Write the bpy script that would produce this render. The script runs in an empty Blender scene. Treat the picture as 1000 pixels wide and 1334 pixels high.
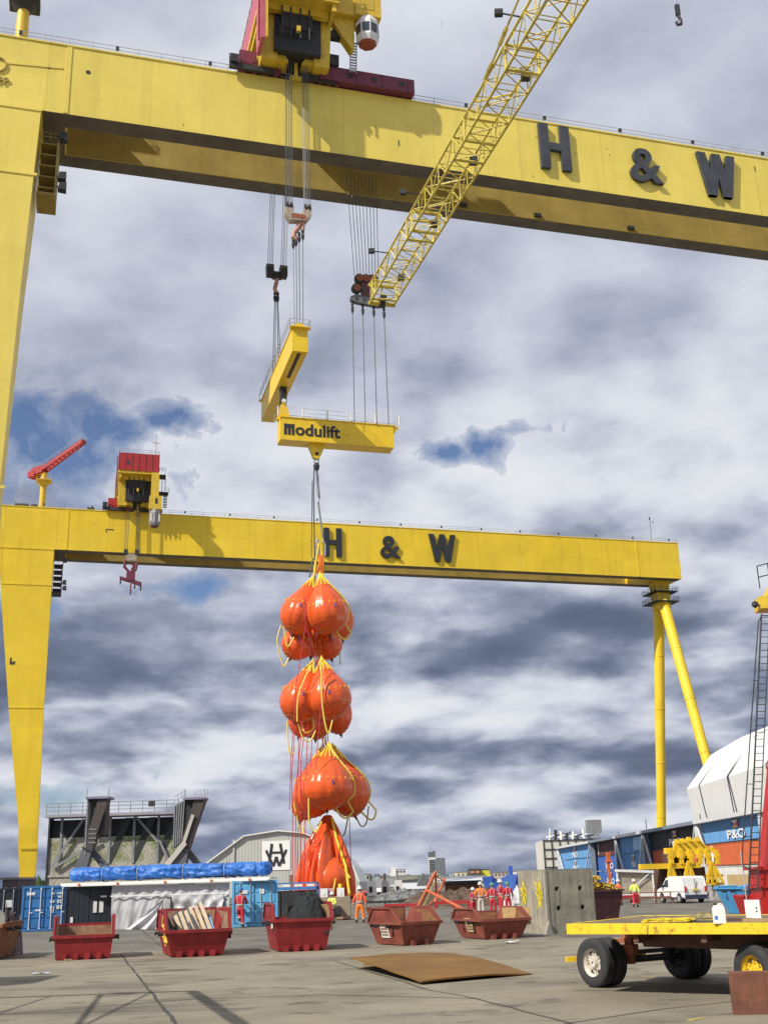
import bpy, bmesh, random, math
from math import pi, sin, cos, radians, atan, atan2, sqrt
from mathutils import Vector as V, Matrix, noise
random.seed(7)
C = bpy.context.scene.collection
sc = bpy.context.scene

# ------------------------------------------------------------------ camera
FPX = 1450.0; ROLL = atan(.0306); HC = 2.2
PITCH = atan(480*cos(ROLL)/FPX)
_w = V((0, cos(PITCH), sin(PITCH))); _r0 = V((1, 0, 0)); _u0 = V((0, -sin(PITCH), cos(PITCH)))
_r = cos(ROLL)*_r0 - sin(ROLL)*_u0; _u = sin(ROLL)*_r0 + cos(ROLL)*_u0
cd = bpy.data.cameras.new('camera'); cam = bpy.data.objects.new('camera', cd); C.objects.link(cam)
M = Matrix((( _r.x, _u.x, -_w.x, 0), (_r.y, _u.y, -_w.y, 0), (_r.z, _u.z, -_w.z, HC), (0, 0, 0, 1)))
cam.matrix_world = M
cd.sensor_fit = 'VERTICAL'; cd.sensor_height = 24; cd.lens = 24*FPX/1334
cd.clip_start = .1; cd.clip_end = 20000
sc.camera = cam
sc.view_settings.view_transform = 'Standard'; sc.view_settings.look = 'None'
sc.view_settings.exposure = 0.0; sc.view_settings.gamma = 1

# sight lines of the camera, used to read true positions off the survey of the place
CAM = V((0, 0, HC))
def ray(x, y): return (x-500)*_r + (667-y)*_u + FPX*_w
def G(x, y, z=0.0):                      # point of the horizontal plane at height z
    d = ray(x, y); return CAM + d*((z-HC)/d.z)
def PL(x, y, P0, n):                     # point of a vertical plane
    d = ray(x, y); return CAM + d*((V(P0)-CAM).dot(n)/d.dot(n))
def PY(x, y, Y): return PL(x, y, (0, Y, 0), V((0, 1, 0)))

# ------------------------------------------------------------------ light
S = V((1, .85, -1.2)).normalized()       # direction the sunlight travels
sd = bpy.data.lights.new('sun', 'SUN'); sd.energy = 5.0; sd.angle = radians(.5); sd.color = (1, .93, .80)
so = bpy.data.objects.new('sun', sd); C.objects.link(so)
so.rotation_euler = S.to_track_quat('-Z', 'Y').to_euler()
wd = bpy.data.worlds.new('World'); sc.world = wd; wd.use_nodes = True
nt = wd.node_tree; nt.nodes.clear(); N = nt.nodes; LK = nt.links.new
def nd(t, **k):
    n = N.new(t)
    for a, b in k.items(): setattr(n, a, b)
    return n
def mth(op, a, b=None, clamp=False):
    n = nd('ShaderNodeMath', operation=op, use_clamp=clamp)
    for i, v in enumerate((a, b)):
        if v is None: continue
        if isinstance(v, (int, float)): n.inputs[i].default_value = v
        else: LK(v, n.inputs[i])
    return n.outputs[0]
def vmth(op, a, b=None):
    n = nd('ShaderNodeVectorMath', operation=op)
    for i, v in enumerate((a, b)):
        if v is None: continue
        if isinstance(v, (tuple, list, V)): n.inputs[i].default_value = tuple(v)
        else: LK(v, n.inputs[i])
    return n
def ramp(f, pts, interp='LINEAR'):
    n = nd('ShaderNodeValToRGB'); LK(f, n.inputs[0]); cr = n.color_ramp; cr.interpolation = interp
    while len(cr.elements) < len(pts): cr.elements.new(.5)
    for e, (p, c) in zip(cr.elements, pts):
        e.position = p; e.color = (c, c, c, 1) if isinstance(c, (int, float)) else (*c, 1)
    return n.outputs[0]
def mixc(f, a, b):
    n = nd('ShaderNodeMix', data_type='RGBA')
    if isinstance(f, (int, float)): n.inputs[0].default_value = f
    else: LK(f, n.inputs[0])
    for i, v in ((6, a), (7, b)):
        if isinstance(v, tuple): n.inputs[i].default_value = (*v, 1)
        else: LK(v, n.inputs[i])
    return n.outputs[2]
tc = nd('ShaderNodeTexCoord'); dirn = vmth('NORMALIZE', tc.outputs['Generated']).outputs[0]
sep = nd('ShaderNodeSeparateXYZ'); LK(dirn, sep.inputs[0])
el = mth('MAXIMUM', sep.outputs[2], 0.0)
den = mth('ADD', el, .27)
cmb = nd('ShaderNodeCombineXYZ'); LK(mth('DIVIDE', sep.outputs[0], den), cmb.inputs[0]); LK(mth('DIVIDE', sep.outputs[1], den), cmb.inputs[1]); LK(mth('MULTIPLY', el, 1.0), cmb.inputs[2])
def fbm(vec, sc_, det, off, rough=.55, dist=.0):
    a = vmth('ADD', vec, off).outputs[0]
    n = nd('ShaderNodeTexNoise'); LK(a, n.inputs['Vector'])
    n.inputs['Scale'].default_value = sc_; n.inputs['Detail'].default_value = det
    n.inputs['Roughness'].default_value = rough; n.inputs['Distortion'].default_value = dist
    return n.outputs[0]
def puff(vec, sc_, off, det=1.5):
    w = vmth('ADD', vec, off).outputs[0]
    wn = nd('ShaderNodeTexNoise'); LK(w, wn.inputs['Vector']); wn.inputs['Scale'].default_value = sc_*1.6; wn.inputs['Detail'].default_value = 5
    sc_n = vmth('SCALE', vmth('SUBTRACT', wn.outputs['Color'], (.5, .5, .5)).outputs[0]); sc_n.inputs['Scale'].default_value = .9/sc_
    w = vmth('ADD', w, sc_n.outputs[0])
    v = nd('ShaderNodeTexVoronoi', feature='F1'); LK(w.outputs[0], v.inputs['Vector']); v.inputs['Scale'].default_value = sc_
    v.inputs['Detail'].default_value = det; v.inputs['Roughness'].default_value = .5
    return mth('SUBTRACT', 1.0, v.outputs['Distance'])
OFF = V((3.3, 6.6, 9.1)); P_hi = vmth('ADD', vmth('MULTIPLY', cmb.outputs[0], (.94, .94, 1)).outputs[0], (-.05, 0, .045)).outputs[0]
def dens(vec, d_): return mth('ADD', mth('MULTIPLY', fbm(vec, 1.45, d_, OFF, .57), .72), mth('MULTIPLY', puff(vec, 2.3, OFF + V((5, 3, 2))), .28))
c1 = dens(cmb.outputs[0], 10); c2 = dens(P_hi, 6)
big = fbm(cmb.outputs[0], 1.0, 3, V((9.2, 1.1, 4.0)), .5)
bil = fbm(dirn, 17, 8, V((2, 5, 1)), .6, .3)
veil = ramp(el, [(.03, .6), (.08, 1.0), (.33, .9), (.46, .5), (.8, .35)])
lit = mth('MULTIPLY', mth('SUBTRACT', c1, c2), 4.4)
gap = mth('MULTIPLY', mth('SUBTRACT', .52, c1), 1.3)
lit = mth('ADD', lit, mth('MULTIPLY', mth('SUBTRACT', bil, .5), .35))
tone = ramp(el, [(0.0, .44), (.03, .50), (.07, .64), (.105, .50), (.15, .31), (.21, .42), (.28, .56), (.36, .72), (.43, .62), (.50, .62), (.60, .74), (.72, .82), (1.0, .75)])
k = mth('ADD', mth('MULTIPLY', mth('SUBTRACT', .5, big), .9), lit)
k = mth('ADD', k, gap)
k = mth('DIVIDE', mth('ADD', mth('TANH', mth('MULTIPLY', mth('SUBTRACT', mth('ADD', mth('MULTIPLY', k, veil), tone), .5), 1.9)), 1.0), 2.0, clamp=True)
cloud = ramp(k, [(0, (.10, .13, .20)), (.25, (.185, .222, .325)), (.5, (.345, .385, .50)), (.72, (.57, .605, .72)), (.88, (.77, .80, .875)), (1, (.92, .93, .95))])
sky = nd('ShaderNodeTexSky', sky_type='NISHITA'); sky.sun_disc = False
sky.sun_elevation = math.asin(-S.z); sky.sun_rotation = atan2(-S.x, -S.y)
skyb = vmth('SCALE', sky.outputs[0]); skyb.inputs['Scale'].default_value = .085
skyb = vmth('MULTIPLY', skyb.outputs[0], (.95, 1.1, 1.38))
cov = ramp(mth('ADD', c1, ramp(el, [(0, .3), (.2, .12), (.4, 0.)])), [(.02, 0.0), (.08, 1.0)])
hole = None
for (x, y, rx, ry) in [(75, 600, 95, 52), (15, 555, 60, 30), (640, 580, 46, 17), (682, 560, 34, 11), (150, 560, 60, 26), (215, 545, 40, 20), (245, 765, 60, 14), (25, 790, 40, 14), (590, 590, 25, 12), (20, 1040, 60, 14)]:
    d0 = ray(x, y); L = d0.length; d0.normalize()
    rx /= L; ry /= L
    sx_ = V((d0.y, -d0.x, 0)).normalized(); sy_ = sx_.cross(d0)
    df = vmth('SUBTRACT', dirn, d0).outputs[0]
    a_ = mth('DIVIDE', vmth('DOT_PRODUCT', df, sx_).outputs['Value'], rx); b_ = mth('DIVIDE', vmth('DOT_PRODUCT', df, sy_).outputs['Value'], ry)
    q = mth('SQRT', mth('ADD', mth('MULTIPLY', a_, a_), mth('MULTIPLY', b_, b_)))
    q = mth('SUBTRACT', 1.75, q)
    hole = q if hole is None else mth('MAXIMUM', hole, q)
hole = mth('ADD', mth('MULTIPLY', mth('MAXIMUM', hole, -1.0), .62), mth('MULTIPLY', mth('SUBTRACT', mth('ADD', mth('MULTIPLY', bil, .8), mth('MULTIPLY', c1, .2)), .5), 4.4))
cov = mth('MULTIPLY', cov, ramp(hole, [(-.3, 1.0), (.0, .82), (.35, .42), (.8, .05)]))
col = mixc(cov, skyb.outputs[0], cloud)
bg = nd('ShaderNodeBackground'); LK(col, bg.inputs[0]); bg.inputs[1].default_value = .92
wo = nd('ShaderNodeOutputWorld'); LK(bg.outputs[0], wo.inputs[0])

# ------------------------------------------------------------------ materials
MATS = {}
def mat(name, col, rough=.6, var=.12, scale=.8, rust=0., bump=0., metal=0., streak=0., spec=.5, bscale=12, rustcol=(.16, .06, .025), seams=None):
    if name in MATS: return MATS[name]
    global N, LK
    m = bpy.data.materials.new(name); m.use_nodes = True; t = m.node_tree; N = t.nodes; LK = t.links.new
    b = N['Principled BSDF']; o = nd('ShaderNodeTexCoord').outputs['Object']
    def nz(s, d, vec=o, r=.6):
        n = nd('ShaderNodeTexNoise'); LK(vec, n.inputs['Vector']); n.inputs['Scale'].default_value = s
        n.inputs['Detail'].default_value = d; n.inputs['Roughness'].default_value = r; return n.outputs[0]
    f = ramp(nz(scale, 6), [(.3, 0.), (.7, 1.)])
    c = mixc(f, tuple(x*(1-var) for x in col), tuple(min(1, x*(1+var)) for x in col))
    if seams:
        sx, sz = seams[:2]
        s = nd('ShaderNodeSeparateXYZ'); LK(o, s.inputs[0])
        fx = mth('FRACT', mth('DIVIDE', s.outputs[0], sx)); fz = mth('FRACT', mth('DIVIDE', s.outputs[2], sz))
        wn = nd('ShaderNodeTexWhiteNoise', noise_dimensions='2D'); cb = nd('ShaderNodeCombineXYZ')
        LK(mth('FLOOR', mth('DIVIDE', s.outputs[0], sx*.5)), cb.inputs[0]); LK(mth('FLOOR', mth('DIVIDE', s.outputs[2], sz*2)), cb.inputs[1])
        LK(cb.outputs[0], wn.inputs[0])
        pt = mth('ADD', mth('MULTIPLY', wn.outputs[0], .09), .93)
        lx = mth('LESS_THAN', fx, .14/sx); lz = mth('LESS_THAN', fz, .05/sz*1.2)
        ln = mth('SUBTRACT', 1.0, mth('MAXIMUM', mth('MULTIPLY', lx, seams[2]), mth('MULTIPLY', lz, seams[2]*.5)))
        c = _scale(c, mth('MULTIPLY', ln, pt))
        mp2 = nd('ShaderNodeMapping'); LK(o, mp2.inputs[0]); mp2.inputs['Scale'].default_value = (1.9, 1.9, .11)
        c = mixc(mth('MULTIPLY', ramp(nz(.9, 7, mp2.outputs[0], .7), [(.56, 0.), (.72, 1.)]), .32), c, (.36, .22, .07))
        c = mixc(mth('MULTIPLY', ramp(nz(.06, 4), [(.42, 0.), (.62, 1.)]), .35), c, tuple(min(1, q*1.02+.05) for q in col))
    if streak:
        mp = nd('ShaderNodeMapping'); LK(o, mp.inputs[0]); mp.inputs['Scale'].default_value = (1.6, 1.6, .12)
        c = mixc(mth('MULTIPLY', ramp(nz(scale*2.2, 5, mp.outputs[0]), [(.5, 0.), (.75, 1.)]), streak), c, tuple(x*.35 for x in col))
    if rust:
        c = mixc(ramp(nz(scale*2.3, 8, r=.7), [(.66-.32*rust, 0.), (.76-.28*rust, 1.)]), c, rustcol)
    LK(c, b.inputs['Base Color'])
    LK(ramp(nz(scale*3, 4), [(.3, max(0, rough-.1)), (.7, min(1, rough+.1))]), b.inputs['Roughness'])
    b.inputs['Metallic'].default_value = metal; b.inputs['Specular IOR Level'].default_value = spec
    if bump:
        bn = nd('ShaderNodeBump'); LK(nz(bscale, 5), bn.inputs['Height']); bn.inputs['Strength'].default_value = bump
        bn.inputs['Distance'].default_value = .03; LK(bn.outputs[0], b.inputs['Normal'])
    MATS[name] = m; return m
def _scale(c, f):
    v = vmth('SCALE', c); LK(f, v.inputs['Scale']); return v.outputs[0]

SOF = mat('shaded_grimy_soffit', (.135, .115, .085), .8, .25, .25, streak=.3)  # underside shade painted in as a dark base, with some grime streaks
IWB = mat('shaded_inner_paint', (.34, .26, .07), .7, .2, .2, streak=.3)  # shade of the gap between the girders painted in as darker brown
YG = mat('yellow_girder_paint', (.84, .67, .12), .55, .07, .12, streak=.22, seams=(12.8, 2.5, .16), bump=.1, bscale=2)
YF = mat('yellow_crane_paint', (.84, .59, .022), .5, .08, .15, streak=.18, seams=(12.8, 2.5, .26))
YP = mat('yellow_paint', (.70, .48, .04), .5, .15, 1.2, rust=.15, streak=.35)
YB = mat('beam_yellow', (.84, .57, .025), .4, .07, .6, streak=.15)
RD = mat('red_paint', (.40, .026, .03), .45, .14, 1.4, rust=.08, streak=.25)
RDF = mat('faded_pink_paint', (.50, .12, .18), .6, .15, 1.0, streak=.2)
MAG = mat('purple_red_paint', (.17, .03, .06), .6, .12, .8, streak=.2)
DK = mat('dark_steel', (.028, .030, .034), .6, .3, 1.5, rust=.1)
GS = mat('grey_steel', (.22, .23, .25), .5, .2, 1.2, rust=.12)
GV = mat('galvanised_rail', (.38, .40, .43), .45, .15, 2)
ROPE = mat('wire_rope', (.10, .105, .115), .5, .2, 3, metal=.3)
WH = mat('white_paint', (.78, .78, .76), .45, .06, 1.5, streak=.12)
BKN = mat('weathered_black_letter', (.05, .056, .068), .6, .3, .6)
BK = mat('black_letter', (.022, .026, .034), .6, .3, 1)
RU = mat('rusty_steel', (.24, .105, .045), .85, .35, 1.1, rust=.45, bump=.3, rustcol=(.11, .05, .03))
ORU = mat('rusty_orange_steel', (.33, .10, .045), .8, .3, 1.6, rust=.3, bump=.2)
TY = mat('tyre_rubber', (.032, .033, .036), .8, .25, 3, bump=.3, bscale=30)
CNB = mat('stained_block_concrete', (.31, .285, .225), .9, .3, 1.6, streak=.85, bump=.6, bscale=9)
CN = mat('concrete', (.33, .31, .26), .9, .22, 1.1, streak=.55, bump=.5, bscale=9)
WD = mat('timber', (.38, .26, .14), .85, .25, 2.5, streak=.3, bump=.3)
PV = mat('orange_pvc', (.74, .105, .018), .27, .10, .7, spec=.6, bump=.12, bscale=3, streak=.15)
PVD = mat('draped_orange_pvc', (.74, .10, .02), .24, .12, .9, spec=.6, bump=.25, bscale=5)
WEB = mat('yellow_webbing', (.86, .60, .05), .6, .1, 2)
OWEB = mat('orange_sling', (.75, .20, .03), .7, .15, 2)
RRP = mat('red_rope', (.48, .03, .06), .7, .15, 2)
SHK = mat('shackle_steel', (.42, .43, .45), .35, .2, 3, metal=.6)
BLT = mat('blue_tarpaulin', (.03, .15, .52), .42, .25, 1.6, bump=1.0, bscale=5, spec=.35)
WTP = mat('white_sheeting', (.50, .50, .53), .35, .12, .9, bump=.5, bscale=3, streak=.3)
WWR = mat('white_shrink_wrap', (.76, .76, .74), .6, .05, .3, streak=.2)
CLAD = mat('shed_cladding', (.50, .51, .49), .6, .05, .3, streak=.2)
GLS = mat('dark_glass', (.03, .045, .06), .12, .2, 1, spec=.8)

# ------------------------------------------------------------------ mesh building
class MB:
    def __init__(s): s.v = []; s.f = []
    def add(s, vs, fs):
        b = len(s.v); s.v += [V(v) for v in vs]; s.f += [[b+i for i in f] for f in fs]; return s
    def box(s, x0, x1, y0, y1, z0, z1):
        return s.add([(x0, y0, z0), (x1, y0, z0), (x1, y1, z0), (x0, y1, z0), (x0, y0, z1), (x1, y0, z1), (x1, y1, z1), (x0, y1, z1)],
                     [(0, 3, 2, 1), (4, 5, 6, 7), (0, 1, 5, 4), (1, 2, 6, 5), (2, 3, 7, 6), (3, 0, 4, 7)])
    def hexa(s, b, t):                   # four bottom + four top corners, counter-clockwise from above
        return s.add(list(b)+list(t), [(0, 3, 2, 1), (4, 5, 6, 7), (0, 1, 5, 4), (1, 2, 6, 5), (2, 3, 7, 6), (3, 0, 4, 7)])
    def tube(s, a, b, r, n=8, r2=None, cap=True):
        a = V(a); b = V(b); d = b-a
        if d.length < 1e-6: return s
        r2 = r if r2 is None else r2
        q = d.to_track_quat('Z', 'Y'); x = q @ V((1, 0, 0)); y = q @ V((0, 1, 0)); vs = []
        for p, rr in ((a, r), (b, r2)):
            for i in range(n):
                t = 2*pi*i/n; vs.append(p + x*cos(t)*rr + y*sin(t)*rr)
        fs = [(i, (i+1) % n, n+(i+1) % n, n+i) for i in range(n)]
        if cap: fs += [tuple(range(n))[::-1], tuple(range(n, 2*n))]
        return s.add(vs, fs)
    def path(s, pts, r, n=6, closed=False):
        pts = [V(p) for p in pts]; L = len(pts); vs = []; up = V((0, 0, 1)); px = None
        for i, p in enumerate(pts):
            d = (pts[(i+1) % L if closed else min(i+1, L-1)] - pts[i-1 if (closed or i) else 0]).normalized()
            if px is None:
                px = d.cross(up)
                if px.length < .05: px = d.cross(V((0, 1, 0)))
            px = (px - d*px.dot(d)).normalized(); y = d.cross(px)
            for k in range(n):
                t = 2*pi*k/n; vs.append(p + px*cos(t)*r + y*sin(t)*r)
        fs = [(i*n+k, i*n+(k+1) % n, (i+1)*n+(k+1) % n, (i+1)*n+k) for i in range(L-1) for k in range(n)]
        if closed: fs += [((L-1)*n+k, (L-1)*n+(k+1) % n, (k+1) % n, k) for k in range(n)]
        else: fs += [tuple(range(n))[::-1], tuple((L-1)*n+k for k in range(n))]
        return s.add(vs, fs)
    def bar(s, a, b, w, h, side=None):   # box section from a to b; w across, h up
        a = V(a); b = V(b); d = (b-a).normalized()
        if side is None:
            side = d.cross(V((0, 0, 1)))
            if side.length < .05: side = V((1, 0, 0))
        side = V(side); side = (side - d*side.dot(d)).normalized(); u = side.cross(d)
        x = side*w/2; y = u*h/2
        return s.add([a-x-y, a+x-y, a+x+y, a-x+y, b-x-y, b+x-y, b+x+y, b-x+y],
                     [(0, 1, 2, 3), (7, 6, 5, 4), (0, 4, 5, 1), (1, 5, 6, 2), (2, 6, 7, 3), (3, 7, 4, 0)])
    def prism(s, pts, fn):               # closed outline pts -> fn(pt, 0/1) two ends
        n = len(pts); vs = [fn(p, 0) for p in pts] + [fn(p, 1) for p in pts]
        return s.add(vs, [tuple(range(n))[::-1], tuple(range(n, 2*n))] + [(i, (i+1) % n, n+(i+1) % n, n+i) for i in range(n)])
    def lathe(s, prof, c=(0, 0, 0), n=20, axis='z', fn=None, cap=True):
        vs = []; c = V(c)
        for j, (r, h) in enumerate(prof):
            for i in range(n):
                t = 2*pi*i/n; rr = r*(fn(t, j/(len(prof)-1)) if fn else 1)
                p = V((rr*cos(t), rr*sin(t), h))
                if axis == 'x': p = V((p.z, p.x, p.y))
                if axis == 'y': p = V((p.x, p.z, p.y))
                vs.append(c+p)
        m = len(prof)
        fs = [(j*n+i, j*n+(i+1) % n, (j+1)*n+(i+1) % n, (j+1)*n+i) for j in range(m-1) for i in range(n)]
        return s.add(vs, fs + ([tuple(range(n))[::-1], tuple((m-1)*n+i for i in range(n))] if cap else []))
    def grid(s, fn, nu, nv):
        return s.add([fn(i/nu, j/nv) for j in range(nv+1) for i in range(nu+1)],
                     [(j*(nu+1)+i, j*(nu+1)+i+1, (j+1)*(nu+1)+i+1, (j+1)*(nu+1)+i) for j in range(nv) for i in range(nu)])
    def xf(s, m): s.v = [m @ v for v in s.v]; return s
    def merge(s, o): return s.add(o.v, o.f)
    def build(s, name, m, parent=None, smooth=False, fix=True):
        me = bpy.data.meshes.new(name); me.from_pydata(s.v, [], s.f); me.materials.append(m)
        if fix:
            bm = bmesh.new(); bm.from_mesh(me); bmesh.ops.recalc_face_normals(bm, faces=bm.faces); bm.to_mesh(me); bm.free()
        if smooth:
            for p in me.polygons: p.use_smooth = True
            try: me.set_sharp_from_angle(angle=radians(50))
            except Exception: pass
        o = bpy.data.objects.new(name, me); C.objects.link(o)
        if parent: o.parent = parent
        return o
def tag(o, label, cat, group=None, kind=None):
    if label: o['label'] = label
    if cat: o['category'] = cat
    if group: o['group'] = group
    if kind: o['kind'] = kind
    return o
def thing(name, label, cat, loc=(0, 0, 0), rz=0, group=None):
    o = bpy.data.objects.new(name, None); o.empty_display_size = .3; C.objects.link(o)
    o.location = loc; o.rotation_euler = (0, 0, rz); return tag(o, label, cat, group)
def struct(name, mb, m, smooth=False):
    o = mb.build(name, m, None, smooth); o['kind'] = 'structure'; return o
def kids(o): return [c for c in bpy.data.objects if c.parent == o]
def dup(o, loc=None, rz=None, label=None, parent=None):
    c = o.copy(); C.objects.link(c); c.parent = parent
    if loc is not None: c.location = loc
    if rz is not None: c.rotation_euler = (0, 0, rz)
    if label: c['label'] = label
    for ch in kids(o): dup(ch, parent=c)
    return c
def text_mb(body, size, depth, bold=0.0, align='CENTER'):
    cu = bpy.data.curves.new('t', 'FONT'); cu.body = body; cu.size = size; cu.extrude = depth; cu.offset = bold
    cu.align_x = align; cu.align_y = 'CENTER'; cu.resolution_u = 4
    o = bpy.data.objects.new('t', cu); C.objects.link(o)
    dg = bpy.context.evaluated_depsgraph_get(); me = o.evaluated_get(dg).to_mesh()
    b = MB(); b.v = [v.co.copy() for v in me.vertices]; b.f = [list(p.vertices) for p in me.polygons]
    o.evaluated_get(dg).to_mesh_clear(); bpy.data.objects.remove(o); bpy.data.curves.remove(cu)
    return b.xf(Matrix.Rotation(pi/2, 4, 'X'))      # stands in the xz plane, facing -y
def T(x, y, z): return Matrix.Translation((x, y, z))
def RX(a): return Matrix.Rotation(a, 4, 'X')
def RY(a): return Matrix.Rotation(a, 4, 'Y')
def RZ(a): return Matrix.Rotation(a, 4, 'Z')
def SCL(x, y, z): return Matrix.Diagonal((x, y, z, 1))
def rail(pts, h=1.1, n_mid=1, step=2.5, r=.035, rp=None):
    b = MB(); pts = [V(p) for p in pts]
    for i in range(len(pts)-1):
        a, c = pts[i], pts[i+1]; L = (c-a).length; k = max(1, round(L/step))
        for j in range(k+1):
            if i and j == 0: continue
            p = a.lerp(c, j/k); b.tube(p, p+V((0, 0, h)), rp or r, 5)
        for q in range(n_mid+1):
            z = V((0, 0, h*(q+1)/(n_mid+1))); b.tube(a+z, c+z, r, 5)
    return b

# ================================================================== ground
def gm():
    global N, LK
    m = bpy.data.materials.new('yard_concrete'); m.use_nodes = True; t = m.node_tree; N = t.nodes; LK = t.links.new
    b = N['Principled BSDF']; o = nd('ShaderNodeTexCoord').outputs['Object']
    def nz(s, d, scl=None, r=.6, off=0):
        mp = nd('ShaderNodeMapping'); LK(o, mp.inputs[0]); mp.inputs['Scale'].default_value = scl or (1, 1, 1); mp.inputs['Location'].default_value = (off, off*.7, 0)
        n = nd('ShaderNodeTexNoise'); LK(mp.outputs[0], n.inputs['Vector']); n.inputs['Scale'].default_value = s
        n.inputs['Detail'].default_value = d; n.inputs['Roughness'].default_value = r; return n.outputs[0]
    s = nd('ShaderNodeSeparateXYZ'); LK(o, s.inputs[0])
    base = mixc(ramp(nz(.35, 7), [(.3, 0.), (.7, 1.)]), (.205, .180, .135), (.335, .300, .232))
    base = mixc(mth('MULTIPLY', ramp(nz(9, 8, r=.75), [(.35, 0.), (.75, 1.)]), .55), base, (.14, .13, .108))
    asph = mixc(ramp(nz(.5, 7, off=4), [(.3, 0.), (.7, 1.)]), (.125, .118, .105), (.20, .188, .165))
    edge = mth('ADD', s.outputs[1], mth('MULTIPLY', nz(.12, 4, off=9), 9))
    c = mixc(ramp(mth('DIVIDE', edge, 100.), [(.475, 0.), (.485, 1.)]), base, asph)
    wp = nd('ShaderNodeTexNoise'); LK(o, wp.inputs['Vector']); wp.inputs['Scale'].default_value = .7; wp.inputs['Detail'].default_value = 6
    ws = vmth('SCALE', wp.outputs['Color']); ws.inputs['Scale'].default_value = 1.6
    vo = nd('ShaderNodeTexVoronoi', feature='DISTANCE_TO_EDGE'); LK(vmth('ADD', o, ws.outputs[0]).outputs[0], vo.inputs['Vector']); vo.inputs['Scale'].default_value = .13
    crk = mth('MULTIPLY', ramp(vo.outputs['Distance'], [(.0, 1.), (.003, 1.), (.006, 0.)]), ramp(nz(.11, 3, off=21), [(.52, 0.), (.60, 1.)]))
    c = mixc(mth('MULTIPLY', crk, .6), c, (.05, .046, .04))
    # oil stains and tyre rubber, stretched across the way the traffic goes
    c = mixc(mth('MULTIPLY', ramp(nz(.8, 6, (.8, 1.1, 1), off=2), [(.56, 0.), (.66, 1.)]), .6), c, (.055, .05, .045))
    c = mixc(mth('MULTIPLY', ramp(nz(.20, 7, (.8, 1.5, 1), off=6), [(.52, 0.), (.64, 1.)]), .6), c, (.085, .078, .068))
    c = mixc(mth('MULTIPLY', ramp(nz(.9, 7, (.7, 1.9, 1), off=12), [(.68, 0.), (.72, 1.)]), .75), c, (.04, .036, .034))
    c = mixc(mth('MULTIPLY', ramp(nz(28, 3, r=.8), [(.60, 0.), (.72, 1.)]), .35), c, (.40, .375, .32))
    LK(c, b.inputs['Base Color']); b.inputs['Roughness'].default_value = .92; b.inputs['Specular IOR Level'].default_value = .25
    bn = nd('ShaderNodeBump'); LK(nz(14, 8, r=.8), bn.inputs['Height']); bn.inputs['Strength'].default_value = .6; bn.inputs['Distance'].default_value = .03
    LK(bn.outputs[0], b.inputs['Normal']); return m
GM = gm()
struct('ground', MB().add([(-6000, -300, 0), (6000, -300, 0), (6000, 9000, 0), (-6000, 9000, 0)], [(0, 1, 2, 3)]), GM)
JT = mat('joint_filler', (.055, .05, .045), .9, .3, 3)
def strip(pts, w, z=.004, wob=.02):
    b = MB(); P = []
    for i in range(len(pts)-1):
        a, c = V(pts[i]), V(pts[i+1]); n = max(2, int((c-a).length/.6))
        P += [a.lerp(c, j/n) for j in range(n+(i == len(pts)-2))]
    vs = []
    for i, p in enumerate(P):
        d = (P[min(i+1, len(P)-1)]-P[max(i-1, 0)]).normalized(); s = V((d.y, -d.x, 0))
        o = s*random.uniform(-wob, wob); ww = w*random.uniform(.6, 1.3)
        vs += [V((p.x, p.y, z))+o-s*ww/2, V((p.x, p.y, z))+o+s*ww/2]
    return b.add(vs, [(2*i, 2*i+1, 2*i+3, 2*i+2) for i in range(len(P)-1)])
jb = MB()
for pts, w in [([G(157, 1243), G(230, 1334), G(262, 1375)], .07), ([G(186, 1213), G(214, 1236)], .07), ([G(436, 1252), G(560, 1290), G(620, 1301), G(760, 1338)], .06),
               ([G(0, 1322), G(120, 1312), G(250, 1302), G(420, 1296), G(620, 1301)], .05), ([G(735, 1334), G(860, 1315), G(1000, 1300)], .05)]:
    jb.merge(strip(pts, w))
struct('paving_joints', jb, JT)
# yellow painted dashes by the trailer
yl = MB()
for a, c in [((835, 1272), (852, 1273)), ((895, 1330), (915, 1326)), ((852, 1248), (866, 1249))]:
    A = G(*a); B_ = G(*c); yl.merge(strip([A, B_], .1, .005, .005))
struct('yellow_paint_marks', yl, mat('worn_yellow_line', (.45, .34, .08), .9, .3, 5))
# far water line / far land
hl = MB()
def hill(x0, x1, Y, hs, seed):
    n = 60; r = random.Random(seed); vs = []
    for i in range(n+1):
        t = i/n; h = 0
        for (c, w, a) in hs: h = max(h, a*math.exp(-((t-c)/w)**2))
        h += 3*noise.noise(V((t*18, seed, 0)))
        x = x0+(x1-x0)*t; vs += [V((x, Y, -1)), V((x, Y+250, max(1, h))), V((x, Y+900, max(0, h*.8)))]
    return MB().add(vs, [(3*i+k, 3*i+3+k, 3*i+4+k, 3*i+1+k) for i in range(n) for k in (0, 1)])
hl.merge(hill(-2200, 3200, 4200, [(.75, .07, 95), (.66, .06, 55), (.85, .1, 110), (.3, .2, 26), (.5, .1, 18)], 3))
struct('hills', hl, mat('far_hills', (.055, .085, .10), .95, .3, .004))

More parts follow.
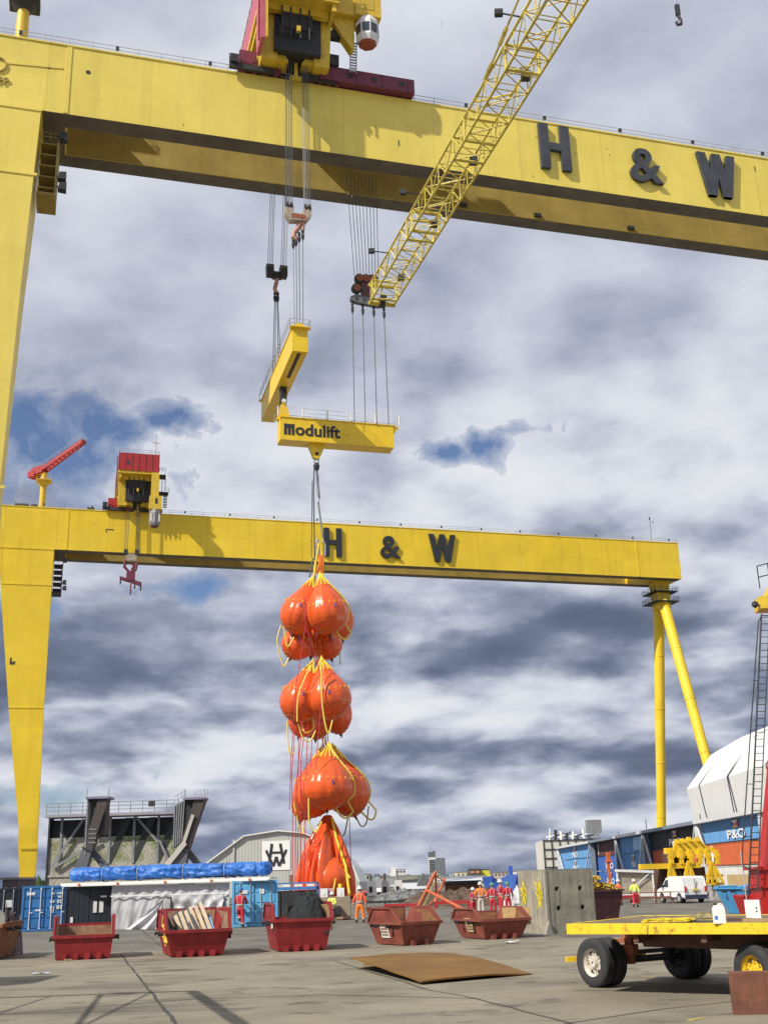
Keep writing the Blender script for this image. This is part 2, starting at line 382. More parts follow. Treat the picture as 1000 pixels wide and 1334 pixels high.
# ================================================================== gantry cranes
PHI = radians(16.111); D1 = V((cos(PHI), sin(PHI), 0)); E1 = V((-sin(PHI), cos(PHI), 0))
O_near = V((131.351, 165.605, 0)); O_far = V((88.035, 322.269, 0))
def CL(O, x, y, yl):                     # pixel sight line -> crane-local x, z on the plane local y = yl
    p = PL(x, y, O+E1*yl, E1); return V(((p-O).dot(D1), yl, p.z))
def CW(O, x, y, z): return O + D1*x + E1*y + V((0, 0, z))
GD = 11.1                                # depth over both girders
def gantry(O, zt, zb, paint, near):
    nm = 'near' if near else 'far'
    root = thing('gantry_crane', ('huge pale yellow gantry crane with black letters, its girder crossing the top of the view' if near
                 else 'distant deep yellow gantry crane on a tubular right leg, behind the orange bags'), 'gantry crane', O, PHI, 'yellow shipyard gantry cranes')
    g = MB()
    g.box(-200, 0, 0, 2.7, zb, zt).box(-200, 0, 8.6, GD, zb, zt)                 # twin box girders
    g.box(-200, -176.6, 2.7, 8.6, zb+.003, zt-.003).box(-14, -.2, 2.7, 8.6, zb+.003, zt-.003)
    G_ = g.build('girder', paint, root)
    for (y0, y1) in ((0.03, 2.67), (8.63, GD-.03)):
        MB().box(-179.4, -.1, y0, y1, zb-.05, zb-.002).build('soffit_shade_plate', SOF, root)  # thin dark plates that carry the painted underside shade
    MB().box(-176.5, -14.1, 8.56, 8.597, zb+.05, zt-.05).build('inner_shade_plate', IWB, root)  # thin plate that carries the painted shade on the rear girder's inner face
    MB().box(-179.4, -176.7, 2.71, 8.59, zb-.047, zb-.002).build('soffit_shade_plate', SOF, root)
    f = MB()                                                                     # stiffening flanges, rail beam on top
    f.box(-200, 0, -.12, 2.8, zt, zt+.22).box(-200, 0, 8.5, GD+.1, zt, zt+.22)
    for x in ((-176.7,) if near else (-176.7, -14)):
        f.bar((x, -.05, zb+.1), (x, -.05, zt-.1), .6, .08, (1, 0, 0))
    f.build('rail_flange', paint, root)
    # letters standing proud of the front face
    def letter(ch, xa, xb, z0, z1):
        b = MB(); y0, y1 = -.62, -.02; w = (z1-z0)*.19
        def st(p, q, ww, dy=0): b.bar((p[0], (y0+y1)/2+dy, p[1]), (q[0], (y0+y1)/2+dy, q[1]), ww, (y1-y0)+dy*2, (cos(atan2(q[1]-p[1], q[0]-p[0])+pi/2), 0, sin(atan2(q[1]-p[1], q[0]-p[0])+pi/2)))
        if ch == 'H':
            b.box(xa, xa+w, y0, y1, z0, z1).box(xb-w, xb, y0, y1, z0, z1).box(xa+w, xb-w, y0, y1, (z0+z1)/2-w*.42, (z0+z1)/2+w*.42)
        elif ch == 'W':
            q = [(xa+w*.4, z1), (xa+(xb-xa)*.29, z0), ((xa+xb)/2, z1), (xa+(xb-xa)*.71, z0), (xb-w*.4, z1)]
            for i in range(4):
                lo, hi = (q[i], q[i+1]) if q[i][1] < q[i+1][1] else (q[i+1], q[i]); hw = w*.5; dy = .004*(i % 2)
                pts = [(lo[0]-hw, lo[1]), (lo[0]+hw, lo[1]), (hi[0]+hw, hi[1]), (hi[0]-hw, hi[1])]
                b.prism(pts, lambda p, k: V((p[0], (y0+dy) if k == 0 else (y1-dy), p[1])))
        else:
            b = text_mb('&', (z1-z0)*1.36, .3, .022*(z1-z0)).xf(T((xa+xb)/2, -.32, (z0+z1)/2))
        b.build('letter', BKN if near else BK, root)
    if near:
        A = CL(O, 697, 162, 0); B_ = CL(O, 744, 228, 0); letter('H', A.x+.2, B_.x-.1, B_.z+.25, A.z)
        A = CL(O, 818, 195, 0); B_ = CL(O, 857, 245, 0); letter('&', A.x, B_.x, B_.z, A.z)
        A = CL(O, 905, 200, 0); B_ = CL(O, 960, 264, 0); letter('W', A.x, B_.x, B_.z+.25, A.z)
    else:
        A = CL(O, 421, 688, 0); B_ = CL(O, 445, 726, 0); letter('H', A.x, B_.x, B_.z, A.z)
        A = CL(O, 495, 699, 0); B_ = CL(O, 519, 730, 0); letter('&', A.x, B_.x, B_.z, A.z)
        A = CL(O, 558, 696, 0); B_ = CL(O, 593, 733, 0); letter('W', A.x, B_.x, B_.z, A.z)
    # left fixed leg: a slab tapering to the ground, deep at the top
    lg = MB(); k = zb-10.3
    def ring(x0, x1, z, y0, y1): return [(x0, y0, z), (x1, y0, z), (x1, y1, z), (x0, y1, z)]
    dx = (0, 0, 0) if not near else (-1.2, -1.0, -.7)
    R = [ring(-183.0, -178.95+dx[0], 0, .6, 5.6), ring(-182.6, -178.95+dx[0], 6.5, .5, 5.6), ring(-183.2, -178.9+dx[0], 12, .3, 5.8), ring(-183.4, -179+dx[0], 16.5, .02, 6.0),
         ring(-187.7, -179.55+dx[0], 44.5, .01, 5.5), ring(-191.2, -179.58+dx[2], 70, 0.005, 7.2), ring(-193.1, -179.6, zb-.003, .004, 11.095)]
    for a, b in zip(R, R[1:]): lg.add(a+b, [(0, 1, 5, 4), (1, 2, 6, 5), (2, 3, 7, 6), (3, 0, 4, 7)])
    leg = lg.build('leg', paint, root)
    lb = MB()
    for z in (zb-.2, zb-9.6, 44.5, 12):
        x0 = [r for r in R if r[0][2] <= z+.5][-1][0][0]
        x0 = {zb-.2: -193.1, zb-9.6: -191.6, 44.5: -187.75, 12: -183.2}[z]
        MB().box(x0, (-179.5 if z > 20 else -178.85)+(dx[2] if z < 75 else 0), -.1, 0, z, z+.35).build('leg_seam_plate', paint, root)
    bg_ = MB().box(-190, -178.6, 1.5, 9.5, 0, 1.6).box(-184, -178.7, 2.2, 8.8, 1.6, 3.4)
    bg_.build('bogie', RU if not near else RD, root)
    # service platform and floodlights at the corner
    pb = MB().box(-179.5, -177.2, 1.5, 6, zb-11, zb-10.7)
    for i in range(5): pb.box(-179.4, -177.4, 1.7, 5.8, zb-10+i*1.6, zb-9.85+i*1.6)
    pb.box(-177.45, -177.2, 1.5, 6, zb-10.7, zb-3.3)
    pb.merge(rail([(-179.4, 1.5, zb-3.2), (-177.2, 1.5, zb-3.2), (-177.2, 6, zb-3.2)], 1.1, 1, 1.2, .05))
    pb.build('service_platform', DK if not near else mat('dim_yellow', (.30, .22, .05), .6, .2, 1), root)
    for (x, z) in ((-176.6, zb-8.1), (-176.5, zb-9.6), (-176.8, zb-2.3)):
        fl = MB().hexa([(x-.5, 1.2, z-.5), (x+.5, 1.2, z-.6), (x+.5, 2.2, z-.6), (x-.5, 2.2, z-.5)], [(x-.35, 1.2, z+.4), (x+.5, 1.2, z+.5), (x+.5, 2.2, z+.5), (x-.35, 2.2, z+.4)])
        fl.tube((x-.9, 1.7, z), (x, 1.7, z), .08); fl.build('floodlight', DK, root)
    # right A-frame leg of two tubes
    ax, ay = -4.6, 5.5
    for foot in ((-4.6, -17.5), (-4.6, 21.5)):
        top = V((ax, ay+(1.4 if foot[1] > 0 else -1.4), zb-6)); bt = V((foot[0], foot[1], 2.2))
        b = MB().tube(bt, top, 1.25, 24, 1.6)
        for q in (.02, .2, .4, .6, .8, .97): p = bt.lerp(top, q); d = (top-bt).normalized()*.15; b.tube(p-d, p+d, 1.34+.35*q, 24)
        b.build('leg', paint, root, True)
        MB().box(foot[0]-8, foot[0]+8, foot[1]-1.5, foot[1]+1.5, 0, 2.4).build('bogie', RU, root)
    hd = MB().hexa([(-6.4, 3.0, zb-8.2), (-2.8, 3.0, zb-8.2), (-2.8, 8.0, zb-8.2), (-6.4, 8.0, zb-8.2)], [(-6.9, 3.6, zb), (-2.3, 3.6, zb), (-2.3, 7.4, zb), (-6.9, 7.4, zb)])
    hd.build('leg_head', paint, root)
    hp = MB()
    for z, w in ((zb-3.3, 3.9), (zb-6.3, 4.0)):
        hp.box(-4.6-w, -4.6+w, 5.5-w, 5.5+w, z-.25, z)
        hp.merge(rail([(-4.6-w, 5.5-w, z), (-4.6+w, 5.5-w, z), (-4.6+w, 5.5+w, z), (-4.6-w, 5.5+w, z), (-4.6-w, 5.5-w, z)], 1.2, 1, 2, .06))
    hp.build('head_platform', DK, root)
    # walkway rail along the top
    r = rail([(-200, .15, zt+.2), (0, .15, zt+.2)], 1.15, 1, 2.9, .045)
    r.merge(rail([(0, .15, zt+.2), (0, 11, zt+.2)], 1.15, 1, 2.9, .045)); r.build('walkway_rail', GV, root)
    for i in range(17): MB().box(-195+i*12, -194.6+i*12, -.05, .3, zt+.75, zt+1.25).build('walkway_lamp', DK, root)
    # hatches, vents, lugs on the girder face
    hb = MB()
    rr = random.Random(3)
    if near:
        for (x, y) in ((64, 87), (115, 94)):
            p = CL(O, x, y, 0); hb.lathe([(.0, -.06), (.27, -.06), (.3, 0)], (p.x, 0, p.z), 14, 'y')
        for i in range(16):
            p = V((-172+rr.random()*150, 0, zb+.8+rr.random()*8)); hb.box(p.x, p.x+.12, -.05, 0, p.z, p.z+rr.choice((.12, .12, .9)))
        for (x, y) in ((728, 288), (850, 268), (625, 246)):
            p = CL(O, x, y, 1.5); hb.box(p.x-.5, p.x+.6, 8.2, 8.6, zb+.4, zb+.9)
        hb.box(-76, -75.7, -.02, 2.72, zb-.03, zb); hb.box(-50, -49.7, -.02, 2.72, zb-.03, zb); hb.box(-76, -75.8, 8.58, 11.1, zb-.03, zb)
    else:
        for i in range(12): p = V((-172+rr.random()*160, 0, zb+.8+rr.random()*8)); hb.box(p.x, p.x+.15, -.05, 0, p.z, p.z+.15)
        p = CL(O, 138, 690, 0); hb.box(p.x, p.x+2, -.08, 0, p.z, p.z+.2).box(p.x, p.x+.2, -.08, 0, p.z-.8, p.z)
        mp_ = CL(O, 848, 706, 3); hb.tube((mp_.x, 3, zt), (mp_.x+.3, 3, zt+9), .07).box(mp_.x, mp_.x+.3, 2.9, 3.1, zt+8, zt+8.9).box(mp_.x+1, mp_.x+1.3, 2.9, 3.1, zt+7.2, zt+7.5)
        for (x, w) in ((-190, 3.5), (-186, 1.6), (-172, 1.8)): hb.box(x, x+w, .6, 2.2, zt+.22, zt+1.1)
    for j in range(0, len(hb.f), 6) if not near else []: pass
    hb.build('face_fittings', DK, root)['kind'] = 'stuff'
    if near:                                                  # maker's ring and letters at the far left of the face
        c = CL(O, -3, 84, 0); rg = MB().path([(c.x+1.05*cos(t*pi/12), -.12, c.z+1.05*sin(t*pi/12)) for t in range(24)], .12, 6, True)
        rg.build('maker_ring', mat('ochre_relief', (.45, .33, .08), .6, .1, 1), root)
        q = CL(O, 3, 106, 0); text_mb('PP', 1.35, .1, .03).xf(T(q.x+.1, -.12, q.z)).build('maker_letters', MATS['ochre_relief'], root)
        q = CL(O, -1, 78, 0); MB().bar((-184, -.05, CL(O, 0, 80, 0).z), (-177.4, -.05, CL(O, 92, 91, 0).z+.1), .08, .35).build('face_stiffener', paint, root)
    else:
        c = CL(O, 16, 861, 0); MB().prism([(0, 0), (1.1, 0), (1.2, .8), (.4, .4), (.3, 1.6), (0, 1.6)], lambda p, k: V((c.x+p[0]-.5, -.1+.1*k, c.z+p[1]-.8))).build('leg_emblem', DK, root)
    return root
near = gantry(O_near, 105.0, 94.7, YG, True)
far = gantry(O_far, 96.0, 85.0, YF, False)

# ================================================================== upper trolleys (one per crane)
def trolley(O, xc, zt, near):
    root = thing('trolley', 'large pink and yellow portal trolley riding on the near gantry girder' if near else 'red roofed yellow trolley standing on the distant gantry girder',
                 'crane trolley', CW(O, xc, 0, zt+.22), PHI, 'trolleys on the gantry cranes')
    H = 8.6
    fr = MB()
    for sx in (-1, 1):
        x0, x1 = (-4.6, -2.5) if sx < 0 else (2.5, 4.6)
        for y in (-2.6, 8.6):
            fr.hexa([(x0, y, .9), (x1, y, .9), (x1, y+3.2, .9), (x0, y+3.2, .9)], [(x0-.2, y-.6, H), (x1+.2, y-.6, H), (x1+.2, y+3.8, H), (x0-.2, y+3.8, H)])
            g0, g1 = (x1, x1+2.0) if sx < 0 else (x0-2.0, x0)
            xa, xb = (x1, x1+1.9) if sx < 0 else (x0-1.9, x0)
            fr.prism([(x1 if sx < 0 else x0, 1.2), ((x1+1.6) if sx < 0 else (x0-1.6), 1.2), (x1 if sx < 0 else x0, 4.2)], lambda p, k, yy=y: V((p[0], yy+.3+2.4*k, p[1])))
    fr.box(-5.2, 5.2, -6.3, 16.5, H, H+.7)
    fr.box(-4.9, -4.3, -6.0, 16, H-1.2, H).box(4.3, 4.9, -6.0, 16, H-1.2, H).box(-4.2, 4.2, -4.4, -3.6, H-1.1, H-.01).box(-4.2, 4.2, 13, 13.8, H-1.1, H-.01)
    fr.build('portal_frame', YP, root)
    dr = MB().box(-3.0, 3.3, -3.4, 10, 2.0, H-.02).box(-2.0, 2.0, -4.2, -2.3, 5.0, H-.03)  # dark block painted in for the shaded portal opening, plus winch parts
    for i in range(4):
        dr.lathe([(.9, -1.0), (.9, 1.0)], (-1.6+i*1.07, -3.2, 5.2), 14, 'x') if i % 2 == 0 else None
    for x in (-2.2, -1, .3, 1.5): dr.tube((x, -4.6, 3.2), (x, -4.6, H-.5), .12)
    dr.build('winch_dark_interior', DK, root)
    MB().box(-.25, .25, -4.9, -4.4, 4.2, 5.0).build('winch_lamp_box', YP, root)
    hs = MB().box(-5.15, 5.15, -6.5, 16.6, H+.7, H+5.5)
    hc = RDF if near else RD
    ho = hs.build('machinery_house', hc, root)
    rb = MB()
    for i in range(7): x = -5.15+i*10.3/6; rb.box(x-.05, x+.05, -6.56, -6.5, H+.7, H+5.5)
    rb.build('panel_seam', DK, ho); MB().box(-3.1, -2.5, -6.55, -6.5, H+2.2, H+3.4).build('window', GLS, ho)
    rail([(-5.1, -6.4, H+5.5), (5.1, -6.4, H+5.5), (5.1, 16, H+5.5), (-5.1, 16, H+5.5), (-5.1, -6.4, H+5.5)], 1.1, 1, 2, .05).build('roof_rail', GV, ho)
    MB().tube((4.2, -6, H+5.5), (4.2, -6, H+10), .07).tube((3.2, -6, H+9.1), (5.4, -6, H+8.9), .06).tube((4.2, -6, H+9), (4.2, -6, H+10.6), .05).build('mast', RD, ho)
    ld = MB()
    for x in (-5.35, ): 
        for i in range(28): ld.box(x-.25, x+.02, -5.8, -5.4, 1+i*.45, 1.12+i*.45)
        ld.tube((x-.25, -5.8, .8), (x-.25, -5.8, H+5), .05)
    ld.build('side_ladder', DK if not near else RDF, root)
    if near:
        MB().box(-5.3, -4.75, -6.3, -2.7, .9, H).build('pink_side_panel', RDF, root)
        MB().bar((-4.55, -6.35, 1.0), (-4.55, -6.35, H), .3, .3).build('corner_post', YP, root)
    # wheel bogies
    for (xa, xb, tall) in ((-7.3, -1.6, True), (2.0, 6.8, False)):
        b = MB().box(xa, xb, -.6, 2.4, .35, .95)
        for i in range(4):
            x = xa+.7+i*(xb-xa-1.4)/3; b.lathe([(.42, -.5), (.42, .5)], (x, -.35, .40), 12, 'y').prism([(x-.6, .9), (x+.6, .9), (x+.2, 1.7), (x-.2, 1.7)], lambda p, k: V((p[0], -.5+.9*k, p[1])))
        if tall: b.box(xa+.1, xa+2.3, -.5, 2, 1.3, 3.4)
        b.build('wheel_bogie', (MAG if near else RD), root)
        d = MB().box(xa-1.3, xb-1.0, -1.0, -.55, -.05, .75)
        if xa < 0: d.merge(rail([(xa-1.3, -.9, .7), (xa+.2, -.9, .7)], 1.4, 1, 1, .05)).box(xa-1.2, xa-.1, -1.3, -.3, .7, 1.9)
        d.build('bogie_guard', DK, root)
    MB().box(.1, .55, -1.3, -.9, -.1, 3.4).box(-.5, 1.1, -1.2, -.8, -.55, -.02).build('rope_guide', YP if not near else YP, root)
    # driver's cab on its arm, in front of the girder
    if near:
        am = MB().box(8.0, 11.6, -4.4, -1.0, 9.2, 13.2)
        am.prism([(5.2, 9.2), (8.0, 9.2), (8.0, 4.4), (7.6, 4.2), (5.2, 8.0)], lambda p, k: V((p[0], -3.2+1.4*k, p[1])))
        am.box(5.2, 8.0, -4.0, -1.2, 9.2, 12.8); ao = am.build('cab_arm', YP, root)
        MB().box(9.0, 10.6, -4.46, -4.4, 10.2, 12.4).box(9.9, 10.9, -4.47, -4.4, 12.6, 13.0).build('arm_hatch', mat('yellow_hatch', (.6, .42, .05), .5, .1, 1), ao)
        cc = V((9.8, -3.4, 0)); n8 = 8
        cb = MB().lathe([(1.25, 5.2), (1.6, 5.9), (1.65, 8.3), (1.2, 9.2)], cc, 8); co = cb.build('driver_cab', WH, root)
        MB().lathe([(1.0, 4.95), (1.30, 5.19)], cc, 8).build('cab_floor', mat('cab_red', (.35, .09, .05), .6, .1, 1), co)
        wn = MB()
        for i in (4, 5, 6, 7):
            a0 = 2*pi*i/8; a1 = 2*pi*(i+1)/8
            p = [V((cc.x+cos(a)*r_, cc.y+sin(a)*r_, z)) for a, r_, z in ((a0, 1.62, 6.1), (a1, 1.62, 6.1), (a1, 1.66, 7.9), (a0, 1.66, 7.9))]
            mid = sum(p, V())/4; out = (mid-V((cc.x, cc.y, mid.z))).normalized()*.05
            q = [mid+(v-mid)*.78+out for v in p]; wn.add(q+[v-out*1.5 for v in q], [(0, 1, 2, 3), (4, 5, 6, 7), (0, 1, 5, 4), (1, 2, 6, 5), (2, 3, 7, 6), (3, 0, 4, 7)])
            m1 = (q[0]+q[1])/2; m2 = (q[2]+q[3])/2
        wn.build('cab_window', GLS, co)
        MB().box(2.2, 8.2, -2.6, -1.6, 6.3, 7.3).merge(rail([(5.5, -2.6, 7.3), (8, -2.6, 7.3)], 1.2, 1, 1.2, .05)).build('cab_walkway', DK, root)
        l = MB()
        for s in (7.7, 8.6): l.bar((s, -1.6, 1.6), (s, -2.2, 6.4), .1, .12)
        for i in range(11): z = 1.8+i*.42; l.box(7.7, 8.6, -1.75-.6*(z-1.6)/4.8, -1.55-.6*(z-1.6)/4.8, z, z+.12)
        l.build('cab_ladder', GV, root)
        e = MB().box(3.6, 17.0, -1.2, 1.6, .25, 2.5); eo = e.build('electrical_house', MAG, root)
        w_ = MB(); 
        for x in (7.4, 10.8, 14.8): w_.box(x, x+.8, -1.25, -1.2, 1.1, 1.8)
        w_.build('louvre', DK, eo)
        s_ = MB()
        for x in (5.2, 8.7, 12.3, 16): s_.box(x, x+.08, -1.24, -1.2, .25, 2.5)
        s_.build('panel_seam', DK, eo); MB().box(4.2, 6.2, -1.6, .5, 2.5, 4.2).build('cable_reel_box', DK, eo)
    else:
        am = MB().box(3.3, 5.2, -8.2, -6.6, 1.2, 8.0).box(2.9, 6.0, -8.6, -6.5, -1.6, 2.0).box(3.4, 5.1, -8.0, -3.0, 7.4, 8.5)
        ao = am.build('cab_arm', YP, root); MB().box(4.3, 4.9, -8.65, -8.6, -.2, 1.3).build('arm_hatch', DK, ao)
        cb = MB().lathe([(1.1, -6.0), (1.45, -5.4), (1.45, -2.6), (1.3, -1.6)], (4.4, -7.5, 0), 8); co = cb.build('driver_cab', mat('cab_grey', (.25, .24, .25), .4, .2, 1), root)
        MB().lathe([(.8, -6.3), (1.2, -5.8)], (4.4, -7.5, 0), 8).build('cab_floor', MAG, co)
        MB().box(3.2, 3.6, -8.75, -8.5, -5, -3).box(5.3, 5.6, -8.6, -8.3, -5, -3).build('cab_window', WH, co)
        st = rail([(5.3, -6, H+1), (6.8, -6, H+1), (6.8, -6, H-2)], 1.1, 1, 1, .05)
        st.box(5.2, 7, -6.5, -3, H-.1, H+.05).tube((6.9, -6, H), (6.9, -6, 3), .08).tube((6.1, -6, H), (6.1, -6, 3), .08)
        st.box(4.9, 7.8, -6.4, -4, 3.6, 3.9); st.merge(rail([(6.9, -6.3, 3.9), (7.8, -6.3, 3.9)], 1.2, 1, 1, .05))
        for i in range(9): st.box(6.5, 7.5, -6, -5.6, -.2+i*.42, -.06+i*.42)
        st.build('access_stair', DK, root)
    return root
XN, XF = -147.8, -159.6
trolley(O_near, XN, 105.0, True); trolley(O_far, XF, 96.0, False)

# service cranes on the girder ends
def jib(O, x, y, zt, az, L, rise, near):
    root = thing('service_crane', 'slewing red service crane on a yellow mast, cut off by the top edge' if near else 'small red slewing service crane on yellow mast at the left of the distant girder',
                 'slewing crane', CW(O, x, y, zt+.1), PHI, 'service cranes on the girders')
    hm = 10.5
    MB().tube((0, 0, 0), (0, 0, hm), .85, 20, .7).box(-1.6, -.6, -.3, .3, 0, .5).build('mast', YP, root, True)
    p = MB().box(-1.9, 1.9, -1.9, 1.9, hm-2.4, hm-2.2).tube((0, 0, hm-3.8), (0, 0, hm-2.4), .9, 12, 1.8)
    p.merge(rail([(-1.9, -1.9, hm-2.2), (1.9, -1.9, hm-2.2), (1.9, 1.9, hm-2.2), (-1.9, 1.9, hm-2.2), (-1.9, -1.9, hm-2.2)], 1.1, 1, 1.9, .05)); p.build('slew_platform', YP if not near else DK, root)
    d = V((cos(az), sin(az), 0)); z0 = V((0, 0, hm+1)); tip = d*L + V((0, 0, hm+1+rise)); tail = -d*3.5 + V((0, 0, hm+.6))
    s = V((-sin(az), cos(az), 0))
    b = MB().bar(tail, z0, 2.2, 1.9).bar(tail-d*1.0+V((0, 0, -.6)), tail+d*1.2+V((0, 0, -.6)), 2.4, 1.6)
    for k in (-.9, .9): b.bar(z0+s*k, tip+s*k*.6, .4, 1.0)
    for i in range(9): a = z0.lerp(tip, i/9); b.bar(a-s*.8, a.lerp(tip, .12)+s*.8, .15, .25)
    b.bar(tip-s*.9, tip+s*.9, .4, .8); b.build('jib', RD if not near else MAG, root)
    r = MB()
    for k in (-1.1, 1.1): r.merge(rail([tail+s*k+V((0, 0, 1)), z0+s*k+V((0, 0, .6)), tip+s*k*.8+V((0, 0, .6))], 1.0, 1, 1.8, .045))
    r.build('jib_rail', GV, root)
p_ = CL(O_far, 55, 660, 3); jib(O_far, p_.x, 3, 96, radians(-38), 12, 5.8, False)
p_ = CL(O_near, 28, 50, 3); jib(O_near, p_.x, 3, 105, radians(-5), 17.5, 1.0, True)

# ================================================================== hoists, spreader beams and the load
YL = 8.0
def cl(x, y, yl=YL): return CL(O_near, x, y, yl)
def nthing(name, label, cat, x, y, z, group=None): return thing(name, label, cat, CW(O_near, x, y, z), PHI, group)
def socket(b, x, y, z, L):
    b.lathe([(.05, 0), (.16, -.1), (.20, -L*.25), (.12, -L*.4), (.22, -L*.5), (.2, -L*.75), (.07, -L)], (x, y, z), 8)
# front hook block
c = cl(388, 284, -2.0); t = nthing('hook_block', 'cream and rust hook block hanging just in front of the near girder', 'hook block', c.x, c.y, c.z, 'hook blocks of the near crane')
for k, xs in enumerate((-1.35, -.85, 1.0, 1.5)):
    MB().lathe([(.55, -.16), (.62, -.1), (.55, 0), (.62, .1), (.55, .16)], (xs, 0, 1.55), 16, 'x').build('sheave', DK, t, True)
MB().hexa([(-1.1, -.5, -.7), (1.1, -.5, -.5), (1.1, .5, -.5), (-1.1, .5, -.7)], [(-1.7, -.5, .3), (1.75, -.5, .5), (1.75, .5, .5), (-1.7, .5, .3)]).box(-1.65, -.6, -.45, .45, .3, 1.2).box(.7, 1.7, -.45, .45, .5, 1.3).build('block_body', mat('cream_rust_paint', (.42, .36, .29), .6, .3, 1.5, rust=.45), t)
MB().box(-.9, .9, -.53, -.5, -.3, .25).build('side_plate', ORU, t)
hk = MB().path([(.3, 0, -.6), (0, 0, -1.5), (-.5, 0, -2.3), (-.6, 0, -2.9), (-.2, 0, -3.2)], .32, 8).path([(.7, 0, -.5), (.6, 0, -1.8)], .25, 8); hk.build('ramshorn_hook', mat('primer_hook', (.50, .27, .20), .6, .3, 2, rust=.3), t)
for x, z in ((-.62, -3.0), (-.25, -2.6), (.15, -2.0), (.62, -1.6)):
    b = MB(); socket(b, x, 0, z, 1.6); b.build('sling_socket', DK, t)
    MB().tube((x, 0, z-1.5), (x*.85, -.2, 67.0-c.z), .05, 6).build('sling', ROPE, t)
for x in (-1.6, -1.42, -1.15, -.9, -.7, .8, .98, 1.2, 1.42, 1.65):
    MB().tube((x, 0, 1.5), (x*.92, .2, 108.5-c.z), .042, 5).build('hoist_rope', ROPE, t)
# rear hook block, behind the girder
c = cl(361, 356, 19.6); t = nthing('hook_block', 'dark double hook block hanging behind the near girder', 'hook block', c.x, c.y, c.z, 'hook blocks of the near crane')
for xs in (-1.05, .95):
    MB().hexa([(xs-.5, -.6, -.6), (xs+.5, -.6, -.6), (xs+.5, .6, -.6), (xs-.5, .6, -.6)], [(xs-.6, -.6, 1.1), (xs+.5, -.6, 1.1), (xs+.5, .6, 1.1), (xs-.6, .6, 1.1)]).build('block_body', DK, t)
MB().box(-.7, .7, -.4, .4, -.9, .1).build('block_yoke', DK, t)
MB().path([(0, 0, -.3), (-.1, 0, -1.6), (-.35, 0, -2.6), (-.1, 0, -3.3)], .3, 8).build('ramshorn_hook', mat('primer_hook', (0, 0, 0)), t)
for x in (-.35, .0, .12):
    b = MB(); socket(b, x, 0, -3.0, 1.8); b.build('sling_socket', DK, t)
for x, x2 in ((-.35, -.75), (-.2, -.35), (0, .3), (.1, .75)): MB().tube((x, 0, -4.4), (x2, -.2, 67.0-c.z), .055, 6).build('sling', ROPE, t)
for x in (-1.4, -1.15, -.9, -.7, .55, .8, 1.0, 1.3): MB().tube((x, 0, .9), (x, -3.5, 108.5-c.z), .042, 5).build('hoist_rope', ROPE, t)
# middle hook block with equaliser beam, through the gap between the girders
c = cl(478, 372); t = nthing('hook_block', 'rust coloured hook block carrying a dark equaliser beam beside the lattice boom tip', 'hook block', c.x, c.y, c.z, 'hook blocks of the near crane')
for (x, z) in ((-1.1, .8), (-.15, .85), (.7, .9), (-1.55, -.75)):
    s_ = MB().lathe([(.62, -.35), (.7, -.3), (.7, .3), (.62, .35)], (x, -.1, z), 18, 'y').build('sheave', DK, t, True)
    MB().lathe([(.5, -.06), (.5, .0)], (x, -.48, z), 14, 'y').lathe([(.16, -.1), (.16, 0)], (x, -.52, z), 8, 'y').build('sheave_cheek', ORU, s_)
MB().box(.2, 1.5, -.35, .5, .3, 1.35).hexa([(-.8, -.35, -1.9), (.5, -.35, -1.9), (.5, .4, -1.9), (-.8, .4, -1.9)], [(-.9, -.35, .2), (1.1, -.35, .5), (1.1, .4, .5), (-.9, .4, .2)]).build('block_body', mat('dark_red_oxide', (.12, .05, .045), .7, .3, 1.5, rust=.2), t)
eq = MB().prism([(-2.4, -2.1), (-1.6, -1.7), (1.9, -2.05), (2.55, -2.45), (2.55, -3.0), (1.5, -3.2), (-1.6, -2.95), (-2.4, -2.65)], lambda p, k: V((p[0], -.35+.7*k, p[1]))).build('equaliser_beam', mat('worn_steel', (.13, .135, .14), .6, .3, 1.5, rust=.2), t)
for x in (-1.6, -.6, .4, 1.4): MB().lathe([(.17, -.05), (.17, 0)], (x, -.37, -2.45), 10, 'y').build('beam_pin', DK, eq)
top2 = cl(470, 547).z
for i, x in enumerate((-2.15, -.7, .85, 2.3)):
    b = MB(); socket(b, x, 0, -2.7-.1*i, 1.9); b.build('sling_socket', DK, t)
    e = cl((461.5, 475.5, 490.5, 506)[i], 545+i); MB().tube((x, 0, -4.5), (e.x-c.x, 0, 58.6-c.z), .06, 6).build('sling', ROPE, t)
for i in range(9):
    x = -2.6+i*.55; MB().tube((-1.7+i*.42, 0, 1.0 if i else -.2), (x, 0, 98-c.z), .045, 5).build('hoist_rope', ROPE, t)
nthing('lower_trolley', None, None, 0, 0, 0) if False else None

# spreader beam running under the girder, hung from the front and rear hooks
b1 = nthing('spreader_beam', 'yellow box spreader beam pointing away under the near girder, seen from below', 'spreader beam', -147.45, 8.5, 65.1, 'yellow spreader beams')
MB().box(-.95, .95, -11.1, 11.3, -1.6, 1.55).build('beam_box', YB, b1)
MB().box(-1.1, 1.1, -11.35, -10.4, 1.55, 1.75).box(-1.05, 1.05, -10.3, 11.2, 1.552, 1.65).build('top_flange', YB, b1)
MB().box(-.22, .22, -10.6, -3.5, -1.63, -1.6).build('underside_slot', DK, b1)
MB().box(-.5, .5, -10.8, -10, 1.75, 2.4).build('lifting_lug', YB, b1); MB().box(-.5, .5, 10.2, 11, 1.66, 2.3).build('lifting_lug', YB, b1)
for sx in (-1.25, 1.25): rail([(sx, -11.2, 1.6), (sx, 11.2, 1.6)], 1.15, 1, 1.9, .035).build('handrail', GV, b1)
rail([(-1.25, -11.2, 1.6), (1.25, -11.2, 1.6)], 1.15, 1, 1.2, .035).build('handrail', GV, b1)
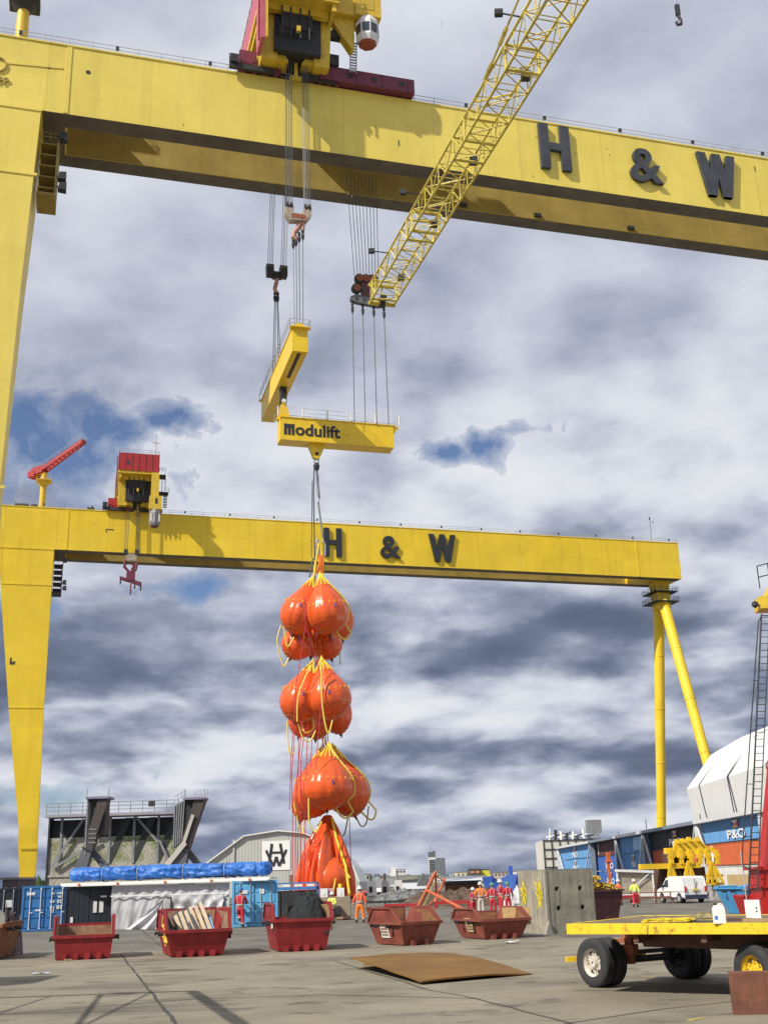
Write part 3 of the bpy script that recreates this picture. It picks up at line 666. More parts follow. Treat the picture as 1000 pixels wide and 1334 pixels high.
for sy in (-11.2, 11.2): MB().box(-1.3, 1.3, sy-.4, sy+.4, 1.5, 1.56).build('end_step', YB, b1)
A = cl(365, 543, 7.0); B_ = cl(364, 572, 7.0); R_ = cl(512, 553, 7.0)
w2 = R_.x-A.x; h2 = A.z-B_.z
b2 = nthing('spreader_beam', 'yellow spreader beam lettered on its side, with white railings on top, above the bags', 'spreader beam', (A.x+R_.x)/2, 8.1, (A.z+B_.z)/2, 'yellow spreader beams')
MB().box(-w2/2, w2/2, -1.1, 1.1, -h2/2, h2/2).build('beam_box', YB, b2)
MB().box(-w2/2+.1, w2/2+.25, -1.2, 1.2, h2/2, h2/2+.1).prism([(w2/2, h2/2), (w2/2+.9, h2/2), (w2/2, h2/2-1.1)], lambda p, k: V((p[0], -1.0+2.0*k, p[1]))).build('top_flange', YB, b2)
rail([(-w2/2-.3, -1.25, h2/2+.1), (w2/2+.8, -1.25, h2/2+.1)], 1.25, 1, 3.1, .03, .10).build('handrail', WH, b2)
rail([(-w2/2-.3, 1.25, h2/2+.1), (w2/2+.8, 1.25, h2/2+.1), (w2/2+.8, -1.25, h2/2+.1)], 1.25, 1, 2.2, .03, .05).build('handrail', GV, b2)
for i in range(4):
    e = cl((461.5, 475.5, 490.5, 506)[i], 547); MB().lathe([(.3, 0), (.22, .3), (.1, .6)], (e.x-(A.x+R_.x)/2, 0, h2/2+.1), 10).build('lifting_lug', DK, b2)
xa = cl(370, 556, 7).x-(A.x+R_.x)/2; xb = cl(443, 556, 7).x-(A.x+R_.x)/2
tx = text_mb('odulift', 2.25, .02, .06, 'LEFT'); mx = max(v.x for v in tx.v); mn = min(v.x for v in tx.v); wM = 1.35
tx.xf(T(xa+wM+.12, -1.12, -.10) @ SCL((xb-xa-wM-.12)/(mx-mn), 1, 1) @ T(-mn, 0, 0)); tx.build('lettering', BK, b2)
lm_ = MB().box(xa, xa+.36, -1.14, -1.10, -.84, .68).box(xa+.50, xa+.86, -1.14, -1.10, -.84, .64).box(xa+1.0, xa+1.34, -1.14, -1.10, -.84, .68).box(xa+.36, xa+.5, -1.14, -1.10, .05, .62).box(xa+.86, xa+1.0, -1.14, -1.10, .05, .62); lm_.build('lettering', BK, b2)
q = cl(451, 558, 7); MB().path([(q.x-(A.x+R_.x)/2+.42*cos(a*pi/10), -1.11, .05+.42*sin(a*pi/10)) for a in range(20)], .03, 5, True).build('ring_mark', mat('yellow_hatch', (0, 0, 0)), b2)
px0 = cl(412, 575).x-(A.x+R_.x)/2
MB().prism([(px0-1.15, -h2/2), (px0+1.15, -h2/2), (px0+.42, -h2/2-1.8), (px0, -h2/2-2.0), (px0-.42, -h2/2-1.8)], lambda p, k: V((p[0], -.35+.7*k, p[1]))).build('pad_eye', YB, b2)
MB().lathe([(.22, -.42), (.22, .42)], (px0, 0, -h2/2-1.3), 12, 'y').build('pad_pin', DK, b2)
# link between the two beams
lk = nthing('beam_link', 'steel and yellow link joining the two spreader beams', 'lifting link', -147.45, 8.2, 61.0)
MB().hexa([(-.95, -.4, -2.1), (.9, -.4, -2.1), (.9, .4, -2.1), (-.95, .4, -2.1)], [(-.25, -.4, .3), (.25, -.4, .3), (.25, .4, .3), (-.25, .4, .3)]).build('link_bracket', YB, lk)
MB().box(-.45, .35, -.5, .5, .3, 2.5).build('link_plate', DK, lk); MB().lathe([(.3, -.62), (.3, .62)], (-.05, 0, .45), 10, 'y').build('link_pin', WH, lk)

# slings between the lettered beam and the bags
zl = cl(412, 594).z; xl = cl(412, 594).x; z7 = cl(416, 700).z; zt_ = cl(416, 748).z
sl = nthing('hanging_sling', 'steel shackles and long wire slings between the lettered beam and the bags', 'sling', xl, 8, zl)
MB().path([(-.25, 0, -.9), (-.28, 0, -.2), (0, 0, .15), (.28, 0, -.2), (.25, 0, -.9)], .1, 8).build('shackle', SHK, sl)
MB().lathe([(.3, -1.0), (.42, -1.4), (.3, -1.9)], n=12).build('swivel', DK, sl)
MB().path([(-.3, 0, -1.8), (-.42, 0, -5), (-.3, 0, z7-zl-7)], .085, 6).build('wire_sling', ROPE, sl)
MB().path([(.1, .1, -1.8), (.35, .1, -5.6), (.2, .1, -6.2), (.72, 0, z7-zl)], .12, 6).build('wire_sling', mat('bright_wire', (.22, .23, .24), .4, .2, 3, metal=.4), sl)
MB().path([(-.1, -.1, -1.8), (.0, -.1, -4.5), (.2, -.1, -5.8), (.25, -.1, -3.0), (.1, -.1, -1.8)], .05, 6).build('wire_sling', SHK, sl)
rg = cl(418, 715)
dz = rg.z-zl; dx = rg.x-xl
for s in (-.42, .30):
    MB().path([(dx+s-.2, 0, dz-.9), (dx+s-.25, 0, dz+.5), (dx+s, 0, dz+1.3), (dx+s+.25, 0, dz+.5), (dx+s+.2, 0, dz-.9)], .12, 8).build('shackle', SHK, sl)
MB().path([(dx-.9, 0, dz-3.6), (dx-.7, 0, dz-1.8), (dx-.25, 0, dz+.6), (dx, 0, dz+.8), (dx+.12, 0, dz-.9)], .17, 7).build('round_sling', WEB, sl)
MB().path([(dx-1.5, 0, dz-3.7), (dx-1.35, 0, dz-3.2), (dx-1.1, 0, dz-1.5), (dx-.8, 0, dz-1.2)], .11, 7).path([(dx-1.2, .1, dz-1.2), (dx-1.0, .1, dz+9)], .06, 6).build('tag_wire', ROPE, sl)
for s0, s1 in ((-.35, .3), (-.1, .05), (.15, -.3), (.35, .1), (.0, -.55)):
    MB().path([(dx+s0*.9, 0, dz-.8), (dx+(s0+s1)/2, -.1, dz-2.2), (dx+s1+.0, 0, zt_-zl+.1)], .13, 6).build('fabric_sling', OWEB, sl)

# ---------------------------------------------------------------- water bags
PROF = [(0, .03), (.06, .13), (.12, .23), (.2, .37), (.3, .56), (.4, .75), (.5, .90), (.6, .985), (.67, 1.0), (.75, .97), (.83, .86), (.90, .67), (.955, .42), (.988, .18), (1, .06)]
def bag(p, q, y, R, label, group, hose=0, seed=0, mk=0):
    rr = random.Random(seed); a = cl(*p, y); b = cl(*q, y); L = (a-b).length
    root = nthing('water_bag', label, 'water bag', a.x, y, a.z, group)
    dv = (b-a).normalized(); rot = V((0, 0, -1)).rotation_difference(dv).to_matrix().to_4x4() @ RZ(rr.random()*.5)
    prof = []
    for i in range(len(PROF)-1):
        for k in range(3):
            f = k/3; t = PROF[i][0]+(PROF[i+1][0]-PROF[i][0])*f; u = PROF[i][1]+(PROF[i+1][1]-PROF[i][1])*f
            prof.append((R*u, -L*t))
    prof.append((R*.06, -L))
    def lobe(th, t):
        e = .03+.05*max(0, .35-t)/.35+.045*max(0, t-.82)/.18
        return 1-e*(1-abs(sin(6*th)))*1.1+.008*sin(3*th+seed)
    sk = MB().lathe(prof, n=96, fn=lobe).xf(rot).build('bag_skin', PV, root, True)
    for i in range(12):
        th = 2*pi*(i+.5)/12; w = MB()
        pts = [V((R*u*1.03*cos(th), R*u*1.03*sin(th), -L*t)) for t, u in PROF[:4]]
        w.path([V((0, 0, .35))]+pts, .085, 5); w.xf(rot).build('webbing_strap', WEB, root)
    tb = MB()
    for i in range(24):
        th = 2*pi*i/24; p3 = V((R*1.0*cos(th), R*1.0*sin(th), -L*.53)); tb.lathe([(.001, .14), (.055, .08), (.055, -.08), (.001, -.14)], p3, 5)
    tb.xf(rot).build('yellow_tabs', WEB, root)['kind'] = 'stuff'
    db = MB()
    for i in range(30):
        th = 2*pi*i/30
        for rad, t in ((.50, .94), (.30, .972)):
            if i % 2 and rad < .4: continue
            db.lathe([(.001, .06), (.06, 0), (.001, -.06)], (R*rad*1.02*cos(th), R*rad*1.02*sin(th), -L*t-.02), 4)
    db.xf(rot).build('bottom_eyelets', mat('ochre_relief', (0, 0, 0)), root)['kind'] = 'stuff'
    MB().lathe([(.18, .05), (.18, -.15), (.08, -.2), (.08, -.4)], (0, 0, -L), 10).xf(rot).build('fill_valve', DK, root)
    # small printed marks
    f = rot @ V((-.35*R*.8, -R*.97, -L*.60)); MB().box(f.x-.1, f.x+.1, f.y-.05, f.y+.03, f.z-.22, f.z+.22).build('printed_mark', mat('violet_mark', (.18, .10, .30), .6, .1, 1), root)
    if hose:
        s = hose; pts = []
        for i in range(25):
            t = i/24
            ang = -pi/2+s*.35+ s*.75*min(1, t*2.2)
            tt = min(1.0, t*1.5); u = 0
            for (ta, ua), (tb_, ub) in zip(PROF, PROF[1:]):
                if ta <= tt <= tb_: u = ua+(ub-ua)*(tt-ta)/(tb_-ta)
            if t < .62: rad = max(u, .12)*1.05; z = -L*tt*.98
            else:
                v = (t-.62)/.38; rad = .98*(1-v)*1.02+.25*v; z = -L*(.91+.20*sin(pi*(.15+.85*v))*1.0)
            pts.append(V((R*rad*cos(ang), R*rad*sin(ang), z)))
        MB().path(pts, .11, 7).xf(rot).build('yellow_hose', mat('yellow_hose', (.80, .66, .12), .45, .1, 2), root, True)
    return root
K = .0945
gA = 'water bags in the top cluster'; gB = 'water bags in the second cluster'; gC = 'water bags in the third cluster'
bag((408, 752), (381, 826), 6.2, 25*K, 'upper left orange water bag of the top cluster', gA, 0, 1)
bag((417, 748), (430, 827), 4.6, 27.5*K, 'biggest front orange water bag of the top cluster, with a yellow hose curling beside it', gA, 1, 2)
bag((419, 752), (446, 834), 10.5, 24*K, 'orange water bag half hidden behind the big front one at the top', gA, 0, 3)
bag((404, 806), (378, 858), 8.5, 21*K, 'small lower left orange water bag of the top cluster', gA, 0, 4)
bag((411, 806), (405, 856), 11.2, 20*K, 'small orange water bag low in the middle of the top cluster', gA, 0, 5)
bag((416, 808), (432, 859), 9.0, 20*K, 'small lower right orange water bag of the top cluster', gA, 0, 6)
bag((407, 862), (383, 941), 6.2, 26*K, 'left orange water bag of the second cluster with yellow hose down its side', gB, 1, 7)
bag((419, 858), (432, 938), 4.6, 29*K, 'front right orange water bag of the second cluster', gB, 0, 8)
bag((420, 866), (444, 957), 11.0, 22*K, 'orange water bag peeping out on the right behind the second cluster', gB, 0, 9)
bag((408, 900), (389, 960), 9.5, 20*K, 'lower left orange water bag of the second cluster', gB, 0, 10)
bag((413, 905), (411, 964), 11.5, 19*K, 'orange water bag low at the back of the second cluster', gB, 0, 11)
bag((428, 970), (426, 1056), 4.4, 31.5*K, 'front centre orange water bag of the third cluster', gC, 1, 12)
bag((434, 972), (463, 1064), 8.2, 27*K, 'right orange water bag of the third cluster with hose looping below', gC, 1, 13)
bag((420, 972), (403, 1066), 7.2, 26*K, 'left orange water bag of the third cluster', gC, 0, 14)
bag((416, 985), (391, 1070), 9.5, 18.5*K, 'outermost left small orange water bag of the third cluster', gC, 0, 15)
# the bag that is still being filled hangs down to the ground
a = cl(427, 1064, 7); t = nthing('deflated_water_bag', 'slack orange water bag hanging in folds down to the ground', 'water bag', a.x, 7, a.z)
def fold(th, tt):
    n1 = noise.noise(V((cos(th)*1.6, sin(th)*1.6, tt*.8)))
    k = abs(sin(th*6+2.5*n1+tt*.8)); k2 = abs(sin(th*15+tt*2+n1*5))
    k3 = abs(sin(th*11+4*n1-tt)); return 1-(.34-.10*tt)*(1-k)**1.3-.13*(1-k2)**2-.12*(1-k3)**1.5+.30*n1
H4 = a.z-.35; R4 = 39*K
pf = [(.10, .35), (.16, .0), (.27, -.08), (.42, -.17), (.57, -.28), (.70, -.40), (.81, -.52), (.90, -.64), (.96, -.76), (.98, -.85), (.96, -.93), (.92, -1.0)]
pr = []
for i in range(len(pf)-1):
    for k in range(5): f = k/5; pr.append((R4*(pf[i][0]*(1-f)+pf[i+1][0]*f), H4*((pf[i][1] if i else .02)*(1-f)+pf[i+1][1]*f)))
pr.append((R4*.9, -H4))
b = MB().lathe(pr, n=180, fn=fold); b.f = b.f[:-2]
for i, v in enumerate(b.v):
    if v.z < -H4*.9: v.z = -H4*(.9+(v.z/-H4-.9)*(1+.0)) + .9*max(0, noise.noise(V((v.x*.9, v.y*.9, 3))))
b.build('draped_skin', PVD, t, True)
MB().lathe([(.3, -H4*.45), (1.5, -H4*.55), (2.35, -H4*.68), (2.5, -H4*.78), (2.1, -H4*.9), (1.2, -H4*.97), (.3, -H4*.99)], (-.3, -1.3, 0), 48, fn=lambda th, q: 1-.02*(1-abs(sin(6*th)))).build('inner_bag_skin', PV, t, True)
for pts, r in (([(.2, -1.0, -.1), (.6, -1.6, -2.5), (1.3, -2.9, -5.5), (1.5, -3.5, -8.3), (1.4, -3.6, -H4+.1)], .16), ([(.3, -4.3, -7.4), (.15, -4.5, -8.6), (.4, -4.4, -10.2)], .22), ([(-.2, -4.3, -6.8), (-.6, -4.5, -8.5), (-.9, -4.4, -H4+.5)], .09), ([(1.2, -3.6, -6.3), (1.5, -3.8, -6.8)], .16)):
    MB().path(pts, r, 7).build('hanging_strap', WEB, t, True)
# red tag ropes and loose hoses around the clusters
for i, (pts, y) in enumerate([([(396, 775), (398, 815), (386, 890), (379, 990), (377, 1055)], 3.2), ([(399, 818), (412, 858), (420, 895), (417, 930), (411, 1000)], 2.2),
        ([(393, 905), (392, 960), (386, 1020), (384, 1168)], 5), ([(398, 940), (392, 990), (391, 1168)], 5.5), ([(401, 945), (399, 1000), (396, 1160)], 4.2),
        ([(384, 950), (380, 1010), (381, 1062), (382, 1160)], 6), ([(407, 950), (404, 1010)], 5.2), ([(455, 1064), (457, 1125)], 8), ([(389, 955), (388, 1100), (386, 1165)], 7)]):
    P = [cl(x, yy, y) for x, yy in pts]; o0 = P[0]; r_ = nthing('tag_rope', 'thin red rope hanging down among the orange water bags', 'rope', o0.x, o0.y, o0.z, 'red ropes hanging round the water bags')
    ob = MB().path([p-o0 for p in P], .05, 5); MBp = ob.build('rope_line', RRP, r_)
YH = mat('yellow_hose', (0, 0, 0))
for pts, y, lb in [([(366, 815), (361, 835), (367, 862), (370, 868), (376, 857)], 6.5, 'thin yellow hose looping under the small left bag of the top cluster'),
        ([(369, 816), (373, 838), (376, 842), (383, 830)], 4.8, 'short yellow hose hung in a V on the small left bag of the top cluster'),
        ([(374, 940), (376, 975), (380, 984), (384, 972)], 6.5, 'yellow hose hanging under the left bag of the second cluster'),
        ([(388, 943), (395, 962), (404, 965), (411, 952)], 3.5, 'yellow hose looping between two bags of the second cluster'),
        ([(404, 868), (389, 905), (387, 940)], 3.0, 'yellow hose running down the left bag of the second cluster'),
        ([(418, 862), (420, 920), (427, 955), (433, 938)], 1.8, 'yellow hose running down the front bag of the second cluster'),
        ([(383, 1045), (390, 1080), (394, 1085), (396, 1068)], 6.0, 'yellow hose hanging below the outermost left bag'),
        ([(402, 1040), (403, 1072), (411, 1084), (419, 1070)], 3.0, 'yellow hose drooping below the third cluster'),
        ([(463, 1062), (470, 1076), (477, 1072), (480, 1050)], 7.5, 'dark yellow hose looping below the right hand bag'),
        ([(453, 1066), (449, 1085), (446, 1089)], 9, 'dark hose end hanging between the bag and its rope'),
        ([(442, 830), (443, 866)], 9, 'frayed yellow strap hanging below the top cluster')]:
    P = [cl(x, yy, y) for x, yy in pts]; o0 = P[0]; r_ = nthing('hose', lb, 'hose', o0.x, o0.y, o0.z, 'loose yellow hoses on the water bags')
    Q = []
    for i in range(len(P)-1):
        for k in range(5):
            f = k/5; p0 = P[max(i-1, 0)]; p1 = P[i]; p2 = P[i+1]; p3 = P[min(i+2, len(P)-1)]
            Q.append(.5*((2*p1)+(p2-p0)*f+(2*p0-5*p1+4*p2-p3)*f*f+(3*p1-p0-3*p2+p3)*f**3)-o0)
    Q.append(P[-1]-o0); MB().path(Q, .085, 6).build('hose_line', YH if 'dark' not in lb else mat('dirty_hose', (.30, .26, .12), .6, .2, 2), r_, True)
# orange slings that link one cluster to the next
for (x0, y0, x1, y1), lb in (((409, 812, 414, 866), 'orange fabric slings joining the top and second clusters'), ((416, 925, 424, 975), 'orange fabric slings joining the second and third clusters')):
    a = cl(x0, y0, 6.5); b_ = cl(x1, y1, 6.5); r_ = nthing('fabric_sling', lb, 'sling', a.x, a.y, a.z, 'orange slings between the bag clusters')
    for s0, s1 in ((-.9, -.2), (-.3, .2), (.4, .3), (.9, .6), (.1, -.5)):
        MB().bar((s0, 0, 1), (b_.x-a.x+s1*.5, 0, b_.z-a.z), .30, .05, (0, 1, 0)).build('sling_strand', OWEB, r_)
    for s in (-.4, .3): MB().path([(b_.x-a.x+s-.15, -.3, b_.z-a.z-.6), (b_.x-a.x+s, -.3, b_.z-a.z+.4), (b_.x-a.x+s+.15, -.3, b_.z-a.z-.6)], .08, 6).build('shackle', SHK, r_)

# service hook of the far trolley
c = CL(O_far, 171, 728, -1.5); t = thing('hook_block', 'red hook block hanging below the distant trolley', 'hook block', CW(O_far, c.x, -1.5, c.z), PHI)
MB().box(-1.9, -.9, -.5, .5, 1.0, 2.4).box(.9, 1.9, -.5, .5, 1.0, 2.4).build('sheave', DK, t)
MB().box(-1.4, 1.4, -.4, .4, -.6, 1.3).build('block_body', mat('cream_rust_paint', (0, 0, 0)), t)
MB().path([(-1.4, 0, 0), (-1.6, 0, -2.2), (-.3, 0, -3.6), (1.2, 0, -3), (1.5, 0, -1)], .4, 8).path([(0, 0, -1), (.8, 0, -1.8), (.3, 0, -3)], .4, 8).build('red_hook', MAG, t)
MB().hexa([(-2.6, -.4, -5.6), (2.9, -.4, -7.2), (2.9, .4, -7.2), (-2.6, .4, -5.6)], [(-2.7, -.4, -4.8), (2.9, -.4, -6.2), (2.9, .4, -6.2), (-2.7, .4, -4.8)]).box(-1.0, 1.2, -.5, .5, -5.8, -3.6).build('crossbeam', MAG, t)
for x, z, L in ((-2.4, -5.4, 1.4), (.2, -6.6, 3.2), (2.7, -7, 1.4), (1.2, -6.8, 1.2)):
    b = MB(); socket(b, x, 0, z, L); b.build('sling_socket', MAG if L > 3 else DK, t)
for x in (-1.8, -1.4, -1.0, 1.0, 1.4, 1.8): MB().tube((x, 0, 2), (x*1.0, .2, 99-c.z), .07, 5).build('hoist_rope', ROPE, t)

# ================================================================== lattice boom of a mobile crane
Tp = CAM + ray(498, 383).normalized()*72; Bp = CAM + ray(727, 0).normalized()*50
ax_ = (Bp-Tp); Lb = ax_.length; ax_.normalize(); view = (Tp-CAM).normalized()
sd_ = ax_.cross(V((0, 0, 1))).normalized(); up_ = sd_.cross(ax_).normalized()
bo = thing('lattice_boom', 'long thin yellow lattice crane boom slanting down from the top edge across the near girder', 'crane boom', Tp)
hw, hh_ = .78, .62; LB = Lb*1.45; nb = 34
LSIDE = 1 if sd_.x < 0 else -1
def cor(s, sx, sy): return ax_*s + sd_*sx*hw + up_*sy*hh_
YBM = mat('boom_yellow', (.64, .52, .09), .5, .25, 1.5, rust=.28)
for sx in (-1, 1):
    for sy in (-1, 1):
        MB().tube(cor(0, sx, sy), cor(LB, sx, sy), .065, 7).build('chord', YBM if not (sx > 0 and sy < 0) else YBM, bo)
for i in range(nb):
    s0 = LB*i/nb; s1 = LB*(i+1)/nb; b = MB(); z = 1 if i % 2 else -1
    for s in (-1, 1):
        b.tube(cor(s0, s, -z), cor(s1, s, z), .03, 5).tube(cor(s0, -z, s), cor(s1, z, s), .03, 5)
        b.tube(cor(s0, -1, s), cor(s0, 1, s), .028, 5).tube(cor(s0, s, -1), cor(s0, s, 1), .028, 5)
    b.build('lacing', YBM, bo)
for s in (.5, Lb*.30, Lb*.335, Lb*.60, Lb*.66, Lb*.86):
    b = MB()
    for sy in (-1, 1): b.tube(cor(s, -1, sy), cor(s, 1, sy), .075, 6)
    for sx in (-1, 1): b.tube(cor(s, sx, -1), cor(s, sx, 1), .06, 6)
    b.build('section_joint', YBM, bo)
MB().bar(cor(-.15, -1.1, -1), cor(-.15, 1.1, -1), .22, .22).bar(cor(-.15, -1.1, 1), cor(-.15, 1.1, 1), .18, .18).bar(cor(-.15, 0, -1), cor(-.15, 0, 1), .1, .1).build('tip_beam', YBM, bo)
MB().tube(cor(-.2, 0, -1.2), cor(.3, 0, -.4), .22, 10).build('tip_sheave', DK, bo)
for s in (2.2, 9, 15.5, 22.5, 28): MB().box(-.2, .2, -.2, .2, -.15, .15).xf(T(*cor(s, -.8, .2))).build('boom_fitting', DK, bo)
for s, w_ in ((4.2, 1), (11, 1), (25.5, 1.5)):
    p = cor(s, LSIDE, 1); MB().bar(p, p+sd_*.8*LSIDE, .05, .05).build('lamp_arm', DK, bo)
    MB().box(-.17, .17, -.12, .12, -.13, .13).xf(T(*(p+sd_*LSIDE))).build('boom_lamp', DK, bo)
pa = CAM + ray(619, 133).normalized()*56.5-Tp; pb = CAM + ray(700, -60).normalized()*48-Tp
MB().tube(pa, pb, .05, 6).tube(pa+(pb-pa)*.18, pa+(pb-pa)*.30, .10, 6).tube(pa+(pb-pa)*.44, pa+(pb-pa)*.55, .10, 6).build('pendant_rod', YBM, bo)
MB().tube(pa, cor(20.5, -1, 1), .05, 6).build('pendant_rod', YBM, bo)
# small hook on a wire at the top right
h0 = CAM + ray(883, 22).normalized()*70; t = thing('crane_hook', 'tiny dark hook on a wire in the sky at the top right', 'hook', h0)
MB().tube((0, 0, .5), (-.05, 0, 8), .03, 5).build('wire', ROPE, t)
MB().path([(0, 0, .6), (.02, 0, 0), (.12, 0, -.25), (.1, 0, -.5), (-.1, 0, -.55), (-.15, 0, -.35)], .09, 7).box(-.12, .12, -.1, .1, .1, .8).build('hook', DK, t)

# ================================================================== containers
def col_mat(name, c, **k): return mat(name, c, .5, .12, .7, streak=.35, rust=k.get('rust', .08))
CB = col_mat('container_blue', (.045, .20, .50)); CLB = col_mat('container_light_blue', (.13, .44, .74)); CDK = col_mat('container_black_blue', (.022, .028, .040))
CPO = col_mat('container_mid_blue', (.035, .12, .42)); CBR = col_mat('container_maroon', (.10, .035, .035)); COR = col_mat('container_orange', (.55, .12, .035)); CWH = col_mat('container_white', (.62, .62, .60))
CLB2 = col_mat('container_sky_blue', (.12, .32, .62)); PLY = mat('plywood', (.50, .36, .18), .8, .2, 1.5, streak=.2)
def corrug(b, axis, fixed, a0, a1, z0, z1, amp, step, out):
    """zigzag pressed panel along x or y"""
    n = max(1, int(round((a1-a0)/step))); P = []
    for i in range(n):
        a = a0+(a1-a0)*i/n; w = (a1-a0)/n
        P += [(a, 0), (a+w*.35, 0), (a+w*.5, -amp*out), (a+w*.85, -amp*out)]
    P.append((a1, 0)); vs = []
    for a, d in P:
        for z in (z0, z1): vs.append((a, fixed+d, z) if axis == 'x' else (fixed+d, a, z))
    return b.add(vs, [(2*i, 2*i+2, 2*i+3, 2*i+1) for i in range(len(P)-1)])
def container(label, loc, rz, L, W, H, m, group, doors='bars', marks=(), frame=None):
    t = thing('shipping_container', label, 'container', loc, rz, group); w = W/2
    b = MB(); corrug(b, 'y', -w+.03, .1, L-.1, .15, H-.12, .06, .28, -1); corrug(b, 'y', w-.03, .1, L-.1, .15, H-.12, .06, .28, 1)
    corrug(b, 'x', L-.03, -w+.1, w-.1, .15, H-.12, .05, .28, 1); b.box(-w+.02, w-.02, .05, L-.02, H-.1, H-.04).box(-w+.02, w-.02, .05, L-.02, .1, .16)
    if not doors: corrug(b, 'x', .04, -w+.1, w-.1, .15, H-.12, .05, .28, -1)
    b.build('corrugated_body', m, t)
    f = MB()
    for x in (-w, w-.12):
        for y in (0, L-.14): f.box(x, x+.12, y, y+.14, 0, H)
    for y in (0, L-.12):
        f.box(-w+.12, w-.12, y, y+.12, .02, .16).box(-w+.12, w-.12, y, y+.12, H-.13, H-.01)
    for x in (-w, w-.1): f.box(x, x+.1, .14, L-.14, .02, .15).box(x, x+.1, .14, L-.14, H-.1, H-.01)
    f.build('corner_frame', frame or m, t)
    if doors:
        for s in (-1, 1):
            x0, x1 = (-w+.13, -.015) if s < 0 else (.015, w-.13); dm = MB()
            if doors == 'flat':
                P = 3
                dm.box(x0, x1, .05, .09, .17, H-.14)
                for i in range(1, P+1): x = x0+(x1-x0)*i/(P+1); dm.box(x-.05, x+.05, .035, .05, .2, H-.17)
            else:
                dm.box(x0, x1, .06, .1, .17, H-.14); zs = [.17+(H-.31)*q/4 for q in range(5)]
                for i in range(4): dm.box(x0+.05, x1-.05, .025, .06, zs[i]+.04, zs[i+1]-.06)
            d = dm.build('door', m, t)
            if doors != 'flat':
                for q in (.28, .78):
                    x = x0+(x1-x0)*q; MB().tube((x, -.01, .12), (x, -.01, H-.1), .022, 6).box(x-.05, x+.05, -.02, .03, .13, .2).box(x-.05, x+.05, -.02, .03, H-.2, H-.13).box(x-.02, x+.16, -.03, -.01, 1.0, 1.05).build('lock_rod', WH if doors == 'white' else GV, d)
    for (x0, x1, z0, z1) in marks: MB().box(x0, x1, -.012, .022 if doors != 'flat' else .033, z0, z1).build('white_sticker', WH, t)
    return t
# row on the left behind the skips
def rowp(x, y): p = G(x, y); return p
yaw = atan2(65.4-67.4, 12.0)*1.0
gL = 'containers behind the row of skips'
container('dark container at the left edge of the picture with white stickers', (-23.2, 68.6, 0), radians(17), 6.1, 2.44, 2.42, CDK, gL, 'bars', [(-.2, .1, 1.35, 1.7), (.45, .8, 1.35, 1.75)])
def lines(b, x0, x1, z, n, h, seed):
    r = random.Random(seed); x = x0
    while x < x1-.05: w = r.uniform(.06, .2); b.box(x, min(x+w, x1), -.014, .02, z, z+h); x += w+.04
t = container('blue container with white lock rods beside the dark ones', (-20.2, 67.9, 0), radians(15.5), 6.1, 2.62, 2.48, CB, gL, 'white', [(-1.05, -.6, 1.98, 2.14), (-.55, -.2, 1.1, 1.2)], None)
mk = MB()
for i, (a, b_, z, h) in enumerate([(.3, .5, 2.0, .08), (.62, 1.0, 2.0, .1), (.68, .85, 1.8, .12), (.25, .5, 1.55, .1), (.65, .9, 1.5, .2), (.25, .5, 1.2, .14), (.62, .9, 1.18, .2), (.28, .52, 1.08, .08)]): lines(mk, a, b_, z, 3, h, i)
mk.build('stencilled_codes', WH, t)['kind'] = 'stuff'
container('dark blue black container with paper notices, under the left end of the blue tarpaulin', (-17.35, 66.7, 0), radians(13), 6.1, 2.7, 2.38, CDK, gL, 'flat', [(.22, .42, .95, 1.55), (.55, .78, .95, 1.55), (.6, .95, 1.75, 1.85), (-1.0, -.85, .45, .75)], None)
container('light blue container with ribbed doors at the right end of the white sheeting', (-7.75, 64.85, 0), radians(6.5), 6.1, 2.5, 2.42, CLB, gL, 'bars', [(-.75, -.4, 1.72, 1.9), (.25, .5, 1.7, 1.95)], None)
# white sheeting wall between the containers, and the wrapped roll of tarpaulin on top
sh = thing('sheeting_wall', 'translucent white plastic sheeting hung in folds between the dark and the light blue container', 'plastic sheeting', (-16.0, 66.5, 0), yaw)
def shf(u, v):
    x = u*6.9; z = .02+2.32*(1-v)
    y = .035*sin(u*60+3*v)+.06*noise.noise(V((u*16+v*1.0, v*.8, 2)))+.05*noise.noise(V((u*40+v*5, v*2, 5)))+(.35*max(0, v-.55))
    return V((x, y-.15, z))
MB().grid(shf, 110, 26).build('hanging_sheet', WTP, sh, True, False)
for i, x in enumerate((3.6,)):
    MB().prism([(x, 1.75), (x+.42, .35), (x-.05, .35)], lambda p, k: V((p[0], -.42+.02*k, p[1]))).build('sheet_gap', DK, sh)
def sh2(u, v):
    z = 1.78*(1-v)+.04; x = 3.55-(2.3*v)*(1-u)+.0*u - .1*u
    return V((x-.2*u, -.45-.5*v-.12*sin(u*14+v*6)*(.3+v), z))
MB().grid(sh2, 30, 16).build('draped_flap', WTP, sh, True, False)
def sh3(u, v):
    z = 1.75*(1-v)+.5*v; x = 3.62+u*3.0+.45*v*(1-u); return V((x, -.38-.12*sin(u*22+v*9)*(.3+v)+.25*noise.noise(V((u*6, v*3, 1))), z))
MB().grid(sh3, 50, 14).build('draped_flap', WTP, sh, True, False)
MB().bar((0, -.05, 2.42), (6.9, -.05, 2.42), .3, .1).bar((0, -.3, 1.8), (6.9, -.3, 1.8), .05, .05).build('top_batten', WH, sh)
rl = thing('tarpaulin_roll', 'long bundle wrapped in bright blue tarpaulin lying on top of the left containers', 'tarpaulin bundle', (-18.6, 67.2, 2.55), yaw)
LT = 11.9
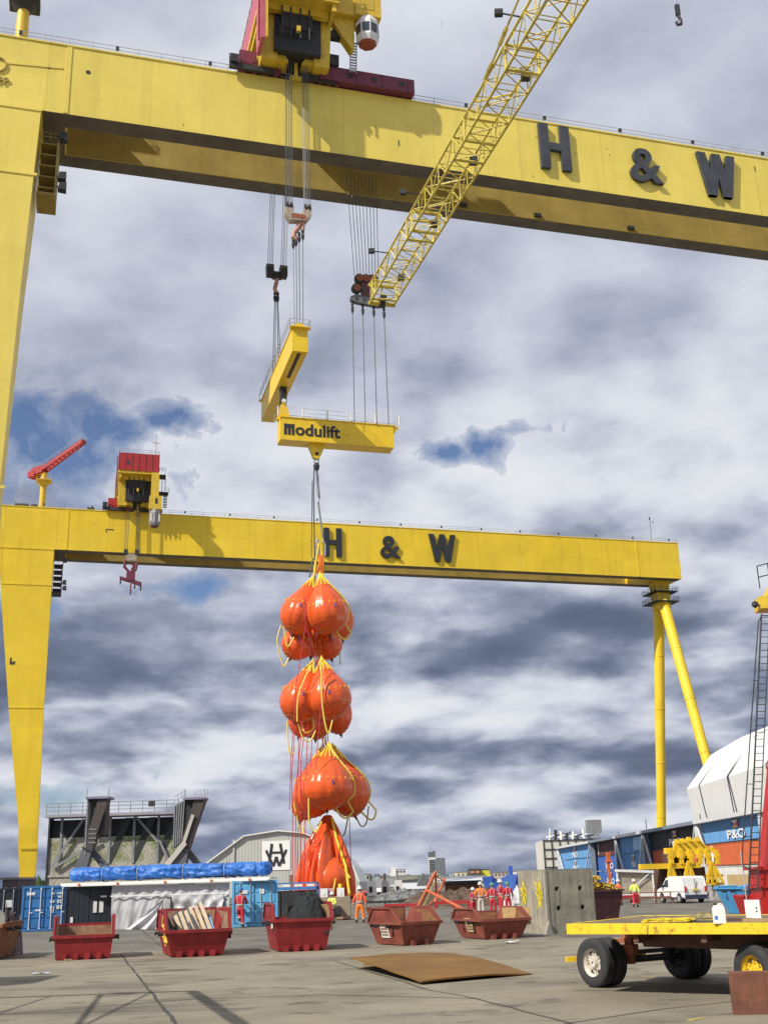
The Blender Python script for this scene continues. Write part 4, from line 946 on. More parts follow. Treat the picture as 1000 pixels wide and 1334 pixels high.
def rf(u, v):
    a = 2*pi*v; x = u*LT; e = max(.01, min(1, u*45, (1-u)*45))**.35
    tie = 1-.16*sum(math.exp(-((x-c_)/.10)**2) for c_ in (2.1, 4.2, 6.9, 9.3, 11.2))
    r = .50*e*tie*(1+.18*noise.noise(V((x*1.1, cos(a)*1.2, sin(a)*1.2)))+.12*noise.noise(V((x*3.4, cos(a)*3, sin(a)*2+x)))+.05*noise.noise(V((x*9, cos(a)*3, sin(a)*5+x)))); ca, sa = cos(a), sin(a); q_ = (abs(ca)**4+abs(sa)**4)**-.25; r *= .86*q_
    return V((x, cos(a)*r*1.5, .46+sin(a)*r*.90*(1.0 if sin(a) > 0 else .9)))
MB().grid(rf, 260, 36).build('tarpaulin_cover', BLT, rl, True)
for c_ in (2.1, 4.2, 6.9, 9.3): MB().path([(c_+.03*sin(k), cos(k*pi/8)*.69, .46+sin(k*pi/8)*.42) for k in range(16)], .025, 5, True).build('tie_rope', GV, rl)
MB().box(-.3, 12.0, -.75, .75, -.08, .02).box(-.2, 11.9, -.78, -.70, -.16, -.08).build('carrier_frame', WH, rl)
for x in (.8, 3.1, 5.9, 8.6, 10.8): MB().box(x, x+.12, -.85, -.79, -.14, -.02).build('orange_clip', COR, rl)

# ================================================================== skips
SK1 = mat('skip_red', (.27, .016, .020), .55, .3, 1.6, rust=.24, streak=.3); SK2 = mat('skip_faded_red', (.23, .055, .038), .7, .3, 1.8, rust=.32, streak=.4, bump=.15, rustcol=(.20, .10, .05))
SKI = mat('skip_inside', (.26, .15, .09), .85, .4, 1.8, rust=.4, streak=.4, rustcol=(.40, .27, .17))
def skip(label, loc, rz, W, L, hs, hf, fl, m, inner, group, lugs=4, back=None, front_cut=.9):
    """open topped skip, front towards local -y; fl = outward lean of the walls"""
    t = thing('skip', label, 'skip', loc, rz, group); w = W/2; th = .05
    bw = w-fl; L0 = .45*L*fl
    def side(s):
        xo = lambda z: s*(bw+(w-bw)*min(1, z/hf))
        P = [(0+.0, 0), (L, 0), (L+fl, hf), (L-.1, hs), (.28*front_cut, hs), (-fl, hf)]
        b = MB(); b.prism(P, lambda p, k: V((xo(p[1])-(s*th if k else 0), p[0], p[1]+.03))); return b
    for s in (-1, 1): side(s).build('side_wall', m, t)
    fr = MB().hexa([(-bw, 0, .03), (bw, 0, .03), (bw, th, .03), (-bw, th, .03)], [(-w, -fl, hf), (w, -fl, hf), (w, -fl+th, hf), (-w, -fl+th, hf)]); fr.build('front_wall', m, t)
    bh = back or hf; k = bh/hf
    MB().hexa([(-bw, L-th, .03), (bw, L-th, .03), (bw, L, .03), (-bw, L, .03)], [(-w, L+fl*k-th, bh), (w, L+fl*k-th, bh), (w, L+fl*k, bh), (-w, L+fl*k, bh)]).build('back_wall', m, t)
    MB().box(-bw, bw, .02, L-.02, .03, .08).build('floor_plate', inner, t)
    for s in (-1, 1):                       # inside skins a few mm proud
        o = MB().prism([(.06, .09), (L-.06, .09), (L+fl-.08, hf), (L-.16, hs-.06), (.34*front_cut, hs-.06), (-fl+.08, hf)], lambda p, k: V((s*(bw+(w-bw)*min(1, p[1]/hf)-th-.003-.004*k), p[0], p[1]))).build('inner_skin', inner, t)
    MB().hexa([(-bw+.06, L-th-.012, .09), (bw-.06, L-th-.012, .09), (bw-.06, L-th-.004, .09), (-bw+.06, L-th-.004, .09)], [(-w+.08, L+fl*k-th-.012, bh-.03), (w-.08, L+fl*k-th-.012, bh-.03), (w-.08, L+fl*k-th-.004, bh-.03), (-w+.08, L+fl*k-th-.004, bh-.03)]).build('inner_skin', inner, t)
    rm = MB().box(-w-.05, w+.05, -fl-.06, -fl+.03, hf-.05, hf+.05)
    for s in (-1, 1):
        rm.bar((s*(w+.02), -fl, hf), (s*(w+.02), .28*front_cut, hs+.03), .07, .06).bar((s*(w+.02), .28*front_cut, hs+.033), (s*(w+.02), L-.1, hs+.033), .07, .06).bar((s*(w+.02), L-.1, hs+.03), (s*(w+.02), L+fl, hf+.02), .07, .06)
        rm.bar((s*(w+.03), -fl, hf), (s*(w+.03), L+fl, hf), .05, .08)
    rm.box(-w, w, L+fl*k-.03, L+fl*k+.05, bh-.04, bh+.05); rm.build('rim', m, t)
    for i in range(lugs):
        x = -bw+bw*2*(i+.5)/lugs*.85+.1*bw; MB().box(x-.09, x+.09, -.16, 0.02, 0, .2).box(x-.05, x+.05, -.2, -.16, 0, .12).build('base_lug', m, t)
    for s in (-1, 1):
        for y in (L*.28, L*.72): MB().tube((s*(w-.02), y, hf*.88), (s*(w+.18), y, hf*.88), .05, 8).lathe([(.08, 0), (.08, .03)], (s*(w+.18), y, hf*.88), 8, 'x').build('lifting_pin', DK, t)
    return t
gS = 'skips standing in a row on the yard'
p = G(108, 1250); s1 = skip('bright red empty skip, second in the row from the left edge', (p.x, p.y, 0), radians(14), 1.9, 2.4, 1.30, .72, .07, SK1, SKI, gS, 4, 1.02, .35)
MB().box(-.62, -.4, -.3, -.1, 0, .05).xf(RZ(.2)).build('timber_offcut', WD, s1)
p = G(257, 1246); s2 = skip('red skip with yellow painted scrawl, holding broken pallets', (p.x, p.y, 0), radians(17), 2.1, 2.5, 1.42, .80, .20, SK1, SKI, gS, 4, 1.42, .5)
p = G(394, 1239); s3 = skip('red skip filled with black netting, in front of the orange bags', (p.x, p.y, 0), radians(13), 2.0, 2.4, 1.50, 1.0, .18, SK1, SKI, gS, 4, 1.0, .5)
p = G(545, 1231); s4 = skip('rusty faded red skip with a white notice on its end, empty', (p.x, p.y, 0), radians(33), 1.7, 1.75, 1.22, .74, .22, SK2, RU, gS, 2, 1.22, 1.6)
p = G(656, 1223); s5 = skip('long faded red skip with a yellowed notice, holding chipboard', (p.x, p.y, 0), radians(22), 2.0, 2.1, 1.05, .68, .24, SK2, RU, gS, 3, .9, 1.4)
p = G(-32, 1252); s0 = skip('brown rusty skip cut off by the left edge, holding a wheel and yellow hose', (p.x, p.y, 0), radians(4), 1.7, 2.4, 1.15, 1.1, .2, RU, RU, gS, 3, 1.1, .5)
yp = mat('yellow_chalk_paint', (.75, .55, .10), .7, .2, 4)
def scrawl(par, pts, r, m=yp): MB().path(pts, r, 5).build('painted_mark', m, par)
def onside(t_, W, fl, hf, y, z, x=-1): return V((x*(W/2-fl+fl*min(1, z/hf)+.012), y, z+.03))
for seq in ([(1.0, 1.15), (.7, 1.25), (.95, .95), (.65, .9)], [(.9, .7), (.6, .75), (.85, .5), (.5, .45)], [(.45, 1.0), (.5, .6), (.35, .4)], [(1.05, .6), (.8, .3)]):
    scrawl(s2, [onside(s2, 2.1, .20, .8, y, z) for y, z in seq], .035)
    
for t_, W, fl, hf, mm in ((s4, 1.7, .22, .74, WH), (s5, 2.0, .24, .68, mat('yellowed_board', (.62, .52, .30), .7, .1, 3))):
    a = [onside(t_, W, fl, hf, y, z) for y, z in ((.7, .22), (1.25, .22), (1.25, .72), (.7, .72))]
    o_ = V((-.02, 0, 0)); MB().hexa([a[0]+o_, a[1]+o_, a[1], a[0]], [a[3]+o_, a[2]+o_, a[2], a[3]]).build('notice_board', mm, t_)
    tb = MB()
    for k in range(4):
        z = .30+k*.1
        for j in range(4): q0 = onside(t_, W, fl, hf, .76+j*.11, z); tb.box(q0.x-.035, q0.x-.018, q0.y, q0.y+.09, q0.z, q0.z+.05)
    tb.build('notice_lettering', RU, t_)
a = onside(s3, 2.0, .18, 1.0, .35, .78); MB().box(a.x-.02, a.x+.01, a.y, a.y+.4, a.z-.07, a.z+.09).build('white_stencil', WH, s3)
# things in the skips
gP = 'broken pallets in the red skip'
def pallet(label, loc, rot, m, nsl=5, Lp=1.1):
    t = thing('pallet', label, 'pallet', loc, 0, gP); t.rotation_euler = rot
    for i in range(nsl): MB().box(-.55+i*1.1/nsl, -.55+i*1.1/nsl+.12, -.02, 0, 0, Lp+.05*(i % 2)).build('slat', m, t)
    for z in (.08, Lp*.62): MB().box(-.56, .56, 0.03, .10, z, z+.07).build('bearer', DK, t)
b2_ = V(s2.location)
PALE = mat('pale_pallet_wood', (.56, .46, .32), .8, .2, 3); PGR = mat('grey_pallet', (.07, .075, .085), .8, .2, 3)
pallet('pale pallet leaning in the middle of the red skip', b2_+V((.05, .75, .32)), (radians(-22), radians(-24), radians(8)), PALE, 6, 1.35)
pallet('grey pallet leaning at the left inside the red skip', b2_+V((-.35, .75, .34)), (radians(-24), radians(-30), radians(8)), PGR, 6, 1.25)
t = thing('blue_board', 'blue plank standing among the pallets in the red skip', 'plank', b2_+V((.40, .72, .3))); t.rotation_euler = (radians(-25), radians(-24), 0)
MB().box(0, .22, 0, .03, 0, 1.05).box(.02, .06, -.012, 0, .1, .9).build('board', CB, t); MB().box(-.14, -.03, .01, .05, .1, 1.2).build('white_batten', PALE, t)
def heap(name, label, cat, loc, rx, ry, h, m, seed, nse=2.2, rz=0, base=0.0):
    def f(u, v):
        x = (u-.5)*2; y = (v-.5)*2; e = max(0, 1-max(abs(x)**3, abs(y)**3))**.6
        n = noise.noise(V((x*nse+seed, y*nse, 1)))+.5*noise.noise(V((x*nse*2.6, y*nse*2.6+seed, 4)))+.3*noise.noise(V((x*nse*6, y*nse*6, seed)))
        return V((x*rx, y*ry, base+e*h*(.75+.6*n)))
    o = MB().grid(f, 44, 30).build(name, m, None, True); o.location = loc; o.rotation_euler = (0, 0, rz); return tag(o, label, cat)
def net(u, v):
    x = (u-.5)*2; y = (v-.5)*2
    ridge = max(0, 1-((x-.15)/.9)**2)**.8*max(0, 1-y*y)**.5; f = .25*noise.noise(V((x*4, y*3, 1)))+.15*noise.noise(V((x*9, y*8, 2)))+.12*abs(sin(x*7+y*4))
    return V((x*.95, y*1.1, .80+ridge*(.95+.25*x)+f*ridge-.25*(1-ridge)))
o = MB().grid(net, 60, 40).build('black_netting', mat('black_netting', (.010, .013, .015), .85, .4, 4, bump=.6, bscale=25), None, True); o.location = V(s3.location)+V((-.05, 1.15, 0)); tag(o, 'heap of black netting piled in the red skip', 'netting')
def brd(name, label, p0, p1, ht, th, m, tilt=0):
    p0 = V(p0); p1 = V(p1); d = p1-p0; o = MB().box(0, d.length, 0, th, 0, ht).build(name, m); o.location = p0; o.rotation_euler = (tilt, 0, atan2(d.y, d.x)); return tag(o, label, 'board')
l3 = V(s3.location); brd('plywood_sheet', 'plywood sheet standing at the right inside the skip with netting', l3+V((.42, .55, .6)), l3+V((1.0, .75, .6)), .88, .02, PLY)
l2 = V(s2.location); brd('plywood_sheet', 'brown board at the right inside the pallet skip', l2+V((.35, 2.3, .5)), l2+V((1.0, .6, .45)), 1.0, .03, mat('brown_board', (.28, .15, .07), .8, .2, 2))
l5 = V(s5.location); brd('chipboard_sheet', 'pale chipboard standing at the right end of the long skip', l5+V((.1, 1.1, .45)), l5+V((1.15, .9, .45)), .62, .02, mat('chipboard', (.50, .33, .15), .85, .25, 7, bump=.2))
l0 = V(s0.location)
t = thing('old_tyre', 'old grey tyre lying in the rusty skip at the left edge', 'tyre', l0+V((.45, .35, 1.25))); t.rotation_euler = (radians(-25), radians(10), 0)
MB().lathe([(.24, -.08), (.36, -.1), (.40, -.05), (.40, .05), (.36, .1), (.24, .08)], n=28, axis='y').build('tyre_ring', mat('grey_rubber', (.16, .16, .15), .8, .2, 4), t, True)
MB().lathe([(.235, -.03), (.24, .03)], n=20, axis='y').build('wheel_disc', DK, t)
o = MB().path([V((.5*cos(a*.9)*(.6+.03*a), .35*sin(a*.9), 1.12+.05*sin(a*2.1))) for a in range(22)], .05, 6).build('yellow_hose_coil', mat('yellow_hose', (0, 0, 0)), None, True); o.location = l0+V((.1, .3, 0)); tag(o, 'yellow hose coiled in the rusty skip at the left edge', 'hose')
heap('scrap_heap', 'tangled red, green and blue scrap behind the leftmost skip', 'scrap heap', l0+V((.0, 2.9, 0)), .55, .5, 1.5, mat('mixed_scrap', (.10, .08, .09), .7, .9, 6, rust=.3, rustcol=(.35, .05, .04)), 4, 5)

# rusty steel plate lying on timber
A_, B2, C2, D2 = G(457, 1246, .30), G(590, 1240.5, .10), G(692, 1267, .05), G(548, 1277, .10)
def plf(u, v, dz=0):
    p = (A_*(1-u)+D2*u)*(1-v)+(B2*(1-u)+C2*u)*v; return p+V((0, 0, .05*sin(pi*u)*(.4+.6*v)+.05*sin(pi*v)+.02*noise.noise(V((u*4, v*4, 2)))-.02+dz))
pm = MB().grid(lambda u, v: plf(u, v)-A_, 24, 16); n0 = len(pm.v); pm.grid(lambda u, v: plf(u, v, -.035)-A_, 24, 16)
ed = [(i, 0) for i in range(24)]+[(24, j) for j in range(16)]+[(24-i, 16) for i in range(24)]+[(0, 16-j) for j in range(16)]
idx = lambda i, j: j*25+i
pm.f += [[idx(*ed[k]), idx(*ed[(k+1) % len(ed)]), n0+idx(*ed[(k+1) % len(ed)]), n0+idx(*ed[k])] for k in range(len(ed))]
o = pm.build('steel_plate', mat('ochre_rust_plate', (.175, .088, .016), .8, .32, .55, rust=.2, bump=.25, streak=.15, rustcol=(.22, .095, .03)), None, False); o.location = A_; tag(o, 'large warped rusty steel plate lying on the concrete', 'steel plate')
p = G(487, 1259); o = MB().box(-.42, .42, -.12, .12, 0, .2).build('timber_block', WD); o.location = (p.x+.1, p.y+.3, 0); o.rotation_euler = (0, 0, .1); tag(o, 'short timber block propping the left edge of the rusty plate', 'timber block')
p = G(667, 1229); o = MB().grid(lambda u, v: V(((u-.5)*.5, (v-.5)*.3, .03+.06*noise.noise(V((u*4, v*4, 3)))+.04*u)), 8, 6).build('paper_scrap', WH); o.location = (p.x, p.y, .01); tag(o, 'crumpled white paper on the ground below the long skip', 'litter')
p = G(55, 1269.5); o = MB().grid(lambda u, v: V(((u-.5)*.55, (v-.5)*.2, .03+.05*noise.noise(V((u*5, v*4, 7))))), 8, 4).build('crushed_wrapper', mat('blue_white_wrapper', (.35, .45, .6), .4, .5, 9)); o.location = (p.x, p.y, .01); tag(o, 'crushed pale blue wrapper on the ground at lower left', 'litter')

# ================================================================== right middle ground
# concrete block with four holes
A_ = G(690, 1214); Bc = G(716, 1217); Cc = G(767, 1207)
e1 = (Cc-Bc); W1 = 2.35; yawb = atan2(e1.y, e1.x)*.35
blk = thing('concrete_block', 'big stained concrete block with four round holes and yellow paint', 'concrete block', (Bc.x, Bc.y, 0), yawb)
HB = 2.40; BWd = 2.18; BDp = 2.3
def holes(b, W, H, hs, r, y):
    """front wall with true round holes: ring triangulated as a fan of quads to the cell border"""
    xs = [0]+[(hs[0][0]+hs[1][0])/2]+[W]; zs = [0, (hs[0][1]+hs[2][1])/2, H]
    for hx, hz in hs:
        x0, x1 = (xs[0], xs[1]) if hx < xs[1] else (xs[1], xs[2]); z0, z1 = (zs[0], zs[1]) if hz < zs[1] else (zs[1], zs[2]); n = 24; inn = []; out = []; dp = []
        for k in range(n):
            a = 2*pi*(k+.5)/n; c_, s_ = cos(a), sin(a); inn.append((hx+r*c_, y, hz+r*s_)); dp.append((hx+r*c_, y+.55, hz+r*s_))
            tx = (x1-hx)/c_ if c_ > 0 else (x0-hx)/c_; tz = (z1-hz)/s_ if s_ > 0 else (z0-hz)/s_; q = min(tx, tz); out.append([hx+q*c_, y, hz+q*s_])
        for cx_, cz_ in ((x0, z0), (x1, z0), (x1, z1), (x0, z1)):
            k = min(range(n), key=lambda i: (out[i][0]-cx_)**2+(out[i][2]-cz_)**2); out[k] = [cx_, y, cz_]
        b.add(inn+out+dp, [(k, (k+1) % n, n+(k+1) % n, n+k) for k in range(n)]+[(k, 2*n+k, 2*n+(k+1) % n, (k+1) % n) for k in range(n)]+[tuple(range(2*n, 3*n))])
bb = MB(); holes(bb, BWd, HB, [(.48, .95), (1.60, .95), (.46, 1.68), (1.55, 1.68)], .10, 0)
bb.add([(0, 0, 0), (BWd, 0, 0), (BWd, BDp, 0), (-.0, BDp, 0), (0, 0, HB), (BWd, 0, HB), (BWd, BDp, HB), (0, BDp, HB)], [(1, 2, 6, 5), (2, 3, 7, 6), (3, 0, 4, 7), (4, 5, 6, 7)])
bb.build('block_body', CNB, blk, False, False)
MB().box(-.08, .02, -.03, .12, 0, HB-.02).prism([(-.25, 0), (.1, 0), (-.05, .5)], lambda p, k: V((p[0], -.12+.2*k, p[1]))).build('corner_rib', CN, blk)
MB().box(0.002, BWd+.02, .002, BDp, HB, HB+.03).build('top_skin', mat('weathered_top', (.20, .19, .17), .9, .3, 3), blk)
rr = random.Random(5)
for (cx_, cz_) in ((.55, 1.5), (1.75, 1.55)):
    pts = MB()
    for k in range(16):
        a = rr.uniform(.6, 1.5)*(1 if k % 3 else -1); r0 = rr.uniform(.02, .16); y = 1.0*cx_+rr.uniform(-.15, .15); z = cz_+rr.uniform(-.3, .2)
        pts.bar((-.012, y, z), (-.012, y+cos(a)*.3, z+sin(a)*.42), .012, rr.uniform(.04, .09), (1, 0, 0))
    pts.build('yellow_paint_splash', mat('bright_yellow_splash', (.72, .58, .03), .6, .2, 6), blk)['kind'] = 'stuff'
# dark skip of yellow ropes behind the block
p = G(812, 1199); sk = skip('dark skip heaped with yellow netting behind the concrete block', (p.x-1.1, p.y+.4, 0), radians(20), 2.6, 2.6, 1.45, 1.40, .25, mat('dark_maroon_skip', (.07, .025, .03), .6, .4, 2, rust=.15), DK, None, 2, 1.4, .4)
rp = MB(); rr = random.Random(9)
for i in range(110):
    x = rr.uniform(-1.25, 1.2); y = rr.uniform(-.2, 2.6); h = 1.35+max(0, .75*(1-((x+.35)/1.5)**2))*rr.uniform(.5, 1); P = []
    for k in range(7): P.append(V((x+rr.uniform(-.22, .22), y+rr.uniform(-.2, .2), h+rr.uniform(-.12, .1))))
    rp.path(P, .035, 4)
o = rp.build('yellow_rope_heap', mat('old_yellow_rope', (.52, .36, .05), .8, .5, 5)); o.location = sk.location; o.rotation_euler = sk.rotation_euler; tag(o, 'tangled heap of yellow rope filling the dark skip', 'rope heap', None, 'stuff')

# ---------------------------------------------------------------- people
SKN = mat('skin', (.50, .28, .19), .6, .08, 8); BOOT = mat('boot_leather', (.03, .025, .02), .7, .2, 8)
SUIT = {'red': mat('red_coverall', (.50, .025, .045), .8, .15, 6, bump=.4), 'orange': mat('orange_coverall', (.80, .11, .02), .8, .12, 6, bump=.4), 'hivis': mat('orange_hivis', (.85, .22, .02), .8, .12, 6, bump=.4),
        'yellow': mat('yellow_hivis', (.72, .85, .12), .8, .1, 6, bump=.4), 'pale': mat('pale_trousers', (.55, .52, .45), .8, .1, 6), 'dark': mat('dark_trousers', (.05, .05, .06), .8, .2, 6), 'lightorange': mat('orange_trousers', (.82, .20, .02), .8, .1, 6, bump=.4)}
HATS = {'white': WH, 'green': mat('green_helmet', (.08, .30, .16), .4, .1, 4), 'blue': mat('blue_helmet', (.05, .12, .35), .4, .1, 4), 'lime': mat('lime_helmet', (.5, .62, .12), .4, .1, 4)}
REF = mat('reflective_tape', (.50, .50, .49), .3, .05, 3)
def skinned(name, pts, edges, m, parent, sub=2):
    me = bpy.data.meshes.new(name); me.from_pydata([p[:3] for p in pts], edges, []); me.materials.append(m)
    o = bpy.data.objects.new(name, me); C.objects.link(o); o.parent = parent
    md = o.modifiers.new('skin', 'SKIN'); md.use_smooth_shade = True
    for i, p in enumerate(pts): sv = me.skin_vertices[0].data[i]; sv.radius = (p[3], p[4] if len(p) > 4 else p[3]); sv.use_root = (i == 0)
    s = o.modifiers.new('sub', 'SUBSURF'); s.levels = sub; s.render_levels = sub
    return o
def person(label, loc, rz, h=1.8, top='red', bot=None, hat='white', pose='stand', group=None, head=0.0, vest=False):
    t = thing('person', label, 'person', loc, rz, group); k = h/1.8; bot = bot or top
    # faces local -y. joints: legs / arms by pose
    P = dict(lf=(-.13, .02, .06), rf=(.13, .02, .06), lk=(-.12, -.01, .50), rk=(.12, -.01, .50), le=(-.30, .03, 1.14), re=(.30, .03, 1.14), lh=(-.31, -.06, .88), rh=(.31, -.06, .88))
    if pose == 'walk': P.update(lf=(-.10, -.26, .07), lk=(-.11, -.16, .50), rf=(.10, .30, .10), rk=(.11, .04, .50), lh=(-.30, .10, .90), rh=(.30, -.22, .95))
    if pose == 'lean': P.update(rf=(.05, -.10, .35), rk=(.13, -.26, .62), lh=(-.12, -.38, 1.15), rh=(.20, -.42, 1.18), le=(-.30, -.12, 1.15), re=(.30, -.14, 1.15))
    if pose == 'hips': P.update(le=(-.40, .10, 1.16), lh=(-.20, .0, 1.0), re=(.40, .10, 1.16), rh=(.20, 0, 1.0))
    if pose == 'wide': P.update(lf=(-.20, .02, .06), rf=(.20, 0, .06), lk=(-.17, -.01, .5), rk=(.17, -.01, .5), le=(-.33, .05, 1.13), re=(.33, .05, 1.13), lh=(-.33, -.02, .87), rh=(.33, -.02, .87))
    if pose == 'front': P.update(le=(-.29, -.10, 1.17), lh=(-.10, -.28, 1.12), re=(.29, -.10, 1.17), rh=(.10, -.28, 1.12))
    g = {a: tuple(x*k for x in v) for a, v in P.items()}
    def v(x, y, z, *r): return (x*k, y*k, z*k)+tuple(q*k for q in r)
    body = [v(0, 0, .96, .15, .12), v(0, 0, 1.18, .155, .115), v(0, 0, 1.38, .17, .12), v(0, 0, 1.50, .06), v(0, -.01, 1.60, .062), v(0, -.015, 1.70, .085, .10), v(0, -.01, 1.77, .07),
            v(-.10, 0, .90, .10), (*g['lk'], .062*k), (*g['lf'], .045*k), (g['lf'][0], g['lf'][1]-.15*k, g['lf'][2]-.02*k, .04*k, .03*k),
            v(.10, 0, .90, .10), (*g['rk'], .062*k), (*g['rf'], .045*k), (g['rf'][0], g['rf'][1]-.15*k, g['rf'][2]-.02*k, .04*k, .03*k),
            v(-.19, 0, 1.44, .06), (*g['le'], .044*k), (*g['lh'], .03*k), v(.19, 0, 1.44, .06), (*g['re'], .044*k), (*g['rh'], .03*k)]
    ed_ = [(0, 1), (1, 2), (2, 3), (3, 4), (4, 5), (5, 6), (0, 7), (7, 8), (8, 9), (9, 10), (0, 11), (11, 12), (12, 13), (13, 14), (2, 15), (15, 16), (16, 17), (2, 18), (18, 19), (19, 20)]
    skinned('body', body, ed_, SKN, t)
    tr = [v(0, 0, .95, .185, .15), v(0, 0, 1.05, .18, .145), v(-.105, 0, .88, .125), (*g['lk'], .095*k), (g['lf'][0], g['lf'][1], g['lf'][2]+.05*k, .082*k), v(.105, 0, .88, .125), (*g['rk'], .095*k), (g['rf'][0], g['rf'][1], g['rf'][2]+.05*k, .082*k)]
    skinned('trousers', tr, [(0, 1), (0, 2), (2, 3), (3, 4), (0, 5), (5, 6), (6, 7)], SUIT[bot], t)
    def tow(a, b, f): return tuple(a[i]+(b[i]-a[i])*f for i in range(3))
    lw = tow(g['le'], g['lh'], .85); rw = tow(g['re'], g['rh'], .85)
    jk = [v(0, 0, .93, .20, .16), v(0, 0, 1.15, .185, .145), v(0, 0, 1.38, .20, .145), v(0, 0, 1.50, .10), v(-.20, 0, 1.43, .088), (*g['le'], .068*k), (*lw, .055*k), v(.20, 0, 1.43, .088), (*g['re'], .068*k), (*rw, .055*k)]
    skinned('jacket', jk, [(0, 1), (1, 2), (2, 3), (2, 4), (4, 5), (5, 6), (2, 7), (7, 8), (8, 9)], SUIT[top], t)
    for s in ('l', 'r'):
        f = g[s+'f']; z0 = f[2]-.06*k
        MB().hexa([(f[0]-.055*k, f[1]-.22*k, z0), (f[0]+.055*k, f[1]-.22*k, z0), (f[0]+.05*k, f[1]+.08*k, z0), (f[0]-.05*k, f[1]+.08*k, z0)], [(f[0]-.04*k, f[1]-.19*k, z0+.08*k), (f[0]+.04*k, f[1]-.19*k, z0+.08*k), (f[0]+.05*k, f[1]+.07*k, z0+.16*k), (f[0]-.05*k, f[1]+.07*k, z0+.16*k)]).build('boot', BOOT, t)
        a, b = g[s+'k'], f; c1_ = tow(a, b, .62); c2_ = tow(a, b, .74)
        MB().tube(c1_, c2_, .098*k, 14, .094*k).build('reflective_band', REF, t, True)
        a, b = g[s+'e'], g[s+'h']; c1_ = tow(a, b, .35); c2_ = tow(a, b, .52); MB().tube(c1_, c2_, .070*k, 12).build('reflective_band', REF, t, True)
        hnd = g[s+'h']; d = (V(g[s+'h'])-V(g[s+'e'])).normalized(); sx = V((1, 0, 0)); b_ = MB().bar(V(hnd)-d*.02, V(hnd)+d*.08*k, .075*k, .035*k)
        for q in range(4): st = V(hnd)+d*.08*k+V((1, 0, 0))*(-.03+.02*q)*k; b_.path([st, st+d*(.035+.008*(q in (1, 2)))*k, st+d*.07*k+V((0, -.02, 0))*k], .009*k, 5)
        st = V(hnd)+d*.02*k+V((0, -.02, 0))*k; b_.path([st, st+d*.03*k+V((0, -.035, 0))*k, st+d*.06*k+V((0, -.04, 0))*k], .010*k, 5)
        b_.build('hand', SKN, t, True)
    for s in (-1, 1): MB().path([v(s*.11, -.155, 1.10), v(s*.12, -.16, 1.3), v(s*.13, -.10, 1.50), v(s*.13, .10, 1.50), v(s*.12, .165, 1.3), v(s*.11, .165, 1.10)], .014*k, 5).build('reflective_band', REF, t)
    MB().lathe([(.212*k, 1.04*k), (.212*k, 1.10*k)], n=20, fn=lambda th, q: 1-.22*abs(sin(th))**2).build('reflective_band', REF, t, True)
    hz = 1.74
    MB().lathe([(.155, hz-.005), (.150, hz+.012), (.128, hz+.02), (.125, hz+.07), (.095, hz+.125), (.04, hz+.15), (.005, hz+.153)], n=20).xf(SCL(k, k*1.12, k)).box(-.09*k, .09*k, -.22*k, -.12*k, (hz-.01)*k, (hz+.008)*k).build('hard_hat', HATS[hat], t, True)
    MB().path([v(-.03, -.105, 1.685), v(0, -.125, 1.665), v(.0, -.108, 1.70)], .012*k, 6).build('nose', SKN, t)
    for s in (-1, 1):
        MB().lathe([(.001, -.008), (.012, 0), (.001, .008)], v(s*.035, -.103, 1.70), 6).build('eye', DK, t); MB().box((s*.092-.01)*k, (s*.092+.01)*k, -.02*k, .02*k, 1.655*k, 1.715*k).build('ear', SKN, t)
    MB().box(-.03*k, .03*k, -.108*k, -.098*k, 1.632*k, 1.640*k).build('mouth', mat('lips', (.30, .10, .08), .6), t)
    return t
gW = 'workers on the yard'
def at(x, y): p = G(x, y); return (p.x, p.y, 0)
person('worker in dark red coverall leaning on the light blue container, one foot up', (-8.45, 64.15, 0), radians(172), 1.98, 'red', None, 'blue', 'lean', gW)
person('worker in plain orange coverall standing legs apart near the bags', at(469, 1202), radians(170), 1.86, 'orange', 'lightorange', 'white', 'wide', gW)
p0 = G(627, 1192); person('worker in bright orange jacket and pale trousers, left of the standing group', (p0.x, p0.y, 0), radians(185), 1.86, 'hivis', 'pale', 'white', 'hips', gW)
person('worker in red coverall almost hidden behind the orange jacket', (p0.x-.42, p0.y+.8, 0), radians(30), 1.55, 'red', None, 'white', 'front', gW)
person('worker in red coverall and green helmet, second from left in the standing group', at(642.5, 1192), radians(175), 1.8, 'red', None, 'green', 'stand', gW)
person('worker in red coverall and white helmet, turned sideways in the standing group', at(653, 1189), radians(110), 1.95, 'red', None, 'white', 'front', gW)
person('worker in red coverall and green helmet at the right of the standing group', at(662.5, 1189.5), radians(190), 1.82, 'red', None, 'green', 'stand', gW)
person('worker in yellow jacket and red trousers walking beside the white van', at(828, 1182), radians(160), 1.72, 'yellow', 'red', 'white', 'walk', gW)
person('crouched worker in lime helmet behind the netting skip', (-4.6, 66.0, 0), radians(20), 1.35, 'yellow', 'red', 'lime', 'front', gW)
person('worker in white helmet and yellow jacket behind the netting skip', (-3.6, 66.6, 0), radians(-20), 1.6, 'yellow', 'dark', 'white', 'front', gW)
person('distant worker in orange beside the frame shelter', at(807, 1179), radians(120), 1.7, 'orange', None, 'white', 'stand', gW)

